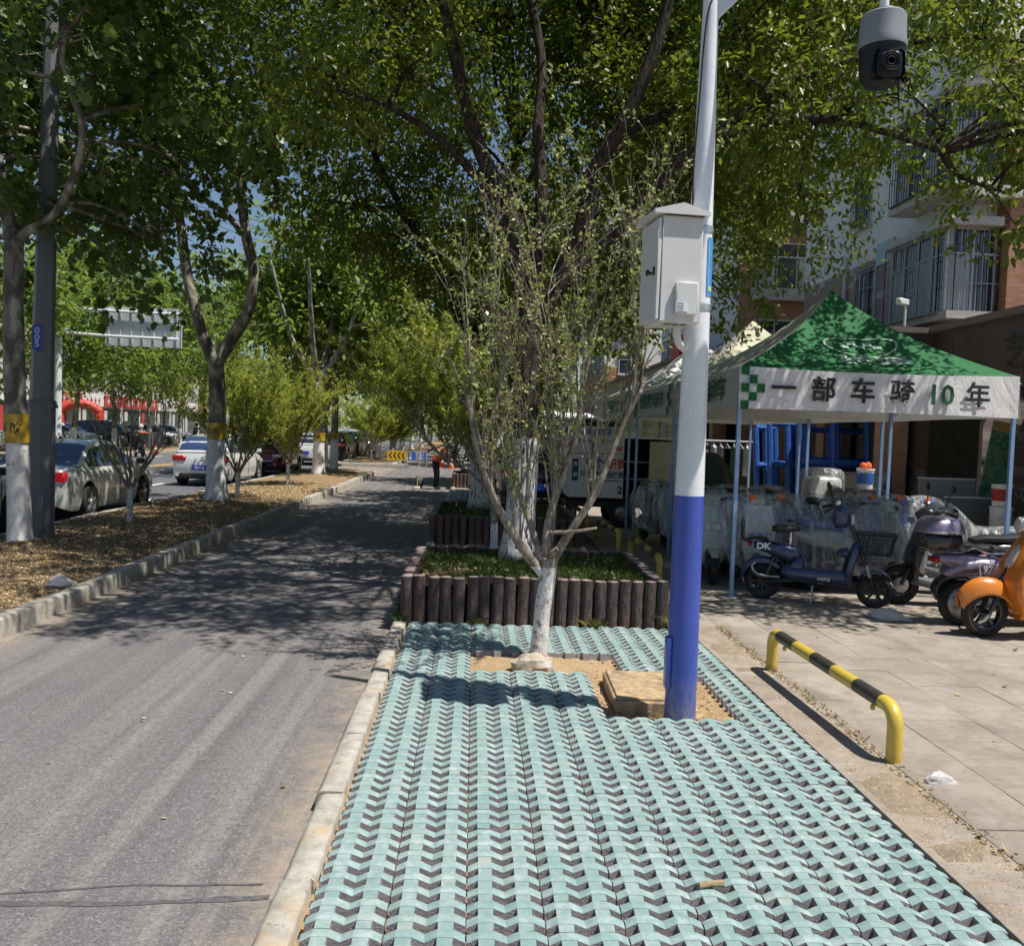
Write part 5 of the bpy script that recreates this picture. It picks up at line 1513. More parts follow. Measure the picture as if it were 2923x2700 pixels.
for yy in (1.9, 5.3, 8.7): part_box('shutter_door', simple('shop_door', (0.05, 0.045, 0.04), (0.09, 0.08, 0.07), 3, .5), pod, (2.6, yy, 1.4), (.08, 2.2, 2.6))
# --- farther shop wall with its signboard
fs = empty('shop_row', (8.7, 34.8, 0), 0, 'beige shop row with a sign panel beyond the tents', 'building')
M_BEIGE = simple('beige_render', (0.34, 0.31, 0.25), (0.44, 0.40, 0.33), 2, .85)
part_box('wall', M_BEIGE, fs, (3, 15, 2.6), (6, 30, 5.2)); part_box('coping', M_COPING, fs, (3, 15, 5.26), (6.3, 30.3, .14))
sg = part_box('sign_panel', M_BEIGE, fs, (-.08, 9, 4.3), (.12, 13, 1.2))
mb = MB()
for k in range(9):
    if k == 4: continue
    mb.box((-.16, 4 + 1.1 * k, 4.3), (.04, .62, .10)); mb.box((-.16, 4 + 1.1 * k, 4.55), (.04, .7, .10)); mb.box((-.16, 4 + 1.1 * k, 4.05), (.04, .5, .10)); mb.box((-.17, 4 + 1.1 * k, 4.3), (.04, .1, .7))
mb.build('sign_marks', M_FRAMEW, fs, smooth=False)
part_box('red_sign', simple('sign_red', (0.50, 0.02, 0.02), None, 6, .5), fs, (-.3, 2.0, 5.5), (.3, 1.6, .9))
for k in range(5): part_box('shopfront', M_GLASS, fs, (-.02, 3 + 5.5 * k, 1.5), (.08, 4, 2.6))
# --- pale blocks in the distance
for (x, y, w_, d_, h_, m_, lab) in ((9.5, 66, 16, 14, 20, M_STUCCO, 'white apartment block far off beyond the shop row'), (12.5, 46, 8, 14, 22, M_STUCCO, 'pale apartment block between the brick block and the shop row')):
    fb = empty('apartment_building', (x, y, 0), 0, lab, 'building')
    part_box('wall', m_, fb, (w_ / 2, d_ / 2, h_ / 2), (w_, d_, h_))
    part_box('brick_base', B_ORNG_X, fb, (w_ / 2, d_ / 2, 4), (w_ + .1, d_ + .1, 6))
    for i in range(int(d_ / 3)):
        for j in range(6): window(fb, T(-.08, 1.6 + 3 * i, 3.6 + 2.9 * j) @ FL, 1.6, 1.5, .16, .3, 2, False, True)
    for i in range(int(w_ / 4)):
        for j in range(6): window(fb, T(2 + 3.6 * i, -.08, 3.6 + 2.9 * j), 1.8, 1.5, None, 0, 2, False, True)
# little wall camera on the arcade roof edge
wc = empty('wall_camera', (9.05, 18.55, 4.32), .6, 'small white bullet camera on the arcade roof edge', 'camera')
mb = MB(); mb.tube([(0, 0, 0), (0, 0, .42)], .03, 8); mb.build('stalk', M_FRAMEW, wc)
mb = MB(); mb.bbox((-.12, 0, .50), (.34, .13, .13), .02); mb.build('body', M_FRAMEW, wc)
# ------------------------------------------------------------------ scooters and e-bikes
def paint(name, c, c2=None, rough=.28, metal=.0, coat=.6):
    t = NT(name)
    v = t.coord('Object')
    c2 = c2 or tuple(x * .85 for x in c)
    col = t.ramp(t.noise(v, 4, 5, .6), [(.35, c), (.7, c2)])
    col = t.mix(t.maprange(t.noise(v, 14, 6, .7), .6, .8, 0, .10), col, (0.30, 0.26, 0.21))
    rg = t.maprange(t.noise(v, 10, 5), .35, .7, rough - .06, rough + .16)
    return t.done(t.bsdf(col, rg, metal, .5, coat))
P_NAVY = paint('navy_paint', (0.030, 0.050, 0.125), (0.022, 0.036, 0.09), .3, .3)
P_PURPLE = paint('purple_grey_paint', (0.26, 0.22, 0.30), (0.19, 0.17, 0.25), .3, .45)
P_ORANGE = paint('orange_paint', (0.62, 0.20, 0.018), (0.52, 0.15, 0.012), .3)
P_BLACK = paint('black_paint', (0.014, 0.014, 0.016), None, .3)
P_MINT = paint('mint_paint', (0.42, 0.47, 0.40), None, .3)
P_IVORY = paint('ivory_paint', (0.60, 0.59, 0.54), None, .3)
P_BLUE = paint('scooter_blue_paint', (0.04, 0.10, 0.32), None, .3)
P_GREY = paint('scooter_grey_paint', (0.16, 0.17, 0.18), None, .35)
M_RUBBER = simple('tyre_rubber', (0.014, 0.014, 0.014), (0.035, 0.033, 0.030), 18, .85, bump=.2)
M_SEAT = simple('seat_vinyl', (0.016, 0.016, 0.017), (0.03, 0.03, 0.03), 8, .42, bump=.1)
M_CHROME = simple('chrome', (0.55, 0.56, 0.57), None, 9, .18, .95)
M_ALU = simple('cast_aluminium', (0.30, 0.31, 0.32), (0.42, 0.43, 0.44), 14, .4, .7)
M_REDL = simple('tail_lens', (0.30, 0.012, 0.012), (0.42, 0.02, 0.015), 8, .15)
M_CLEARL = glass('head_lens', (0.32, 0.33, 0.33), .08)
M_MIRROR = simple('mirror_back', (0.013, 0.013, 0.014), None, 8, .3)
M_WPRINT = simple('white_print', (0.62, 0.63, 0.65), None, 10, .5)
M_ORTAG = simple('orange_tag', (0.70, 0.14, 0.02), (0.78, 0.20, 0.03), 6, .6)
FILM = film('plastic_film', .13, (.72, .74, .75))
FILM2 = film('plastic_film_thick', .17, (.75, .77, .77))

def spine(mb, pts, hw, hh, n=14, p=2.6, M=None, sub=4, caps=.0, mi=0):
    """loft superellipse sections along a spine in the XZ plane (y = width)"""
    S_ = bez([(q[0], 0, q[1]) for q in pts], sub); m = len(S_)
    par = np.linspace(0, len(pts) - 1, m)
    W = np.interp(par, range(len(pts)), hw); H = np.interp(par, range(len(pts)), hh)
    secs = []
    for i in range(m):
        a = S_[max(0, i - 1)]; b = S_[min(m - 1, i + 1)]
        tg = (b - a).normalized(); nr = Vector((-tg.z, 0, tg.x))
        sec = []
        for k in range(n):
            th = 2 * PI * k / n; c, s = math.cos(th), math.sin(th)
            y = W[i] * math.copysign(abs(c) ** (2 / p), c); z = H[i] * math.copysign(abs(s) ** (2 / p), s)
            sec.append(S_[i] + Vector((0, y, 0)) + nr * z)
        secs.append(sec)
    mb.loft(secs, mi, M)
    return mb

def wheel(root, x, z, r, w, rimm, style='spoke', steer=0.0, y=0.0):
    M0 = T(x, y, z) @ Rz(steer) @ Rx(PI / 2)
    mb = MB(); ri = r * .70
    mb.lathe([(ri, -w * .42), (r * .86, -w * .5), (r * .96, -w * .36), (r, -w * .12), (r, w * .12), (r * .96, w * .36), (r * .86, w * .5), (ri, w * .42), (ri, -w * .42)], 32, M=M0, cap=False)
    t = mb.build('wheel', M_RUBBER, root)
    mb = MB()
    mb.lathe([(ri + .004, -w * .38), (ri - .016, -w * .30), (ri - .016, w * .30), (ri + .004, w * .38)], 28, M=M0, cap=False)
    if style == 'hub':
        mb.lathe([(ri * .12, -w * .75), (ri * .35, -w * .62), (ri * .80, -w * .42), (ri * .92, -w * .2), (ri * .92, w * .2), (ri * .8, w * .42), (ri * .35, w * .62), (ri * .12, w * .75)], 26, M=M0)
        for k in range(10): mb.box((ri * .7 * math.cos(k * .628), ri * .7 * math.sin(k * .628), w * .46), (.012, .012, .006), M=M0); mb.box((ri * .7 * math.cos(k * .628), ri * .7 * math.sin(k * .628), -w * .46), (.012, .012, .006), M=M0)
    else:
        mb.lathe([(ri * .26, -w * .5), (ri * .26, w * .5)], 14, M=M0)
        ns = 5 if style == 'spoke' else 8
        for k in range(ns):
            a = 2 * PI * k / ns
            mb.box((0, ri * .6, 0), (ri * .20, ri * .85, w * .34), M=M0 @ Rz(a))
    o = mb.build('rim', rimm, t)
    return t

def mirror(root, a, b, nm='mirror'):
    mb = MB(); A = Vector(a); B = Vector(b)
    mb.tube(bez([A, A.lerp(B, .5) + Vector((0, 0, .03)), B], 4), .006, 6)
    mb.ell(B + Vector((0, 0, .02)), (.018, .062, .045), 12, 8)
    return mb.build(nm, M_MIRROR, root)

def scooter(name, loc, rz, label, group, body, wheel_r=.215, rimm=None, lift=0.0, tilt=0.0, cover=None, tagc=False, front='panel', seatm=None, steer=0.0, rimstyle='spoke', mirrors=True, shield_c=None):
    root = empty(name, loc, rz, label, 'scooter', group)
    rimm = rimm or M_BLACKP; seatm = seatm or M_SEAT; r = wheel_r
    wheel(root, -.60, r, r, .095, rimm, 'hub'); wheel(root, .62, r, r, .09, rimm, rimstyle, steer)
    mb = MB()
    for s in (-1, 1): mb.tube([(.62, s * .075, r), (.54, s * .07, r + .18), (.44, s * .06, .62)], .018, 8)
    mb.tube([(.46, 0, .55), (.33, 0, .98)], .028, 8); mb.build('fork', M_ALU if rimm is not M_BLACKP else P_BLACK, root)
    mb = MB(); pts = [(.62 + (r + .035) * math.cos(a), r + (r + .035) * math.sin(a)) for a in (2.9, 2.35, 1.8, 1.25, .7)]
    spine(mb, pts, [.045, .062, .066, .062, .04], [.012] * 5, 10, 2.4); mb.build('front_fender', body, root)
    # leg shield, head, floor
    mb = MB(); spine(mb, [(.47, .24), (.50, .42), (.46, .62), (.40, .82), (.36, .96)], [.12, .19, .20, .16, .11], [.035, .05, .055, .05, .045], 16, 3.0); mb.build('leg_shield', shield_c or body, root)
    mb = MB(); spine(mb, [(.25, 1.00), (.36, 1.02), (.45, .98)], [.09, .13, .08], [.05, .075, .05], 14, 2.6); mb.build('head_cover', P_BLACK if front == 'black' else body, root)
    mb = MB(); mb.bbox((.515, 0, .70 if front == 'panel' else .95), (.03, .20, .10 if front == 'panel' else .08), .012, M=Matrix.Identity(4)); mb.build('headlight', M_CLEARL, root)
    mb = MB(); spine(mb, [(-.38, .27), (-.1, .24), (.25, .24), (.48, .28)], [.13, .15, .15, .12], [.06, .055, .055, .05], 14, 4); mb.build('floor_board', P_GREY, root)
    # rear body and seat
    mb = MB(); spine(mb, [(-.22, .34), (-.24, .52), (-.40, .62), (-.66, .64), (-.88, .68)], [.12, .15, .165, .145, .06], [.10, .12, .125, .10, .04], 18, 2.8); mb.build('rear_body', body, root)
    mb = MB(); spine(mb, [(-.14, .74), (-.28, .765), (-.48, .77), (-.70, .80), (-.86, .83)], [.09, .13, .14, .13, .07], [.03, .045, .045, .05, .03], 16, 2.8); mb.build('seat', seatm, root)
    mb = MB(); mb.tube(bez([(-.62, .13, .76), (-.85, .13, .80), (-.97, 0, .84), (-.85, -.13, .80), (-.62, -.13, .76)], 4), .012, 8); mb.build('grab_rail', M_CHROME if rimm is not M_BLACKP else P_BLACK, root)
    mb = MB(); mb.bbox((-.90, 0, .655), (.05, .15, .06), .012); mb.build('tail_light', M_REDL, root)
    mb = MB(); pts = [(-.60 + (r + .03) * math.cos(a), r + (r + .03) * math.sin(a)) for a in (1.2, 1.8, 2.4, 2.95)]
    spine(mb, pts, [.06, .065, .06, .05], [.01] * 4, 10, 2.4); mb.build('rear_fender', P_BLACK, root)
    mb = MB(); mb.tube([(-.62, .09, r), (-.25, .09, .26)], .028, 8); mb.tube([(-.62, -.09, r), (-.25, -.09, .26)], .028, 8); mb.build('swing_arm', M_ALU, root)
    mb = MB(); mb.tube(bez([(.20, .35, 1.03), (.27, .22, 1.05), (.33, 0, 1.01), (.27, -.22, 1.05), (.20, -.35, 1.03)], 4), .012, 8); hb = mb.build('handlebar', P_BLACK, root)
    for s in (-1, 1):
        mb = MB(); mb.tube([(.25, s * .26, 1.048), (.19, s * .38, 1.025)], .019, 8); mb.build('grip', M_BLACKP, hb)
        mb = MB(); mb.tube([(.29, s * .24, 1.045), (.26, s * .36, 1.02)], .006, 6); mb.build('brake_lever', M_ALU, hb)
        if mirrors: mirror(root, (.27, s * .22, 1.06), (.22, s * .34, 1.30))
    if cover:
        add_cover(root, cover, hash(label) % 1000)
    if tagc:
        mb = MB(); mb.box((.43, -.06, 1.06), (.006, .09, .10), M=T(0, 0, 0)); mb.build('paper_tag', M_ORTAG, root, smooth=False)
    if lift or tilt: root.rotation_euler = (tilt, 0, rz)
    return root

def add_cover(root, fm, seed):
    """clear dust cover draped over bars, head and seat, gathered at the foot"""
    mb = MB(); st = [(-1.0, .80, .10, .45), (-.85, .90, .18, .32), (-.6, .87, .20, .25), (-.35, .84, .20, .22), (-.1, .84, .19, .2), (.08, 1.02, .27, .25), (.22, 1.13, .37, .3), (.36, 1.10, .36, .3), (.47, 1.0, .24, .25), (.56, .80, .21, .22), (.66, .55, .16, .25)]
    secs = []
    X = np.linspace(-1.0, .66, 44)
    for i, x in enumerate(X):
        tp = float(np.interp(x, [s[0] for s in st], [s[1] for s in st])); wd = float(np.interp(x, [s[0] for s in st], [s[2] for s in st])); ft = float(np.interp(x, [s[0] for s in st], [s[3] for s in st]))
        sec = []
        n = 17
        for k in range(n):
            u = k / (n - 1) * 2 - 1       # -1 foot right .. +1 foot left
            a = abs(u)
            if a < .35: y = u / .35 * wd * .9; z = tp - (a / .35) ** 2 * .04
            else:
                f = (a - .35) / .65; y = math.copysign(wd * (.9 + .25 * math.sin(f * 3.0)), u); z = tp - .04 - f * (tp - .04 - ft)
            nz = mnoise.noise(Vector((x * 6, u * 5, seed * .37)))
            nz2 = mnoise.noise(Vector((x * 15, u * 12, seed * .37 + 5)))
            pl = mnoise.noise(Vector((x * 17, (1 if u > 0 else -1) * 2 + z * 1.1, seed * .71)))
            y += (.035 * nz + .014 * nz2 + .040 * pl * min(1, a * 1.5)) * (1 if a > .3 else .3) * (1 if u > 0 else -1)
            sec.append((x + .03 * nz + .012 * nz2, y, z + .025 * nz * (a > .3)))
        secs.append(sec)
    mb.loft(secs, cap=False, closed=False)
    return mb.build('dust_cover', fm, root, fix=False, ang=60)

# --- navy electric bicycle in front of the tent
def qb(px, py): return ((px - 720) * .001715, (1035 - py) * .001715)
eb = empty('electric_bike', (3.83, 9.53, 0), math.atan2(9.31 - 9.75, 4.36 - 3.28) * .93, 'navy electric bike with front basket parked under the green tent edge', 'electric bike')
wheel(eb, -.585, .195, .195, .085, M_BLACKP, 'wire'); wheel(eb, .585, .185, .185, .085, M_BLACKP, 'spoke', -.15)
mb = MB(); spine(mb, [qb(*p) for p in ((880, 860), (560, 850), (520, 828))], [.11, .12, .10], [.082, .078, .055], 16, 4); fb_ = mb.build('floor_board', P_NAVY, eb)
mb = MB(); mb.box((.05, 0, .333), (.46, .19, .012)); mb.build('foot_mat', M_BLACKP, fb_, smooth=False)
mb = MB(); spine(mb, [qb(*p) for p in ((890, 900), (905, 800), (935, 680), (945, 630))], [.08, .125, .105, .06], [.042, .046, .05, .04], 14, 3.2); mb.build('leg_shield', P_NAVY, eb)
mb = MB(); spine(mb, [qb(*p) for p in ((868, 850), (880, 760), (905, 690))], [.05, .08, .05], [.012] * 3, 12, 3); mb.build('shield_liner', M_BLACKP, eb)
mb = MB(); spine(mb, [qb(*p) for p in ((830, 690), (860, 700), (900, 690))], [.05, .09, .06], [.03, .055, .05], 12, 3); mb.build('storage_pocket', P_NAVY, eb)
mb = MB(); spine(mb, [qb(*p) for p in ((315, 685), (400, 690), (500, 715), (570, 735), (590, 770))], [.07, .105, .125, .115, .07], [.036, .068, .095, .10, .05], 16, 2.8); rb_ = mb.build('rear_body', P_NAVY, eb)
put_text('lettering', 'DK', .1, .004, M_WPRINT, T(-.585, -.112, .60) @ Rx(-.10) @ FACE_FRONT @ S(1.05, 1, 1), rb_)
put_text('lettering', 'DK', .04, .0012, M_WPRINT, T(.02, -.124, .285) @ FACE_FRONT, fb_); put_text('lettering', '绿佳', .04, .0012, M_WPRINT, T(.085, -.124, .283) @ FACE_FRONT, fb_)
mb = MB(); spine(mb, [qb(*p) for p in ((530, 850), (590, 800), (600, 740))], [.08, .10, .07], [.075, .085, .05], 12, 3); mb.build('battery_cover', P_NAVY, eb)
mb = MB(); spine(mb, [qb(*p) for p in ((425, 572), (460, 568), (520, 566), (570, 562), (600, 566))], [.07, .12, .115, .08, .05], [.028, .042, .042, .034, .022], 16, 2.5); mb.build('saddle', M_SEAT, eb)
mb = MB(); mb.tube([(qb(540, 700)[0], 0, qb(540, 700)[1]), (qb(545, 590)[0], 0, qb(545, 590)[1])], .016, 10); mb.lathe([(.022, 0), (.024, .03), (.022, .05)], 12, M=T(qb(543, 660)[0], 0, qb(543, 655)[1])); mb.build('seat_post', M_CHROME, eb)
mb = MB(); spine(mb, [qb(*p) for p in ((300, 642), (350, 636), (405, 645))], [.06, .085, .06], [.014, .02, .014], 12, 3); mb.build('rear_pad', M_SEAT, eb)
mb = MB(); mb.tube(bez([(qb(300, 650)[0], .07, qb(300, 655)[1]), (qb(245, 640)[0], .08, qb(250, 640)[1]), (qb(240, 560)[0], .08, qb(240, 545)[1]), (qb(240, 535)[0], 0, qb(240, 530)[1]), (qb(240, 560)[0], -.08, qb(240, 545)[1]), (qb(245, 640)[0], -.08, qb(250, 640)[1]), (qb(300, 650)[0], -.07, qb(300, 655)[1])], 4), .019, 8); mb.build('backrest', M_SEAT, eb)
mb = MB(); mb.bbox((qb(290, 680)[0], 0, qb(290, 680)[1]), (.05, .10, .045), .01); mb.build('tail_light', M_REDL, eb)
mb = MB(); pts = [(-.585 + .235 * math.cos(a), .2 + .235 * math.sin(a)) for a in (.75, 1.3, 1.9, 2.5, 3.1)]
spine(mb, pts, [.055, .07, .07, .06, .045], [.035, .05, .05, .035, .015], 12, 2.6); mb.build('rear_fender', P_NAVY, eb)
mb = MB(); pts = [(.585 + .215 * math.cos(a), .185 + .215 * math.sin(a)) for a in (2.55, 2.0, 1.5, 1.0, .5)]
spine(mb, pts, [.035, .055, .058, .055, .035], [.010, .016, .018, .014, .008], 12, 2.4); mb.build('front_fender', P_NAVY, eb)
mb = MB()
for s in (-1, 1): mb.tube([(.585, s * .068, .185), (.51, s * .064, .40), (.455, s * .05, .50)], .017, 8)
mb.tube([(.47, 0, .48), (.405, 0, .68), (.30, 0, .93)], .024, 10); mb.build('fork', P_BLACK, eb)
mb = MB()
for s in (-1, 1): mb.tube([(.525, s * .066, .34), (.49, s * .060, .46)], .0235, 10)
mb.build('fork_spring', M_ALU, eb)
mb = MB(); spine(mb, [qb(*p) for p in ((850, 540), (845, 500), (850, 440), (880, 415))], [.055, .085, .10, .07], [.06, .095, .10, .05], 16, 3); hc = mb.build('head_cover', P_NAVY, eb)
mb = MB(); mb.bbox((qb(912, 478)[0], 0, qb(912, 482)[1]), (.04, .12, .11), .02, seg=2); mb.build('headlight', M_CLEARL, hc)
hx, hz = qb(815, 432)
mb = MB(); mb.tube(bez([(hx - .10, .33, hz + .02), (hx - .03, .22, hz + .045), (hx + .04, .05, hz), (hx + .04, -.05, hz), (hx - .03, -.22, hz + .045), (hx - .10, -.33, hz + .02)], 4), .012, 8); hb_ = mb.build('handlebar', P_BLACK, eb)
for s in (-1, 1):
    mb = MB(); mb.tube([(hx - .055, s * .25, hz + .042), (hx - .13, s * .39, hz + .008)], .020, 10); mb.build('grip', M_SEAT, hb_)
    mb = MB(); mb.tube([(hx - .02, s * .22, hz + .05), (hx - .06, s * .34, hz + .02)], .006, 6); mb.build('brake_lever', M_ALU, hb_)
    mirror(eb, (hx - .03, s * .22, hz + .05), (hx - .09, s * .30, hz + .24))
# wire basket
bx0, bx1 = qb(955, 0)[0], qb(1172, 0)[0]; zt, zb_ = qb(0, 565)[1], qb(0, 695)[1]
bk = MB()
def ring(z, k, r_=.005):
    a, b = bx0 + .02 * k, bx1 - .055 * k; w_ = .135 - .03 * k
    bk.tube(bez([(a, -w_, z), (b - .03, -w_, z), (b, -w_ + .04, z), (b, w_ - .04, z), (b - .03, w_, z), (a, w_, z), (a, -w_, z)], 3), r_, 5, cap=False)
for k in range(6): ring(zt + (zb_ - zt) * k / 5, k / 5, .011 if k == 0 else .0055)
for k in range(6):
    y_ = -.12 + .048 * k
    bk.tube([(bx1 - .002, y_, zt), (bx1 - .055, y_ * .8, zb_), (bx0 + .03, y_ * .8, zb_ - .002)], .0055, 5)
for s in (-1, 1):
    for k in range(5):
        x_ = bx0 + .05 + .055 * k; bk.tube([(x_, s * .133, zt), (x_ * .92 + .015, s * .105, zb_)], .0055, 5)
bk.build('basket', M_BLACKP, eb, smooth=False)
mb = MB(); mb.tube([(bx0 + .02, 0, zb_ + .02), (.44, 0, .60)], .012, 6); mb.tube([(bx0 + .1, 0, zb_), (.46, 0, .52)], .008, 6); mb.build('basket_bracket', P_BLACK, eb)
mb = MB(); mb.tube([(-.05, -.06, .20), (-.06, -.14, .02), (-.03, -.15, .005)], .012, 6); mb.tube([(-.62, .0, .12), (-.78, .0, .16), (-.80, .0, .24)], .012, 6); mb.build('kick_stand', M_CHROME, eb)
mb = MB(); mb.tube(bez([(-.66, -.08, .42), (-.70, -.10, .36), (-.62, -.105, .28), (-.40, -.10, .27)], 4), .014, 8); mb.build('guard_bar', M_ALU, eb)
mb = MB(); mb.tube([(-.585, -.07, .195), (-.25, -.07, .25)], .022, 8); mb.tube([(-.585, .07, .195), (-.25, .07, .25)], .022, 8); mb.tube([(-.56, -.09, .22), (-.47, -.09, .48)], .018, 8); mb.build('swing_arm', P_BLACK, eb)

# --- black scooter facing left, behind the purple one
sc = scooter('scooter', (5.42, 9.58, 0), PI - .10, 'black scooter facing left between the navy bike and the purple scooter', None, P_BLACK, .22, M_BLACKP, front='black', shield_c=P_BLACK)
mb = MB(); mb.lathe([(.085, -.004), (.085, .004)], 26, M=T(.62, .058, .22) @ Rx(PI / 2)); mb.lathe([(.055, -.006), (.055, .006)], 20, M=T(.62, .058, .22) @ Rx(PI / 2)); mb.build('brake_disc', M_CHROME, sc)
# --- purple scooter with a top box, tail towards the camera's left
sp = scooter('scooter', (5.49, 8.60, 0), .07, 'purple-grey scooter with a rounded top box and number 97 badge', None, P_PURPLE, .225, M_ALU)
mb = MB(); spine(mb, [(-.80, .50), (-.66, .575), (-.42, .60), (-.2, .56), (-.12, .50)], [.05, .17, .20, .18, .12], [.03, .095, .115, .11, .07], 20, 2.4); fr = mb.build('side_fairing', P_PURPLE, sp)
def fair(p): return Vector((p.x, -.203 + .16 * (p.x + .42) ** 2 + .9 * (p.z - .60) ** 2, p.z))
put_text('badge_lettering', '97', .1, .002, M_WPRINT, T(-.46, -.2, .585) @ FACE_FRONT, fr, 0.0, lambda p: fair(p) - Vector((0, .004, 0)))
mb = MB(); hexp = [(-.56, .66), (-.53, .51), (-.42, .50), (-.28, .575), (-.38, .635), (-.50, .655)]
for k in range(6):
    a = Vector((hexp[k][0], 0, hexp[k][1])); b = Vector((hexp[(k + 1) % 6][0], 0, hexp[(k + 1) % 6][1]))
    mb.tube([fair(a.lerp(b, u / 5)) - Vector((0, .003, 0)) for u in range(6)], .006, 5)
mb.build('badge_outline', M_WPRINT, fr)
mb = MB(); mb.bbox((-.70, -.155, .585), (.055, .012, .02), .005, M=T(-.70, -.155, .585) @ Ry(-.5) @ T(.70, .155, -.585)); mb.build('side_reflector', simple('amber_reflector', (.55, .42, .25), None, 8, .3), sp)
tb = MB(); spine(tb, [(-1.05, .845), (-.98, .84), (-.86, .835), (-.74, .84), (-.665, .85)], [.10, .175, .195, .175, .10], [.07, .098, .10, .098, .075], 22, 3.2); bxo = tb.build('top_box', P_BLACK, sp)
tb = MB(); secs = []
for k, (s_, z_) in enumerate(((1.02, .925), (1.03, .945), (1.0, .975), (.93, 1.02), (.78, 1.06), (.5, 1.082), (.1, 1.088))):
    secs.append([(-.858 + .205 * s_ * math.copysign(abs(math.cos(a)) ** .75, math.cos(a)), .205 * s_ * math.copysign(abs(math.sin(a)) ** .75, math.sin(a)), z_) for a in [2 * PI * q / 26 for q in range(26)]])
tb.loft(secs); tb.build('box_lid', P_PURPLE, bxo)
tb = MB(); secs = []
for z_, s_ in ((.918, 1.0), (.922, 1.045), (.938, 1.05), (.944, 1.0)):
    secs.append([(-.858 + .205 * s_ * math.copysign(abs(math.cos(a)) ** .75, math.cos(a)), .205 * s_ * math.copysign(abs(math.sin(a)) ** .75, math.sin(a)), z_) for a in [2 * PI * q / 26 for q in range(26)]])
tb.loft(secs, cap=False); tb.build('box_trim', M_ALU, bxo)
tb = MB(); tb.bbox((-.858, -.212, .925), (.07, .02, .025), .005); tb.build('box_latch', M_BLACKP, bxo)
mb = MB(); mb.tube(bez([(-1.0, -.08, .735), (-.7, -.10, .735), (-.58, -.14, .78), (-.42, -.15, .735), (-.2, -.15, .74)], 4), .011, 8); mb.tube(bez([(-1.0, .08, .735), (-.7, .10, .735), (-.58, .14, .78), (-.42, .15, .735), (-.2, .15, .74)], 4), .011, 8); mb.build('rack', M_CHROME, sp)
mb = MB(); spine(mb, [(-.84, .25), (-.88, .36), (-.80, .47), (-.6, .50)], [.035, .06, .07, .07], [.012, .016, .018, .018], 12, 3); mb.build('mud_guard', P_BLACK, sp)
# --- orange retro scooter at the right edge, facing left
so = empty('scooter', (5.44, 8.02, 0), PI - .04, 'orange retro scooter with rounded front fender at the right edge', 'scooter')
wheel(so, .60, .225, .225, .10, P_BLACK, 'spoke', .12); wheel(so, -.62, .225, .225, .10, P_BLACK, 'hub')
mb = MB(); secs = []
for k in range(11):
    a = 2.75 - 2.25 * k / 10; rr_ = .255 + .02 * math.sin(PI * k / 10); wd = .05 + .065 * math.sin(PI * min(1, .12 + k / 11)) 
    cx, cz = .60 + rr_ * math.cos(a), .235 + rr_ * math.sin(a); sec = []
    for q in range(13):
        th = PI * q / 12; sec.append((cx + .055 * math.sin(th) * math.cos(a), wd * math.cos(th) * 1.0, cz + .055 * math.sin(th) * math.sin(a) - (.10 * abs(math.cos(th)) ** 3)))
    secs.append(sec)
mb.loft(secs, cap=False, closed=False); ff = mb.build('front_fender', P_ORANGE, so, fix=False); ff.modifiers.new('solid', 'SOLIDIFY').thickness = .006
mb = MB(); spine(mb, [(.30, .22), (.36, .33), (.40, .50), (.33, .72), (.22, .93), (.17, 1.02)], [.16, .24, .26, .22, .13, .07], [.025, .045, .06, .055, .05, .04], 20, 2.4); mb.build('leg_shield', P_ORANGE, so)
mb = MB(); spine(mb, [(.405, .60), (.375, .70), (.325, .80), (.275, .89)], [.045, .095, .085, .03], [.025, .03, .03, .02], 16, 2.4); mb.build('front_panel', P_IVORY, so)
mb = MB(); spine(mb, [(.10, 1.04), (.20, 1.07), (.30, 1.06)], [.07, .11, .07], [.04, .06, .055], 14, 2.4); hs = mb.build('headset', P_ORANGE, so)
mb = MB(); mb.lathe([(.075, 0), (.078, .03), (.06, .05), (.001, .055)], 24, M=T(.285, 0, 1.06) @ Ry(PI / 2 - .1)); mb.build('headlight', M_CLEARL, hs)
mb = MB(); mb.lathe([(.077, -.05), (.083, 0), (.080, .034), (.075, .034)], 24, M=T(.285, 0, 1.06) @ Ry(PI / 2 - .1), cap=False); mb.build('headlight_rim', M_CHROME, hs)
mb = MB()
for s in (-1, 1): mb.tube([(.60, s * .08, .225), (.50, s * .07, .45)], .022, 8)
mb.tube([(.52, 0, .42), (.20, 0, 1.0)], .03, 8); mb.build('fork', P_BLACK, so)
mb = MB(); spine(mb, [(.34, .24), (.1, .20), (-.2, .22)], [.16, .18, .16], [.05] * 3, 14, 4); mb.build('floor_board', P_ORANGE, so)
mb = MB(); spine(mb, [(-.16, .32), (-.22, .52), (-.45, .58), (-.75, .52), (-.92, .42)], [.13, .20, .24, .20, .08], [.12, .15, .18, .14, .06], 20, 2.3); mb.build('rear_body', P_ORANGE, so)
mb = MB(); spine(mb, [(-.12, .75), (-.35, .79), (-.60, .79), (-.8, .76)], [.08, .14, .14, .08], [.035, .05, .05, .03], 16, 2.8); mb.build('seat', M_SEAT, so)
mb = MB(); mb.tube(bez([(.08, .36, 1.10), (.16, .2, 1.10), (.2, 0, 1.07), (.16, -.2, 1.10), (.08, -.36, 1.10)], 4), .013, 8); mb.build('handlebar', M_CHROME, so)
mb = MB(); mb.tube([(.60, .085, .225), (.64, .095, .17), (.70, .095, .14)], .014, 8); mb.build('axle_link', M_ALU, so)
for s in (-1, 1): mirror(so, (.14, s * .2, 1.11), (.10, s * .32, 1.32))

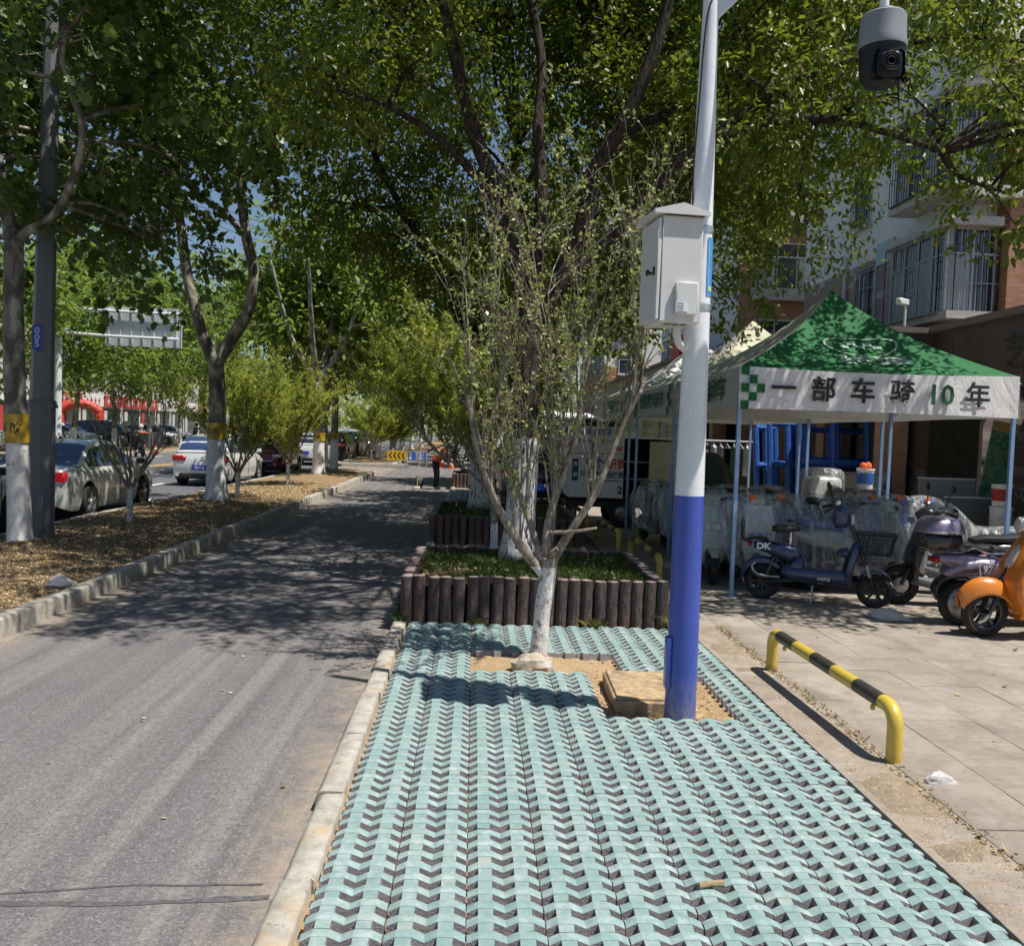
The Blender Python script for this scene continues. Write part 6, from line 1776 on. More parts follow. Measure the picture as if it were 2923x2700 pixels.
# --- plastic-wrapped scooters for sale under the tents
W_ = 'new scooters wrapped in clear plastic'
wr = [((3.42, 11.0, 0), -PI / 2 + .10, P_IVORY, 'plastic-wrapped scooter with white front panel right behind the tent\'s front leg', 'panel', True),
      ((3.02, 11.2, 0), -PI / 2 - .12, P_MINT, 'plastic-wrapped mint scooter at the left end of the front row', 'panel', False),
      ((3.86, 11.2, 0), -PI / 2 + .05, P_GREY, 'plastic-wrapped grey scooter behind the saddle of the navy bike', 'panel', True),
      ((4.24, 11.25, 0), -PI / 2, P_BLACK, 'plastic-wrapped black scooter behind the handlebar of the navy bike', 'panel', False),
      ((4.72, 10.45, 0), .12, P_MINT, 'plastic-wrapped pale scooter with blue seat standing sideways behind the basket', 'panel', False),
      ((4.85, 11.7, 0), -PI / 2 + .35, P_GREY, 'wrapped scooter first from left in the back right row', 'panel', False),
      ((5.15, 11.75, 0), -PI / 2 + .35, P_BLUE, 'wrapped scooter second from left in the back right row', 'panel', True),
      ((5.48, 11.7, 0), -PI / 2 + .35, P_BLUE, 'wrapped scooter third from left in the back right row, above the top box', 'panel', True),
      ((5.82, 11.65, 0), -PI / 2 + .35, P_BLUE, 'wrapped scooter fourth from left in the back right row', 'panel', True),
      ((5.92, 10.35, 0), PI - .25, P_IVORY, 'wrapped white scooter beside the black scooter\'s mirrors', 'panel', True),
      ((3.25, 13.5, 0), -PI / 2 - .1, P_MINT, 'wrapped scooter under the second tent just right of the pole', 'panel', False),
      ((3.05, 14.6, 0), -PI / 2 + .1, P_GREY, 'wrapped scooter farther back under the second tent', 'panel', False),
      ((3.75, 13.0, 0), -PI / 2, P_GREY, 'wrapped dark scooter at the front of the second tent', 'black', False),
      ((4.35, 13.2, 0), -PI / 2 + .1, P_BLACK, 'wrapped black scooter at the middle of the second tent', 'panel', False)]
for i, (lc, rz_, pm, lab, fr_, tg) in enumerate(wr):
    s_ = scooter('wrapped_scooter', lc, rz_, lab, W_, pm, .2, M_BLACKP, cover=FILM if i % 3 else FILM2, tagc=tg, front=fr_, mirrors=False, seatm=P_BLUE if 'blue seat' in lab else None)
    if i == 0:
        mb = MB(); mb.bbox((.535, 0, .60), (.03, .30, .13), .015, M=Matrix.Identity(4)); mb.build('light_bar', glass('light_bar', (.10, .16, .28), .1), s_)
        mb = MB(); spine(mb, [(.50, .52), (.515, .72), (.46, .98)], [.19, .21, .17], [.02, .025, .02], 14, 4); mb.build('front_panel', P_IVORY, s_)
# ------------------------------------------------------------------ cars
P_CARW = paint('car_white', (0.66, 0.67, 0.67), (0.62, 0.63, 0.63), .18, 0, .9)
P_CARS = paint('car_silver_white', (0.70, 0.71, 0.69), (0.66, 0.67, 0.65), .2, .05, .9)
P_CARK = paint('car_black', (0.013, 0.013, 0.015), None, .15, 0, .9)
P_CARR = paint('car_dark_red', (0.16, 0.010, 0.022), None, .2, .2, .9)
P_CARB = paint('car_grey_blue', (0.16, 0.19, 0.23), None, .2, .3, .9)
G_CAR = glass('car_glass', (0.014, 0.018, 0.022), .03)
G_SKY = glass('car_glass_sky_tint', (0.022, 0.040, 0.095), .03)  # blue of the reflected sky put into the glass colour
M_TRIM = simple('car_trim', (0.016, 0.016, 0.017), (0.03, 0.03, 0.03), 10, .55)
M_TAILLIT = emissive('tail_lamp_lit', (0.45, 0.012, 0.01), .35)
M_PLATEB = simple('plate_blue_car', (0.02, 0.06, 0.42), None, 8, .4)
M_PLATEY = simple('plate_yellow_car', (0.65, 0.36, 0.02), None, 8, .4)
PROFILES = {
    # x stations (rear to front): body top, half width ; cabin: x, roof z
    'sedan': dict(L=4.52, W=.885, xt=[-2.26, -2.2, -2.0, -1.6, -1.0, 0, .9, 1.25, 1.8, 2.1, 2.22, 2.26], zt=[.80, .95, 1.00, .985, .95, .93, .935, .93, .84, .76, .66, .60],
                  xw=[-2.26, -2.15, -1.8, -1, 0, 1, 1.7, 2.05, 2.2, 2.26], ww=[.70, .80, .87, .885, .885, .885, .87, .80, .70, .60], cab=[(-1.72, .96), (-1.35, 1.18), (-.95, 1.385), (-.5, 1.455), (.0, 1.465), (.35, 1.42), (.75, 1.22), (1.22, .93)], wb=(-1.32, 1.30), r=.315),
    'hatch': dict(L=4.1, W=.87, xt=[-2.05, -2.0, -1.85, -1.2, 0, .8, 1.2, 1.7, 1.95, 2.05], zt=[.75, .95, 1.0, .98, .95, .95, .95, .88, .76, .62],
                  xw=[-2.05, -1.95, -1.6, 0, 1.5, 1.9, 2.05], ww=[.72, .82, .87, .87, .86, .78, .62], cab=[(-1.98, 1.0), (-1.75, 1.30), (-1.45, 1.46), (-.7, 1.54), (.0, 1.53), (.35, 1.46), (.75, 1.24), (1.15, .95)], wb=(-1.22, 1.25), r=.315),
    'suv': dict(L=4.65, W=.93, xt=[-2.32, -2.28, -2.1, -1, 0, .9, 1.3, 1.9, 2.2, 2.32], zt=[.8, 1.05, 1.10, 1.06, 1.04, 1.04, 1.06, 1.0, .90, .72],
                xw=[-2.32, -2.2, -1.8, 0, 1.7, 2.15, 2.32], ww=[.78, .88, .93, .93, .92, .84, .7], cab=[(-2.25, 1.1), (-2.05, 1.42), (-1.75, 1.62), (-1.0, 1.70), (.0, 1.69), (.4, 1.62), (.8, 1.38), (1.3, 1.06)], wb=(-1.38, 1.38), r=.36),
    'van': dict(L=3.9, W=.80, xt=[-1.95, -1.92, -1.7, -.5, .8, 1.3, 1.6, 1.8, 1.9, 1.95], zt=[.85, .95, .98, .98, .98, .98, .95, .86, .74, .62],
                xw=[-1.95, -1.85, -1.4, 0, 1.4, 1.8, 1.95], ww=[.70, .77, .80, .80, .79, .72, .58], cab=[(-1.93, .98), (-1.86, 1.40), (-1.7, 1.66), (-.9, 1.72), (.4, 1.70), (.85, 1.58), (1.2, 1.30), (1.62, .95)], wb=(-1.2, 1.25), r=.29),
}
def car(name, loc, rz, prof, paintm, label, group=None, detail=True, glassm=None, lit=False, plate=None, boot_open=False, suv_trim=False):
    Pf = PROFILES[prof]; root = empty(name, loc, rz, label, 'car', group)
    glassm = glassm or G_CAR
    L = Pf['L']; zb = .19
    zt = lambda x: float(np.interp(x, Pf['xt'], Pf['zt'])); ww = lambda x: float(np.interp(x, Pf['xw'], Pf['ww']))
    xs = sorted(set(list(np.linspace(-L / 2, L / 2, 30)) + [-L / 2 + .02, -L / 2 + .06, L / 2 - .02, L / 2 - .06]))
    # body shell with true wheel openings: the sill line rises over the wheels
    R_ = Pf['r']; w0, w1 = Pf['wb']
    def sill(x):
        for wx in (w0, w1):
            d = abs(x - wx)
            if d < R_ + .07: return max(zb, R_ + math.sqrt(max(0, (R_ + .07) ** 2 - d * d)))
        e = min(1, (L / 2 - abs(x)) / .25)
        return zb + (1 - e) * .10
    xs = sorted(set(xs + [wx + s * (R_ + .07) * f for wx in (w0, w1) for s in (-1, 1) for f in (0, .3, .55, .75, .9, .98, 1.001)]))
    secs = []
    for x in xs:
        w = ww(x); t = zt(x); b = sill(x); bl = max(b + .02, t - .16)
        half = [(w * .93, b), (w * .985, b + (bl - b) * .25), (w, b + (bl - b) * .6), (w * .985, bl), (w * .955, bl + (t - bl) * .55), (w * .88, t - .012), (w * .6, t + .012), (0, t + .02)]
        sec = [(x, y, z) for y, z in half] + [(x, -y, z) for y, z in reversed(half[:-1])]
        secs.append(sec)
    mb = MB(); mb.loft(secs, cap=False, closed=False)
    n = len(secs[0])
    for q in (0, len(secs) - 1):
        mb.f.append(tuple(q * n + k for k in range(n))); mb.m.append(0)
    mb.build('body', paintm, root, ang=40)
    mb = MB(); mb.box((0, 0, .34), (L * .9, Pf['W'] * 1.55, .25)); mb.box(((w0 + w1) / 2, 0, .45), ((w1 - w0) - .75, Pf['W'] * 1.8, .45)); mb.build('underbody', M_TRIM, root, smooth=False)
    # cabin
    cx = [c[0] for c in Pf['cab']]; cz = [c[1] for c in Pf['cab']]
    zr = lambda x: float(np.interp(x, cx, cz))
    belt = lambda x: zt(x) + .005
    def cabsec(x):
        b = belt(x); r = max(zr(x), b + .01); hgt = r - b
        wbt = ww(x) * .90; wr = wbt - hgt * .36
        return b, r, wbt, wr
    X = sorted(set(list(np.linspace(cx[0], cx[-1], 34)) + cx)); secs = []
    for x in X:
        b, r, wbt, wr = cabsec(x); ed = min(.07, (r - b) * .35)
        half = [(wbt, b - .03), (wbt - (wbt - wr) * .5, b + (r - b - ed) * .5), (wr, r - ed), (wr * .93, r - ed * .3), (wr * .6, r + .005), (0, r + .012)]
        secs.append([(x, y, z) for y, z in half] + [(x, -y, z) for y, z in reversed(half[:-1])])
    mb = MB(); mb.loft(secs, cap=False, closed=False); mb.build('cabin', paintm, root, ang=50)
    def side_pt(x, s, sg):
        b, r, wbt, wr = cabsec(x); ed = min(.07, (r - b) * .35)
        return Vector((x, sg * (wbt + (wr - wbt) * s + .006), b + (r - ed - b) * s))
    spans = {'sedan': ((-1.30, -.92, .0), (-.88, -.06, 0), (0.0, .86, 0)), 'hatch': ((-1.62, -1.05, 0), (-1.0, -.12, 0), (-.06, .84, 0)), 'suv': ((-1.9, -1.15, 0), (-1.1, -.10, 0), (-.04, .98, 0)), 'van': ((-1.7, -.75, 0), (-.7, .25, 0), (.31, 1.25, 0))}[prof]
    for sg in (-1, 1):
        for (a, c, _) in spans:
            mb = MB(); vs = []; m = 8
            for i in range(m + 1):
                x = a + (c - a) * i / m
                b, r, _, _ = cabsec(x); tops = .94 if r - b > .2 else .5
                for s in (.06, .5, tops): vs.append(side_pt(x, s, sg))
            mb.add(vs, [(3 * i + q, 3 * i + 3 + q, 3 * i + 4 + q, 3 * i + 1 + q) for i in range(m) for q in range(2)])
            mb.build('side_window', glassm, root, ang=60)
    def top_glass(xa, xb, nm, inset=.10):
        mb = MB(); m = 6; k = 8; vs = []
        for i in range(m + 1):
            x = xa + (xb - xa) * i / m; b, r, wbt, wr = cabsec(x); ed = min(.07, (r - b) * .35)
            for j in range(k + 1):
                u = (j / k * 2 - 1) * .93; y = wr * u
                z = r + .012 - (.007 + .01) * (abs(u) ** 2) - (ed * .35 if abs(u) > .9 else 0)
                vs.append((x, y, z + .007))
        mb.add(vs, [(i * (k + 1) + j, (i + 1) * (k + 1) + j, (i + 1) * (k + 1) + j + 1, i * (k + 1) + j + 1) for i in range(m) for j in range(k)])
        return mb.build(nm, glassm, root, ang=60)
    if not boot_open: top_glass(cx[0] + .04, cx[2] - .02, 'rear_window')
    top_glass(cx[-1] - .05, cx[-3] + .03, 'windshield')
    for sx in (w0, w1):
        for sg in (-1, 1):
            w_ = .2; M0 = T(sx, sg * (Pf['W'] - .10), R_) @ Rx(PI / 2)
            mb = MB(); mb.lathe([(R_ * .66, -.10), (R_ * .93, -.105), (R_, -.07), (R_, .07), (R_ * .93, .105), (R_ * .66, .10)], 26, M=M0, cap=False); wh = mb.build('wheel', M_RUBBER, root)
            mb = MB(); mb.lathe([(R_ * .67, -.09), (R_ * .64, -.02), (R_ * .64, .02), (R_ * .67, .09)], 22, M=M0, cap=False)
            mb.lathe([(R_ * .2, -sg * .085), (R_ * .17, -sg * .10)], 12, M=M0)
            for k in range(5): mb.box((0, R_ * .40, -sg * .075), (R_ * .2, R_ * .52, .03), M=M0 @ Rz(k * 1.2566))
            mb.build('rim', M_ALU, wh)
    xr = -L / 2; xf = L / 2
    for sg in (-1, 1):
        wv = ww(xr + .06); zz = zt(xr + .08)
        mb = MB(); mb.bbox((xr + .10, sg * (wv - .17), zz - .14), (.24, .40, .17), .03); tl_ = mb.build('tail_light', M_TAILLIT if lit else M_REDL, root)
        mb = MB(); mb.bbox((xf - .16, sg * (ww(xf - .12) - .14), zt(xf - .15) - .10), (.26, .34, .13), .03); mb.build('headlight', M_CLEARL, root)
        mb = MB(); mb.bbox((.86 if prof != 'van' else 1.2, sg * (Pf['W'] + .07), belt(.8) + .08), (.10, .17, .12), .03, seg=2); mb.build('mirror', M_TRIM if prof == 'sedan' else paintm, root)
        for hx_ in ((-.75, .15) if prof != 'van' else (-.2, .5)):
            mb = MB(); mb.bbox((hx_, sg * (Pf['W'] + .004), belt(0) - .10), (.17, .03, .03), .008); mb.build('door_handle', paintm, root)
        for hx_ in ((-.95, -.02, .92) if prof != 'van' else (-.7, .28, 1.2)):
            mb = MB(); mb.box((hx_, sg * (Pf['W'] + .001), (zb + belt(0)) / 2 + .02), (.008, .008, .60)); mb.build('door_seam', M_TRIM, root, smooth=False)
    mb = MB(); mb.bbox((xr + .045, 0, .33), (.14, Pf['W'] * 1.4, .13), .03); mb.build('rear_bumper_trim', M_TRIM if (suv_trim or prof in ('suv', 'hatch')) else paintm, root)
    mb = MB(); mb.bbox((xf - .03, 0, .42), (.12, Pf['W'] * 1.1, .22), .03); mb.build('grille', M_TRIM, root)
    rpl = (xr - .002, .66) if prof != 'sedan' else (xr - .004, .55)
    mb = MB(); mb.bbox((xr - .03, 0, .62 if plate is None else .56), (.02, .46, .15), .004); pt = mb.build('number_plate', M_PLATEB, root)
    if plate: put_text('plate_lettering', plate, .1, .002, M_WPRINT, T(xr - .041, 0, .56) @ FACE_LEFT @ S(.85, 1.1, 1), pt)
    return root
KP = 'cars parked along the near kerb'
c1 = car('parked_car', (-8.02, 18.2, -.12), PI / 2, 'sedan', P_CARS, 'silver-white sedan with glowing tail light parked behind the lamp pole', KP, glassm=G_SKY, lit=True)
mb = MB(); mb.add([(-.75, -.01, 1.46), (-.60, -.01, 1.46), (-.74, -.01, 1.53), (-.75, .01, 1.46), (-.60, .01, 1.46), (-.74, .01, 1.53)], [(0, 1, 2), (5, 4, 3), (0, 3, 4, 1), (1, 4, 5, 2), (2, 5, 3, 0)]); mb.build('roof_antenna', M_TRIM, c1, smooth=False)
car('parked_car', (-8.12, 12.95, -.12), PI / 2, 'sedan', P_CARW, 'white car cut off by the left edge of the picture', KP)
c3 = car('parked_car', (-7.95, 28.2, -.12), PI / 2 - .02, 'hatch', P_CARW, 'white car with a blue number plate behind the forked plane tree', KP, plate='皖A·555', glassm=G_SKY)
mb = MB(); mb.tube(bez([(-2.058, -.3, .84), (-2.06, -.22, .80), (-2.06, -.14, .86), (-2.058, -.06, .85)], 4), .012, 6); mb.ell((-2.058, -.06, .85), (.01, .03, .025), 8, 6); mb.build('decal', M_TRIM, c3)
c4 = car('minivan', (-7.72, 34.3, -.12), -PI / 2, 'van', P_CARR, 'dark red minivan facing the camera beside the planting strip', KP)
mb = MB(); mb.bbox((1.97, 0, .40), (.02, .44, .14), .004); mb.build('front_plate', M_PLATEY, c4)
mb = MB(); mb.tube(bez([(1.965, -.5, .66), (1.985, -.3, .56), (1.985, .3, .56), (1.965, .5, .66)], 4), .022, 6); mb.build('chrome_lip', M_CHROME, c4)
car('parked_car', (-8.1, 44.6, -.12), PI / 2, 'hatch', P_CARW, 'white hatchback parked between the two whitewashed trunks', KP)
car('parked_suv', (-7.9, 50.8, -.12), PI / 2, 'suv', P_CARK, 'black van-like car parked beyond the side street', KP)
car('parked_suv', (-7.9, 56.4, -.12), PI / 2, 'suv', P_CARK, 'second dark car parked just in front of the black one', KP)
car('parked_car', (-7.9, 62.5, -.12), PI / 2, 'hatch', P_CARB, 'blue-grey car farther up the near kerb', KP)
car('moving_car', (-10.9, 70, -.12), -PI / 2, 'van', P_CARW, 'white van far up the road coming towards the camera', 'cars far up the road')
car('moving_car', (-11.4, 84, -.12), -PI / 2, 'suv', P_CARW, 'white car farthest up the road', 'cars far up the road')
car('moving_car', (-9.5, 78, -.12), PI / 2, 'hatch', P_CARB, 'grey-blue car far up the road driving away', 'cars far up the road')
KO_ = 'cars parked across the road'
car('parked_car', (-25.6, 45.0, 0), 0.15, 'suv', P_CARS, 'silver car parked across the road behind the straw-hat rider', KO_)
car('parked_car', (-26.0, 57.0, 0), -.1, 'sedan', P_CARW, 'white car parked across the road right of the inflatable tent', KO_)
car('parked_suv', (-24.6, 60.5, 0), 0.0, 'suv', P_CARK, 'dark car parked across the road behind the delivery scooter', KO_)
car('parked_car', (-24.0, 66.5, 0), 0.2, 'hatch', P_CARW, 'white hatchback parked across the road between two tree trunks', KO_)
car('parked_car', (-25.0, 73.0, 0), 0.2, 'hatch', P_CARW, 'white car parked across the road at the right end of the row', KO_)
car('parked_car', (-26.0, 37.0, 0), 0.2, 'van', P_CARW, 'white van parked across the road at the left edge', KO_)

# --- white box tricycle of a locksmith
tk = empty('cargo_tricycle', (1.86, 17.0, 0), 0, 'white box cargo tricycle with locksmith lettering and an open side door', 'tricycle')
P_BOXW = simple('box_white', (0.62, 0.63, 0.63), (0.70, 0.70, 0.70), 3, .5, bump=.05)
P_BOXC = simple('box_cream', (0.46, 0.44, 0.32), (0.54, 0.52, 0.40), 4, .6, bump=.1)
part_box('side_panel', P_BOXW, tk, (.52, .0, 1.15), (1.04, .03, 1.16)); part_box('end_panel', P_BOXW, tk, (.0, .55, 1.15), (.03, 1.1, 1.16))
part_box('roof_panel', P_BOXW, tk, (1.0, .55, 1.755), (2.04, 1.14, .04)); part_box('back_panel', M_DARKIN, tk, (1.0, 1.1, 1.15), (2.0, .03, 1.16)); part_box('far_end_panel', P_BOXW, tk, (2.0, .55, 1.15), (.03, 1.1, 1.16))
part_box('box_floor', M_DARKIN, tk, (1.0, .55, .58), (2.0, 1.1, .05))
dr_ = part_box('open_door', P_BOXC, tk, (1.78, -.05, 1.13), (.50, .035, 1.12))
for z in (.65, 1.0, 1.35, 1.66): part_box('door_rib', P_BOXC, dr_, (1.78, -.072, z), (.50, .012, .035))
for z in (.95, 1.28): part_box('shelf', M_ALU, tk, (1.52, .5, z), (.9, .9, .02))
part_box('seam', M_TRIM, tk, (.42, -.0165, 1.15), (.012, .004, 1.14)); part_box('seam', M_TRIM, tk, (.52, -.0170, 1.42), (1.03, .004, .012))
for z in (.73, 1.58): part_box('hinge', M_TRIM, tk, (.42, -.02, z), (.05, .014, .07))
put_text('lettering', '中国快递示范城市·合肥', .075, .001, M_TXT_DK, T(.52, -.018, 1.66) @ FACE_FRONT, tk)
M_TXTB = simple('navy_print', (0.03, 0.045, 0.13), None, 8, .6); M_TXTR = simple('red_print', (0.50, 0.02, 0.02), None, 8, .6)
put_text('lettering', '八个', .27, .007, M_TXTB, T(.46, -.018, 1.22) @ FACE_FRONT @ S(.72, .85, 1), tk)
put_text('lettering', '6', .30, .008, M_TXTR, T(.73, -.018, 1.21) @ FACE_FRONT @ S(.95, 1, 1), tk)
put_text('lettering', '开锁', .25, .006, M_TXTR, T(.91, -.020, 1.22) @ FACE_FRONT @ S(.55, .85, 1), tk)
put_text('lettering', '开锁 换锁 指纹锁', .155, .003, M_TXTB, T(.62, -.018, 1.01) @ FACE_FRONT @ S(.72, .95, 1), tk)
put_text('lettering', 'HE', .13, .003, M_TXTR, T(.93, -.018, 1.52) @ FACE_FRONT, tk); put_text('lettering', '2', .2, .006, M_TXTB, T(.98, -.018, .72) @ FACE_FRONT, tk)
mb = MB(); mb.bbox((.10, -.02, 1.10), (.12, .008, .42), .003); bd = mb.build('name_band', M_TXTB, tk)
put_text('band_lettering', '合', .12, .003, M_WPRINT, T(.10, -.026, 1.21) @ FACE_FRONT @ S(.75, .8, 1), bd); put_text('band_lettering', '肥', .12, .003, M_WPRINT, T(.10, -.026, 1.0) @ FACE_FRONT @ S(.75, .8, 1), bd)
part_box('underline', M_TXTB, tk, (.78, -.0185, .905), (.46, .004, .02))
part_box('chassis', M_TRIM, tk, (1.0, .55, .44), (2.1, .9, .12))
for (wx, wy) in ((1.05, .06), (1.05, 1.04), (2.75, .55)):
    M0 = T(wx, wy, .27) @ Rx(PI / 2); mb = MB(); mb.lathe([(.16, -.07), (.25, -.075), (.27, -.04), (.27, .04), (.25, .075), (.16, .07)], 26, M=M0, cap=False); wh = mb.build('wheel', M_RUBBER, tk)
    mb = MB(); mb.lathe([(.165, -.06), (.15, .0), (.06, .03), (.05, .07), (.001, .07)], 22, M=M0, cap=False); mb.lathe([(.15, -.01), (.001, -.01)], 20, M=M0); mb.build('rim', M_ALU, wh)
mb = MB()
for y_ in (.05, 1.05): mb.tube([(.05, y_, 1.93), (1.95, y_, 1.93)], .018, 6)
for k in range(6):
    mb.tube([(.06 + .37 * k, .05, 1.93), (.06 + .37 * k, 1.05, 1.93)], .014, 6)
    for y_ in (.05, 1.05): mb.tube([(.06 + .37 * k, y_, 1.77), (.06 + .37 * k, y_, 1.93)], .014, 6)
mb.build('roof_rack', M_FRAMEW, tk)
part_box('cab_body', P_BOXW, tk, (2.45, .55, .85), (.8, .9, .7), .06); part_box('cab_windscreen', G_CAR, tk, (2.75, .55, 1.42), (.05, .85, .5), .02)
jk = MB(); jk.ell((.35, .5, 2.02), (.28, .35, .10), 12, 8); jk.ell((.8, .4, 2.0), (.25, .2, .07), 12, 8); jk.build('black_sack', simple('black_sack', (.02, .02, .02), (.04, .04, .04), 8, .5, bump=.6, bscale=12), tk)
yb = MB(); yb.ell((1.5, .4, .66), (.22, .2, .06), 12, 8); yb.build('yellow_rag', simple('yellow_rag', (.45, .42, .03), None, 8, .8, bump=.5, bscale=10), tk)
car('parked_suv', (1.35, 21.3, 0), PI / 2 + .05, 'suv', P_CARK, 'black car parked behind the tricycle, half hidden by the planter trunks')
car('parked_van', (3.0, 28.0, 0), 0.1, 'van', P_CARW, 'white van parked behind the tents and the box tricycle')
bpy.data.objects['parked_van'].scale = (1.25, 1.25, 1.45)
# ------------------------------------------------------------------ lamp pole and sign gantry on the left
M_LAMP = painted('lamp_grey', (0.135, 0.14, 0.155), (0.10, .09, .08), .1, .5)
def octo(mb, z0, r0, z1, r1, cx0=0, cx1=0):
    mb.loft([[(cx0 + r0 * math.cos(PI / 8 + k * PI / 4), r0 * math.sin(PI / 8 + k * PI / 4), z0) for k in range(8)], [(cx1 + r1 * math.cos(PI / 8 + k * PI / 4), r1 * math.sin(PI / 8 + k * PI / 4), z1) for k in range(8)]])
lp = empty('lamp_pole', (-5.92, 12.35, 0.02), 0, 'dark grey octagonal lamp pole with blue number tag 005', 'lamp pole')
mb = MB(); octo(mb, -.05, .175, 1.86, .175); mb.build('base_column', M_LAMP, lp, smooth=False)
mb = MB(); octo(mb, 1.86, .205, 1.90, .205); octo(mb, 1.90, .19, 1.95, .185); octo(mb, 1.95, .175, 1.97, .16); mb.build('collar', M_LAMP, lp, smooth=False)
mb = MB(); octo(mb, 1.97, .150, 9.0, .075, 0, .12); mb.build('shaft', M_LAMP, lp, smooth=False)
mb = MB(); mb.bbox((.06, -.162, .42), (.11, .02, .5), .006, M=Rz(.0)); mb.lathe([(.02, 0), (.02, .01)], 14, M=T(.06, -.173, .42) @ Rx(PI / 2)); mb.build('access_door', M_LAMP, lp)
mb = MB(); mb.bbox((.0, -.140, 2.80), (.15, .012, .36), .03, M=Matrix.Identity(4)); 
tg_ = MB(); secs = []
poly = []
for k in range(24):
    a = 2 * PI * k / 24; poly.append((.072 * math.cos(a), (.11 if math.sin(a) >= 0 else -.11) + .072 * math.sin(a)))
tg_.prism(poly, 0, .008, M=T(.005, -.145, 2.80) @ FACE_FRONT); tgo = tg_.build('number_tag', simple('tag_blue', (0.03, 0.07, 0.36), None, 6, .4), lp, smooth=False)
for k, ch in enumerate('005'): put_text('tag_lettering', ch, .1, .001, M_WPRINT, T(.005, -.155, 2.89 - .09 * k) @ FACE_FRONT @ S(1.45, 1.15, 1), tgo)
mb = MB(); mb.tube([(.10, -.6, 8.6), (.15, -2.2, 9.1)], .04, 8); mb.tube([(.1, 0, 8.5), (.10, -.6, 8.6)], .045, 8); mb.build('lamp_arm', M_LAMP, lp)
mb = MB(); mb.bbox((.15, -2.5, 9.12), (.28, .7, .10), .03); mb.build('lamp_head', M_LAMP, lp)

sg_ = empty('sign_gantry', (-18.1, 39.2, -.1), 0, 'grey back of a large road sign on a white gantry pole across the road', 'road sign')
M_GANTRY = simple('gantry_white', (0.60, 0.63, 0.66), None, 4, .4)
M_SIGNBK = simple('sign_back_alu', (0.50, 0.53, 0.57), (0.60, 0.63, 0.66), 2, .6, .1)
mb = MB(); mb.lathe([(.17, 0), (.15, 3), (.13, 7.0)], 16); mb.build('pole', M_GANTRY, sg_)
for z in (5.42, 6.50):
    mb = MB(); mb.tube([(0, 0, z + .12), (2.2, 0, z + .04), (5.1, 0, z)], .065, 8); mb.build('arm', M_GANTRY, sg_)
bo = part_box('board', M_SIGNBK, sg_, (3.55, .16, 5.90), (3.25, .05, 1.68))
for k in range(7): part_box('rib', M_GANTRY, bo, (2.1 + .48 * k, .105, 5.90), (.035, .05, 1.6))
part_box('board_rim', M_SIGNBK, bo, (5.185, .15, 5.90), (.03, .08, 1.7))

# power lines over the road
mb = MB()
for k in range(4):
    mb.tube([(-24 + 22 * u / 16 * 1.0, 62 - .5 * k, 17.5 + .35 * k - 5.0 * u / 16 - 1.2 * math.sin(PI * u / 16)) for u in range(17)], .022, 4)
o = mb.build('power_lines', M_IRON); tag(o, 'thin black power lines crossing the sky behind the plane trees', 'cable')

# ------------------------------------------------------------------ site boards and cones at the side street
M_BOARDY = simple('board_yellow', (0.72, 0.42, 0.015), None, 6, .5); M_BOARDB = simple('board_blue', (0.03, 0.11, 0.46), None, 6, .5); M_BOARDW = simple('board_white', (.68, .68, .66), None, 6, .5)
def board(x, label, blue):
    b = empty('site_board', (x, 42.3, -.095), 0, label, 'sign board', 'folding site boards')
    for sx in (-.44, .44):
        for (y0, y1) in ((-.16, .0), (.16, .0)):
            mb = MB(); mb.tube([(sx, y0, 0), (sx, y1, .84)], .016, 6); mb.build('leg', M_STEEL, b)
    p = part_box('panel', M_BOARDW if blue else M_BOARDY, b, (0, -.10, .62), (.92, .02, .44))
    if blue:
        part_box('blue_field', M_BOARDB, p, (0, -.112, .62), (.88, .005, .40))
        for k, s in enumerate(('前方施工', '单行道路', '减速慢行')): put_text('board_lettering', s, .15, .004, M_WPRINT, T(.13, -.117, .75 - .13 * k) @ FACE_FRONT @ S(.72, .75, 1), p)
        mb = MB(); mb.prism([(-.08, -.06), (.08, -.06), (0, .08)], 0, .004, M=T(-.32, -.115, .70) @ FACE_FRONT); mb.build('warning_triangle', M_BOARDY, p, smooth=False)
        mb = MB(); mb.lathe([(.07, 0), (.07, .004)], 20, M=T(-.32, -.115, .52) @ Rx(PI / 2)); mb.build('round_symbol', M_BOARDW, p)
    else:
        for k in range(4):
            mb = MB(); x0 = -.30 + .2 * k
            mb.prism([(x0 + .09, .15), (x0 + .02, .15), (x0 - .09, 0), (x0 + .02, -.15), (x0 + .09, -.15), (x0 - .01, 0)], 0, .004, M=T(0, -.111, .62) @ FACE_FRONT); mb.build('chevron', M_TXT_DK, p, smooth=False)
    return b
board(-3.66, 'yellow board with black chevrons at the side street', False); board(-2.70, 'blue and white roadworks board beside the yellow chevron board', True)
M_CONE = simple('cone_red', (0.62, 0.07, 0.02), None, 6, .5)
def cone(x, y, z, label, h=.62):
    c = empty('traffic_cone', (x, y, z), R.uniform(0, 1), label, 'traffic cone', 'traffic cones')
    mb = MB(); mb.lathe([(.15, .02), (.035, h), (.03, h)], 18); mb.build('cone_body', M_CONE, c)
    mb = MB(); mb.lathe([(.15 - .115 * .45 + .003, h * .45), (.15 - .115 * .68 + .003, h * .68)], 18, cap=False); mb.build('white_sleeve', M_BOARDW, c)
    mb = MB(); mb.bbox((0, 0, .012), (.36, .36, .028), .01); mb.build('cone_base', M_CONE, c)
cone(-1.12, 44.3, -.095, 'red and white cone right of the roadworks board'); cone(-1.62, 44.8, -.095, 'red and white cone half hidden behind the worker')
cone(-18.05, 50.9, -.11, 'red cone on the far kerb beside the delivery scooter', .55); cone(-18.0, 55.2, -.11, 'red cone on the far kerb left of the white car with blue plate', .55)

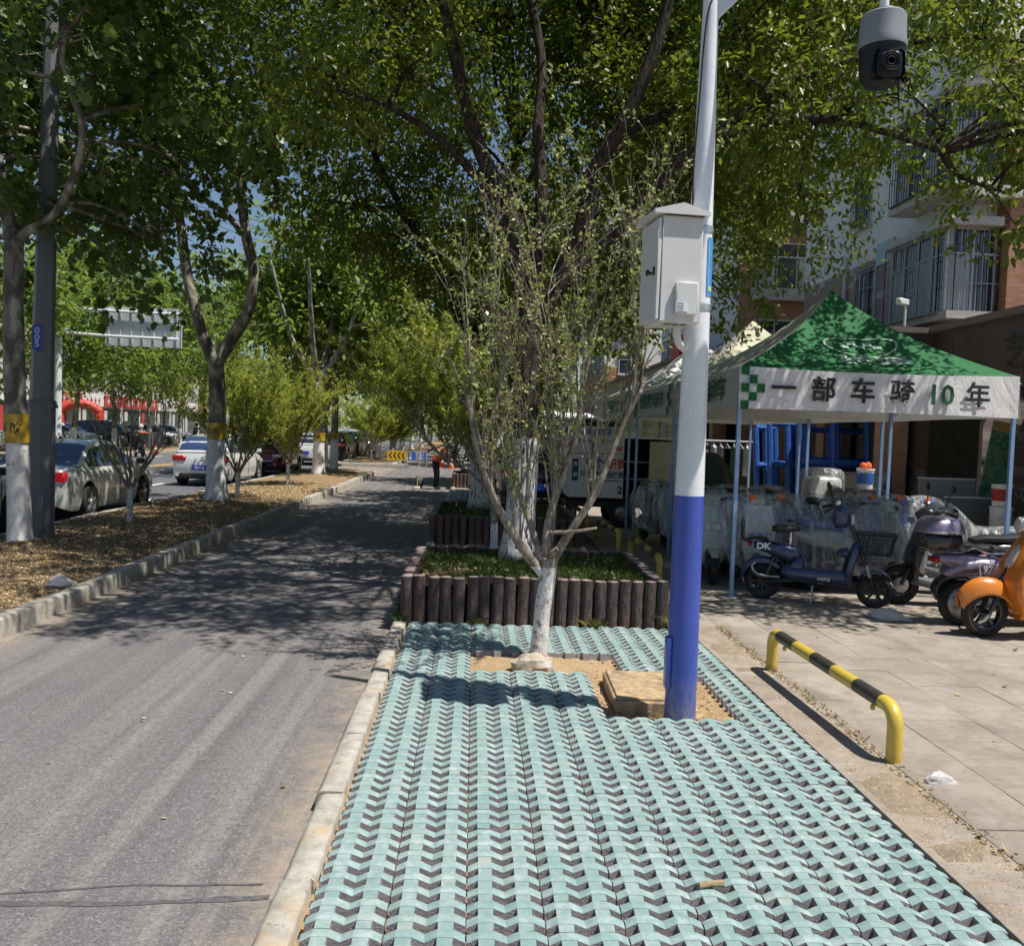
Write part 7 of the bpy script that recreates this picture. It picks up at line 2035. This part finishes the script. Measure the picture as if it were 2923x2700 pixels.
# ------------------------------------------------------------------ people
def mk_cloth(n, c): return simple(n, c, tuple(x * .8 for x in c), 10, .85, bump=.3, bscale=25)
C_SKIN = simple('skin', (0.42, 0.25, 0.17), None, 10, .55); C_BLK = mk_cloth('cloth_black', (0.018, 0.018, 0.02)); C_OR = mk_cloth('vest_orange', (0.72, 0.13, 0.03)); C_NAVY = mk_cloth('cloth_navy', (0.03, 0.04, 0.08))
C_WHT = mk_cloth('cloth_white', (0.6, 0.6, 0.6)); C_PLUM = mk_cloth('cloth_plum', (0.20, 0.05, 0.09)); C_GRY = mk_cloth('cloth_grey', (0.12, 0.12, 0.13)); C_STRAW = simple('straw', (0.62, 0.50, 0.32), (0.7, 0.58, 0.38), 30, .8, bump=.3); C_TEAL = mk_cloth('cloth_grey_teal', (0.13, 0.18, 0.19)); C_REFL = simple('reflective_tape', (.6, .6, .5), None, 10, .4); C_YEL = mk_cloth('helmet_yellow', (.7, .5, .02))
def human(loc, rz, J, cloth, label, group=None):
    """one continuous body grown over a joint skeleton; J holds the joints in metres (x ahead, y left)"""
    root = empty('person', loc, rz, label, 'person', group)
    V = []; E = []; Rd = []; seg = []
    def add(p, r): V.append(p); Rd.append(r); return len(V) - 1
    def chain(a, pts, rads, kind):
        i = a
        for p, r in zip(pts, rads):
            j = add(p, r); E.append((i, j)); seg.append((i, j, kind)); i = j
        return i
    pel = add(J['pelvis'], .135)
    ch = chain(pel, [tuple((Vector(J['pelvis']) * .5 + Vector(J['chest']) * .5)), J['chest']], [.125, .14], 'top')
    nk = chain(ch, [J['neck']], [.06], 'top'); hd = chain(nk, [tuple(Vector(J['neck']).lerp(Vector(J['head']), .5)), J['head'], tuple(Vector(J['head']) + (Vector(J['head']) - Vector(J['neck'])).normalized() * .09)], [.065, .098, .075], 'skin')
    for s in (-1, 1):
        m = lambda k: (J[k][0], J[k][1] * s, J[k][2])
        if 'elbow' + ('R' if s < 0 else 'L') in J: pass
        sh = chain(ch, [m('shoulder')], [.072], 'top'); el = chain(sh, [m('elbow')], [.052], 'top'); wr_ = chain(el, [m('wrist')], [.036], 'sleeve')
        d = (Vector(m('wrist')) - Vector(m('elbow'))).normalized(); lat = d.cross(Vector((0, 0, 1)))
        lat = lat.normalized() if lat.length > .1 else Vector((0, 1, 0))
        w_ = Vector(m('wrist')); pm = chain(wr_, [tuple(w_ + d * .06)], [.036], 'skin')
        for k in range(4): chain(pm, [tuple(w_ + d * .11 + lat * (.02 * (k - 1.5))), tuple(w_ + d * (.145 - .008 * abs(k - 1.2)) + lat * (.022 * (k - 1.5)) + Vector((0, 0, -.02)))], [.011, .009], 'skin')
        chain(wr_, [tuple(w_ + d * .05 + lat * .05 * s), tuple(w_ + d * .09 + lat * .06 * s)], [.012, .010], 'skin')
        hp = chain(pel, [m('hip')], [.105], 'legs'); kn = chain(hp, [m('knee')], [.072], 'legs'); an = chain(kn, [m('ankle')], [.05], 'legs'); chain(an, [m('toe')], [.04], 'shoe')
    me = bpy.data.meshes.new('body'); me.from_pydata(V, E, []); o = link('body', me, root)
    sk = o.modifiers.new('skin', 'SKIN'); sk.use_smooth_shade = True
    for i, r in enumerate(Rd): me.skin_vertices[0].data[i].radius = (r, r)
    me.skin_vertices[0].data[pel].use_root = True
    sb = o.modifiers.new('subsurf', 'SUBSURF'); sb.levels = 1; sb.render_levels = 1
    dg = bpy.context.evaluated_depsgraph_get(); m2 = bpy.data.meshes.new_from_object(o.evaluated_get(dg))
    o.modifiers.clear(); o.data = m2
    kinds = ['top', 'sleeve', 'skin', 'legs', 'shoe']
    m2.materials.clear()
    for k in kinds: m2.materials.append({'skin': C_SKIN, 'shoe': C_BLK}.get(k) or cloth.get(k, cloth['top']))
    SV = [(Vector(V[a]), Vector(V[b]), kinds.index(k)) for a, b, k in seg]
    for p in m2.polygons:
        c = p.center; best = 9; bi = 0
        for a, b, k in SV:
            ab = b - a; t = max(0, min(1, (c - a).dot(ab) / max(1e-9, ab.length_squared))); dd = (c - a - ab * t).length
            if dd < best: best = dd; bi = k
        p.material_index = bi; p.use_smooth = True
    return root
BEND = dict(pelvis=(0, 0, .90), chest=(.20, 0, 1.20), neck=(.34, 0, 1.33), head=(.46, 0, 1.38), shoulder=(.26, .18, 1.26), elbow=(.33, .23, 1.0), wrist=(.47, .13, .84), hip=(-.01, .095, .86), knee=(.05, .10, .47), ankle=(0, .10, .08), toe=(.16, .11, .035))
SIT = dict(pelvis=(-.42, 0, .88), chest=(-.31, 0, 1.22), neck=(-.27, 0, 1.42), head=(-.24, 0, 1.53), shoulder=(-.28, .185, 1.35), elbow=(-.07, .26, 1.15), wrist=(.16, .33, 1.06), hip=(-.40, .10, .86), knee=(.0, .16, .80), ankle=(.06, .13, .37), toe=(.20, .13, .32))
STAND = dict(pelvis=(0, 0, .95), chest=(.02, 0, 1.28), neck=(.02, 0, 1.47), head=(.04, 0, 1.58), shoulder=(.02, .19, 1.40), elbow=(.02, .26, 1.14), wrist=(.10, .25, .92), hip=(0, .095, .90), knee=(.04, .10, .48), ankle=(0, .10, .08), toe=(.15, .11, .035))
wk = human((-1.20, 28.0, -.1), -.25, BEND, dict(top=C_BLK, sleeve=C_BLK, legs=C_BLK), 'worker in an orange vest bending over at the lane edge', 'road workers')
mb = MB(); secs = []
for (c, rx, ry) in (((.02, 0, .92), .165, .20), ((.09, 0, 1.04), .162, .20), ((.17, 0, 1.16), .168, .205), ((.25, 0, 1.27), .15, .19), ((.31, 0, 1.325), .09, .12)):
    ax = Vector((.35, 0, .85)).normalized(); sd_ = Vector((.85, 0, -.35))
    secs.append([Vector(c) + sd_ * rx * math.cos(a) + Vector((0, ry * math.sin(a), 0)) for a in [2 * PI * k / 16 for k in range(16)]])
mb.loft(secs, cap=False); vo = mb.build('vest', C_OR, wk)
for q in (1, 2):
    mb = MB(); mb.loft([[p.lerp(n_, .3) * 1.0 + (p - Vector((.02 + .08 * q, 0, .92 + .12 * q))) * .02 for p, n_ in zip(secs[q], secs[q + 1])], [p.lerp(n_, .62) + (p - Vector((.02 + .08 * q, 0, .92 + .12 * q))) * .02 for p, n_ in zip(secs[q], secs[q + 1])]], cap=False); mb.build('reflective_stripe', C_REFL, vo)
mb = MB(); mb.ell((.49, 0, 1.42), (.125, .12, .12), 14, 10); mb.ell((.58, 0, 1.40), (.09, .10, .03), 12, 6); mb.build('sun_cap', C_TEAL, wk)
w2 = human((-1.0, 47.0, -.1), 2.6, STAND, dict(top=C_OR, sleeve=C_BLK, legs=C_NAVY), 'second worker in orange far behind the cones', 'road workers')
mb = MB(); mb.ell((.04, 0, 1.68), (.13, .12, .07), 12, 8); mb.build('cap', C_NAVY, w2)
br = empty('push_broom', (-1.75, 27.7, -.1), .3, 'broom handle leaning left of the bending worker', 'broom')
mb = MB(); mb.tube([(.0, 0, .1), (.10, .05, 1.35)], .011, 6); mb.build('handle', C_STRAW, br); mb = MB(); mb.bbox((0, 0, .05), (.2, .05, .10), .02); mb.build('bristles', C_STRAW, br)
wb_ = MB(); wb_.ell((0, 0, .2), (.15, .17, .22), 14, 10); o = wb_.build('rubbish_sack', simple('dark_sack', (.03, .035, .04), (.09, .09, .09), 7, .6, bump=.8, bscale=12), None, (-1.72, 28.2, -.1)); tag(o, 'dark sack of sweepings standing beside the bending worker', 'sack')
def rider(x, y, z, rz, body, top, label_s, label_p, hat):
    scooter('scooter', (x, y, z), rz, label_s, 'ridden scooters across the road', body, .21, M_BLACKP)
    p = human((x, y, z), rz, SIT, dict(top=top, sleeve=top, legs=C_NAVY), label_p, 'riders across the road')
    mb = MB()
    if hat == 'straw':
        mb.lathe([(.001, .14), (.07, .135), (.095, .06), (.10, .02), (.23, -.03), (.235, -.035), (.10, .005)], 24, M=T(-.24, 0, 1.56)); mb.build('straw_hat', C_STRAW, p)
    else:
        mb.ell((-.24, 0, 1.58), (.135, .125, .125), 14, 10); mb.build('helmet', hat, p)
    return p
rider(-14.35, 31.0, -.12, .05, P_GREY, C_PLUM, 'grey scooter under the rider in the straw hat, beyond the sedan roof', 'rider in a wide straw hat seen above the sedan roof', 'straw')
dl = rider(-17.2, 46.2, -.12, 2.2, P_BLACK, C_TEAL, 'black delivery scooter with a rear box on the far lane', 'delivery rider in a grey-green jacket on the far lane', C_WHT)
bx_ = empty('delivery_box', (-16.85, 45.75, .72), 2.2, 'orange and dark delivery box on the rear rack of the black scooter', 'box'); part_box('box_body', C_BLK, bx_, (0, 0, .2), (.4, .42, .4), .02); part_box('box_lid', C_OR, bx_, (0, 0, .42), (.42, .44, .05), .015)
rider(-22.4, 58.5, 0, .3, P_IVORY, C_WHT, 'white scooter ridden in front of the red inflatable tent', 'rider in a white helmet in front of the red inflatable tent', C_WHT)
rider(-19.3, 62.8, .03, 1.2, P_BLACK, C_BLK, 'black scooter among the trees across the road', 'dark-clothed rider among the trees left of the white car', C_BLK)
rider(-23.4, 50.5, 0, .4, P_GREY, C_GRY, 'grey scooter beside the silver car across the road', 'rider with a yellow helmet beside the silver car across the road', C_YEL)

# ------------------------------------------------------------------ shops and inflatable tent across the road
inf = empty('inflatable_tent', (-29.5, 67.5, 0), .35, 'red inflatable arch tent across the road', 'inflatable tent')
M_INF = simple('inflatable_red', (0.50, 0.045, 0.032), (0.56, 0.07, 0.045), 3, .5, bump=.2, bscale=4)
for x_ in (-1.3, 1.3):
    for y_ in (-1.2, 1.2):
        mb = MB(); mb.tube([(x_, y_, 0), (x_, y_, 1.2), (x_ * .98, y_ * .97, 2.4)], [.34, .32, .28], 12); mb.build('inflated_leg', M_INF, inf)
for y_ in (-1.2, 1.2):
    mb = MB(); mb.tube(bez([(-1.3, y_, 2.3), (-.7, y_, 2.75), (0, y_, 2.85), (.7, y_, 2.75), (1.3, y_, 2.3)], 3), .3, 12); mb.build('inflated_arch', M_INF, inf)
mb = MB(); P_ = [(-1.45, 2.35), (-.75, 2.98), (0, 3.08), (.75, 2.98), (1.45, 2.35)]
vs = [(x_, y_, z_) for y_ in (-1.3, 1.3) for x_, z_ in P_]; mb.add(vs, [(k, k + 1, k + 6, k + 5) for k in range(4)]); mb.build('roof_sheet', M_INF, inf, fix=False)
M_SW = simple('sign_white', (.58, .58, .56), None, 3, .6); M_SR = simple('sign_board_red', (.36, .035, .03), None, 3, .6); M_SY = simple('sign_board_yellow', (.42, .30, .10), None, 3, .6)
M_FAC = simple('far_facade', (.42, .40, .37), (.52, .50, .46), 1.5, .85)
for k in range(7):
    y0 = 22 + 16 * k
    b = empty('shop_building', (-40, y0, 0), 0, ['grey shop block across the road at the left edge', 'shop block with white signboard across the road, behind the sign pole', 'shop block with yellow sign across the road, left of the inflatable tent', 'shop block across the road directly behind the inflatable tent', 'shop block with red signboard across the road, right of the inflatable tent', 'shop block with red signs across the road, behind the white hatchback', 'last shop block across the road in the distance'][k], 'building', 'shop blocks across the road')
    hgt = (9, 11, 9.5, 12, 10, 11, 10)[k]
    part_box('wall', M_FAC, b, (-4, 8, hgt / 2), (8, 15.8, hgt))
    for q in range(3):
        sgm = {'W': M_SW, 'Y': M_SY, 'R': M_SR}[('WWW', 'WWW', 'YWY', 'WWW', 'RWR', 'RRW', 'WWY')[k][q]]
        part_box('signboard', sgm, b, (.15, 2.7 + 5.2 * q, 3.7), (.3, 5.0, 1.2)); 
        mk = MB()
        for s in range(4): mk.box((.31, 1.2 + 5.2 * q + .95 * s, 3.7), (.03, .55, .12)); mk.box((.32, 1.2 + 5.2 * q + .95 * s, 3.7), (.03, .12, .62))
        mk.build('sign_marks', M_SR if sgm is M_SW else M_SW, b, smooth=False)
        part_box('shopfront', M_GLASS, b, (.03, 2.7 + 5.2 * q, 1.5), (.08, 4.6, 2.9)); part_box('red_doorway', M_SR if (q == 1 and k in (3, 5)) else M_FAC, b, (.09, 1.0 + 5.2 * q, 1.4), (.06, .8, 2.6))
        for z in (5.2, 8.0):
            if z + 1.6 < hgt: window(b, T(.1, 2.7 + 5.2 * q, z) @ Rz(PI / 2), 2.4, 1.6, None, 0, 2, False, True)
# a wooded end to the view far up the road
bl = [(x_, 150 + 10 * math.sin(x_ * .3), 4.5 + 2 * math.sin(x_ * .7), 6, 5, 5.5) for x_ in range(-46, 30, 4)]
P, D, U, sz, TT, _, _ = spray_leaves(bl, 2600, 7, np.random.default_rng(77), 1.6, .75, .3, .3, .1)
o = link('far_wood', leaves_mesh('far_wood', P, D, U, sz, TMPL_DIA, L_FAR, TT)); o['kind'] = 'stuff'; tag(o, 'distant mass of trees closing the view up the road', 'trees')

# ------------------------------------------------------------------ things under and behind the tents
M_BFRAME = simple('blue_wrap', (0.02, 0.085, 0.34), (0.035, 0.12, 0.42), 9, .4, bump=.5, bscale=30)
def blue_frame(x, y, w_, h_, label, tilt):
    f = empty('blue_frame', (x, y, .02), tilt, label, 'frame', 'blue wrapped window frames')
    for (a, b) in (((0, 0), (w_, 0)), ((0, h_), (w_, h_)), ((0, 0), (0, h_)), ((w_, 0), (w_, h_)), ((0, h_ * .55), (w_, h_ * .55)), ((w_ * .5, 0), (w_ * .5, h_))):
        mb = MB(); mb.tube([(a[0], .12 * a[1], a[1] + .08), (b[0], .12 * b[1], b[1] + .08)], .075, 8); mb.build('bar', M_BFRAME, f)
blue_frame(7.0, 20.4, .9, 2.1, 'tall blue wrapped frame leftmost in the stack under the tents', .15)
blue_frame(7.5, 20.0, 1.6, 2.25, 'wide blue wrapped frame in the middle of the stack', -.05)
blue_frame(8.1, 20.9, 1.5, 2.3, 'blue wrapped frame at the back of the stack', .1)
blue_frame(6.85, 20.9, .55, 2.0, 'narrow blue wrapped frame behind the leftmost one', .3)
blue_frame(7.8, 21.3, 1.9, 2.0, 'low blue wrapped frame hindmost in the stack', .0)
for i, (x, y, w_, h_, m_, tl, lab) in enumerate(((7.6, 17.2, 1.5, 1.2, M_DARKIN, .1, 'dark folded table panel leaning before the blue frames'), (9.0, 16.2, 1.1, 1.2, simple('grey_panel', (.20, .22, .21), None, 3, .6), .2, 'grey-green board leaning behind the paint cans'), (9.15, 15.6, .95, .9, simple('panel_grey', (.13, .14, .145), None, 3, .5), .3, 'lower grey board with white edge leaning before the taller one'))):
    b = empty('leaning_board', (x, y, .02), 0, lab, 'board'); mb = MB(); mb.bbox((0, .0, h_ / 2), (w_, .05, h_), .006, M=Rx(-tl)); mb.build('sheet', m_, b); mb = MB(); mb.box((0, -.001, h_ - .02), (w_ + .01, .056, .03), M=Rx(-tl)); mb.build('edge_strip', M_FRAMEW if i != 0 else M_TRIM, b, smooth=False)
gb = empty('leaning_board', (9.85, 16.6, .02), 0, 'tall green patterned board leaning against the arcade column', 'board')
M_GB = simple('green_board', (.06, .17, .10), (.14, .30, .19), 14, .5, lo=.45, hi=.55); mb = MB(); mb.bbox((0, 0, 1.15), (.52, .05, 2.3), .006, M=Ry(.16)); mb.build('sheet', M_GB, gb)
mb = MB(); mb.box((0, -.03, 2.2), (.50, .02, .2), M=Ry(.16)); mb.build('yellow_strip', M_SY, gb, smooth=False)
def bucket(x, y, z, label, c, lidc=None, h=.36, r=.15):
    b = empty('paint_bucket', (x, y, z), .3, label, 'bucket', 'paint buckets under the tent')
    mb = MB(); mb.lathe([(r * .88, 0), (r, h), (r * 1.05, h), (r * 1.05, h - .03)], 22); mb.build('pail', M_LABEL, b)
    mb = MB(); mb.lathe([(r * .93 + .002, h * .25), (r * .985 + .002, h * .8)], 22, cap=False); mb.build('label_band', c, b)
    mb = MB(); mb.tube([(r * math.cos(a) * 1.05, 0, h - .03 - .22 * math.sin(a)) for a in [PI * k / 10 for k in range(11)]], .005, 5); mb.build('handle', M_STEEL, b)
    if lidc:
        mb = MB(); mb.ell((-.05, 0, h + .04), (.07, .07, .07), 10, 8); mb.ell((.07, .02, h + .04), (.07, .06, .08), 10, 8); mb.build('rag', lidc, b)
M_BB = simple('bucket_blue', (.04, .12, .42), None, 8, .5)
st_ = empty('tool_stand', (7.0, 15.5, 0), 0, 'dark work stand carrying the blue paint bucket', 'stand'); part_box('top', M_TRIM, st_, (0, 0, .96), (.6, .5, .05))
for sx in (-.26, .26):
    for sy in (-.2, .2): part_box('leg', M_TRIM, st_, (sx, sy, .47), (.05, .05, .94))
bucket(7.0, 15.5, .985, 'white paint bucket with blue label and orange rag on top', M_BB, C_OR)
bucket(9.25, 15.05, .02, 'lower paint can of the stack beside the green board', M_SW, None, .75, .18); bucket(9.25, 15.05, .78, 'red-labelled paint can on top of the stack beside the green board', M_SR, None, .38, .17)
wt = empty('water_dispenser_bag', (5.85, 14.6, 0), 0, 'white plastic water tank wrapped in film behind the scooters', 'tank'); mb = MB(); mb.bbox((0, 0, .62), (.55, .5, 1.2), .12, seg=3); mb.build('tank', P_IVORY, wt); mb = MB(); mb.lathe([(.12, 0), (.14, .05), (.11, .2), (.03, .22)], 20, M=T(.1, -.25, .95) @ Rx(PI / 2)); mb.build('spout', M_BLACKP, wt); mb = MB(); mb.bbox((0, 0, .68), (.64, .58, 1.36), .16, seg=3); mb.build('wrap', FILM, wt)
# clothes rail in the sun behind the tents
cl = empty('clothes_rail', (6.2, 22.0, 0), 0, 'white clothes rail with hangers and garments in the sun behind the tents', 'clothes rail')
for x_ in (-.75, .75):
    mb = MB(); mb.tube([(x_, 0, 0), (x_, 0, 1.75)], .02, 8); mb.tube([(x_, -.3, .02), (x_, .3, .02)], .02, 8); mb.build('post', M_FRAMEW, cl)
mb = MB(); mb.tube([(-.9, 0, 1.75), (.9, 0, 1.75)], .018, 8); mb.build('rail', M_FRAMEW, cl)
for k in range(9):
    x_ = -.7 + .17 * k
    mb = MB(); mb.tube([(x_, 0, 1.76), (x_, 0, 1.68), (x_ + .03, -.2, 1.58), (x_ + .03, .2, 1.58), (x_, 0, 1.68)], .007, 5); mb.build('hanger', M_FRAMEW, cl)
    if k in (1, 3, 4, 6, 8):
        mb = MB(); secs = []
        for (z_, hw_) in ((1.64, .06), (1.58, .21), (1.35, .20), (1.1, .21), (.88, .23)):
            secs.append([(x_ + .03 * math.cos(a) + .015 * math.sin(7 * a + z_ * 5), hw_ * math.sin(a), z_) for a in [2 * PI * q / 14 for q in range(14)]])
        mb.loft(secs, cap=False); mb.build('garment', (C_WHT, C_WHT, C_GRY, mk_cloth('cloth_green', (.03, .12, .07)), C_WHT)[(k * 3) % 5], cl)
# green-grey cloth heap over a parked scooter
cf = MB(); secs = []
for k in range(14):
    u = k / 13; sec = []
    for q in range(22):
        a = 2 * PI * q / 22; r_ = (.10 + .55 * u ** .8) * (1 + .16 * math.sin(5 * a + 2 * u) + .08 * math.sin(11 * a))
        sec.append((r_ * math.cos(a), r_ * .8 * math.sin(a), 1.55 - 1.1 * u ** 1.3))
    secs.append(sec)
cf.loft(secs, cap=False); o = cf.build('cloth_cover', mk_cloth('canvas_green', (.028, .05, .045)), None, (3.95, 14.7, 0)); tag(o, 'dark green canvas draped over a parked machine under the tents', 'canvas cover')

# ------------------------------------------------------------------ litter and small things
M_BAG = leaf_mat('white_bag', (.70, .67, .66), (.78, .76, .75), (.8, .78, .77), .35, .4)
def bag(x, y, z, sx, sy, sz, rz, label, seed, m=M_BAG):
    mb = MB(); nu, nv = 20, 12; vs = []
    for j in range(nv + 1):
        for i in range(nu):
            a = 2 * PI * i / nu; ph = PI * j / nv; d = Vector((math.sin(ph) * math.cos(a), math.sin(ph) * math.sin(a), -math.cos(ph)))
            k = 1 + .30 * mnoise.noise(d * 2.2 + Vector((seed, 0, 0))) + .10 * mnoise.noise(d * 6 + Vector((0, seed, 0)))
            p = Vector((d.x * sx * k, d.y * sy * k, max(-.2, d.z) * sz * k + .2 * sz)); p.z *= (1 - .6 * max(0, p.x / sx)); vs.append(p)
    mb.add(vs, [(j * nu + i, j * nu + (i + 1) % nu, (j + 1) * nu + (i + 1) % nu, (j + 1) * nu + i) for j in range(nv) for i in range(nu)])
    o = mb.build('plastic_bag', m, None, (x, y, z), (0, 0, rz), ang=25); tag(o, label, 'plastic bag', 'litter bags')
bag(4.27, 8.72, .004, .20, .08, .09, -.35, 'crumpled white plastic bag on the plaza near the scooters', 1)
bag(2.50, 4.45, .004, .09, .04, .045, .2, 'small clear plastic wrapper on the plaza edge beside the near barrier', 2)
bag(-4.15, 9.1, .05, .13, .09, .09, .5, 'white plastic bag lying on the planting strip by the kerb', 3)
bag(2.95, 11.9, .004, .35, .18, .06, .1, 'flat sheet of white plastic under the tent edge', 4)
rk = MB(); vs = []
for j in range(11):
    for i in range(18):
        a = 2 * PI * i / 18; ph = PI * j / 10; d = Vector((math.sin(ph) * math.cos(a), math.sin(ph) * math.sin(a), -math.cos(ph)))
        k = 1 + .3 * mnoise.noise(d * 2.0 + Vector((4, 0, 0))) + .12 * mnoise.noise(d * 6); vs.append((d.x * .17 * k, d.y * .10 * k, d.z * .085 * k))
rk.add(vs, [(j * 18 + i, j * 18 + (i + 1) % 18, (j + 1) * 18 + (i + 1) % 18, (j + 1) * 18 + i) for j in range(10) for i in range(18)])
o = rk.build('concrete_lump', simple('lump', (.28, .22, .16), (.5, .45, .38), 14, .9, bump=.8, bscale=40), None, (.50, 6.63, -.0), (0, 0, .2), ang=25); tag(o, 'rough lump of broken concrete at the foot of the young tree', 'stone')
tw = MB(); tw.tube([(0, 0, 0), (.05, .01, .004), (.10, .016, .002)], [.014, .012, .016], 8); o = tw.build('broken_twig', simple('twig', (.22, .16, .09), (.34, .26, .15), 25, .9, bump=.8, bscale=60), None, (.93, 3.33, .018)); tag(o, 'short broken twig lying on the green paving', 'twig')
o = scatter_chips('plaza_litter', M_DRYLEAF, 130, (2.9, 7.5, 4.2, 9.5), lambda x, y: .003, .006, .022, 91, flat=.3); tag(o, 'scattered dry leaf bits on the plaza', 'litter')
o = scatter_chips('lane_litter', M_DRYLEAF, 90, (-3.7, -.75, 4, 20), lambda x, y: -.095, .006, .018, 92, flat=.2); tag(o, 'scattered leaf bits on the asphalt lane', 'litter')
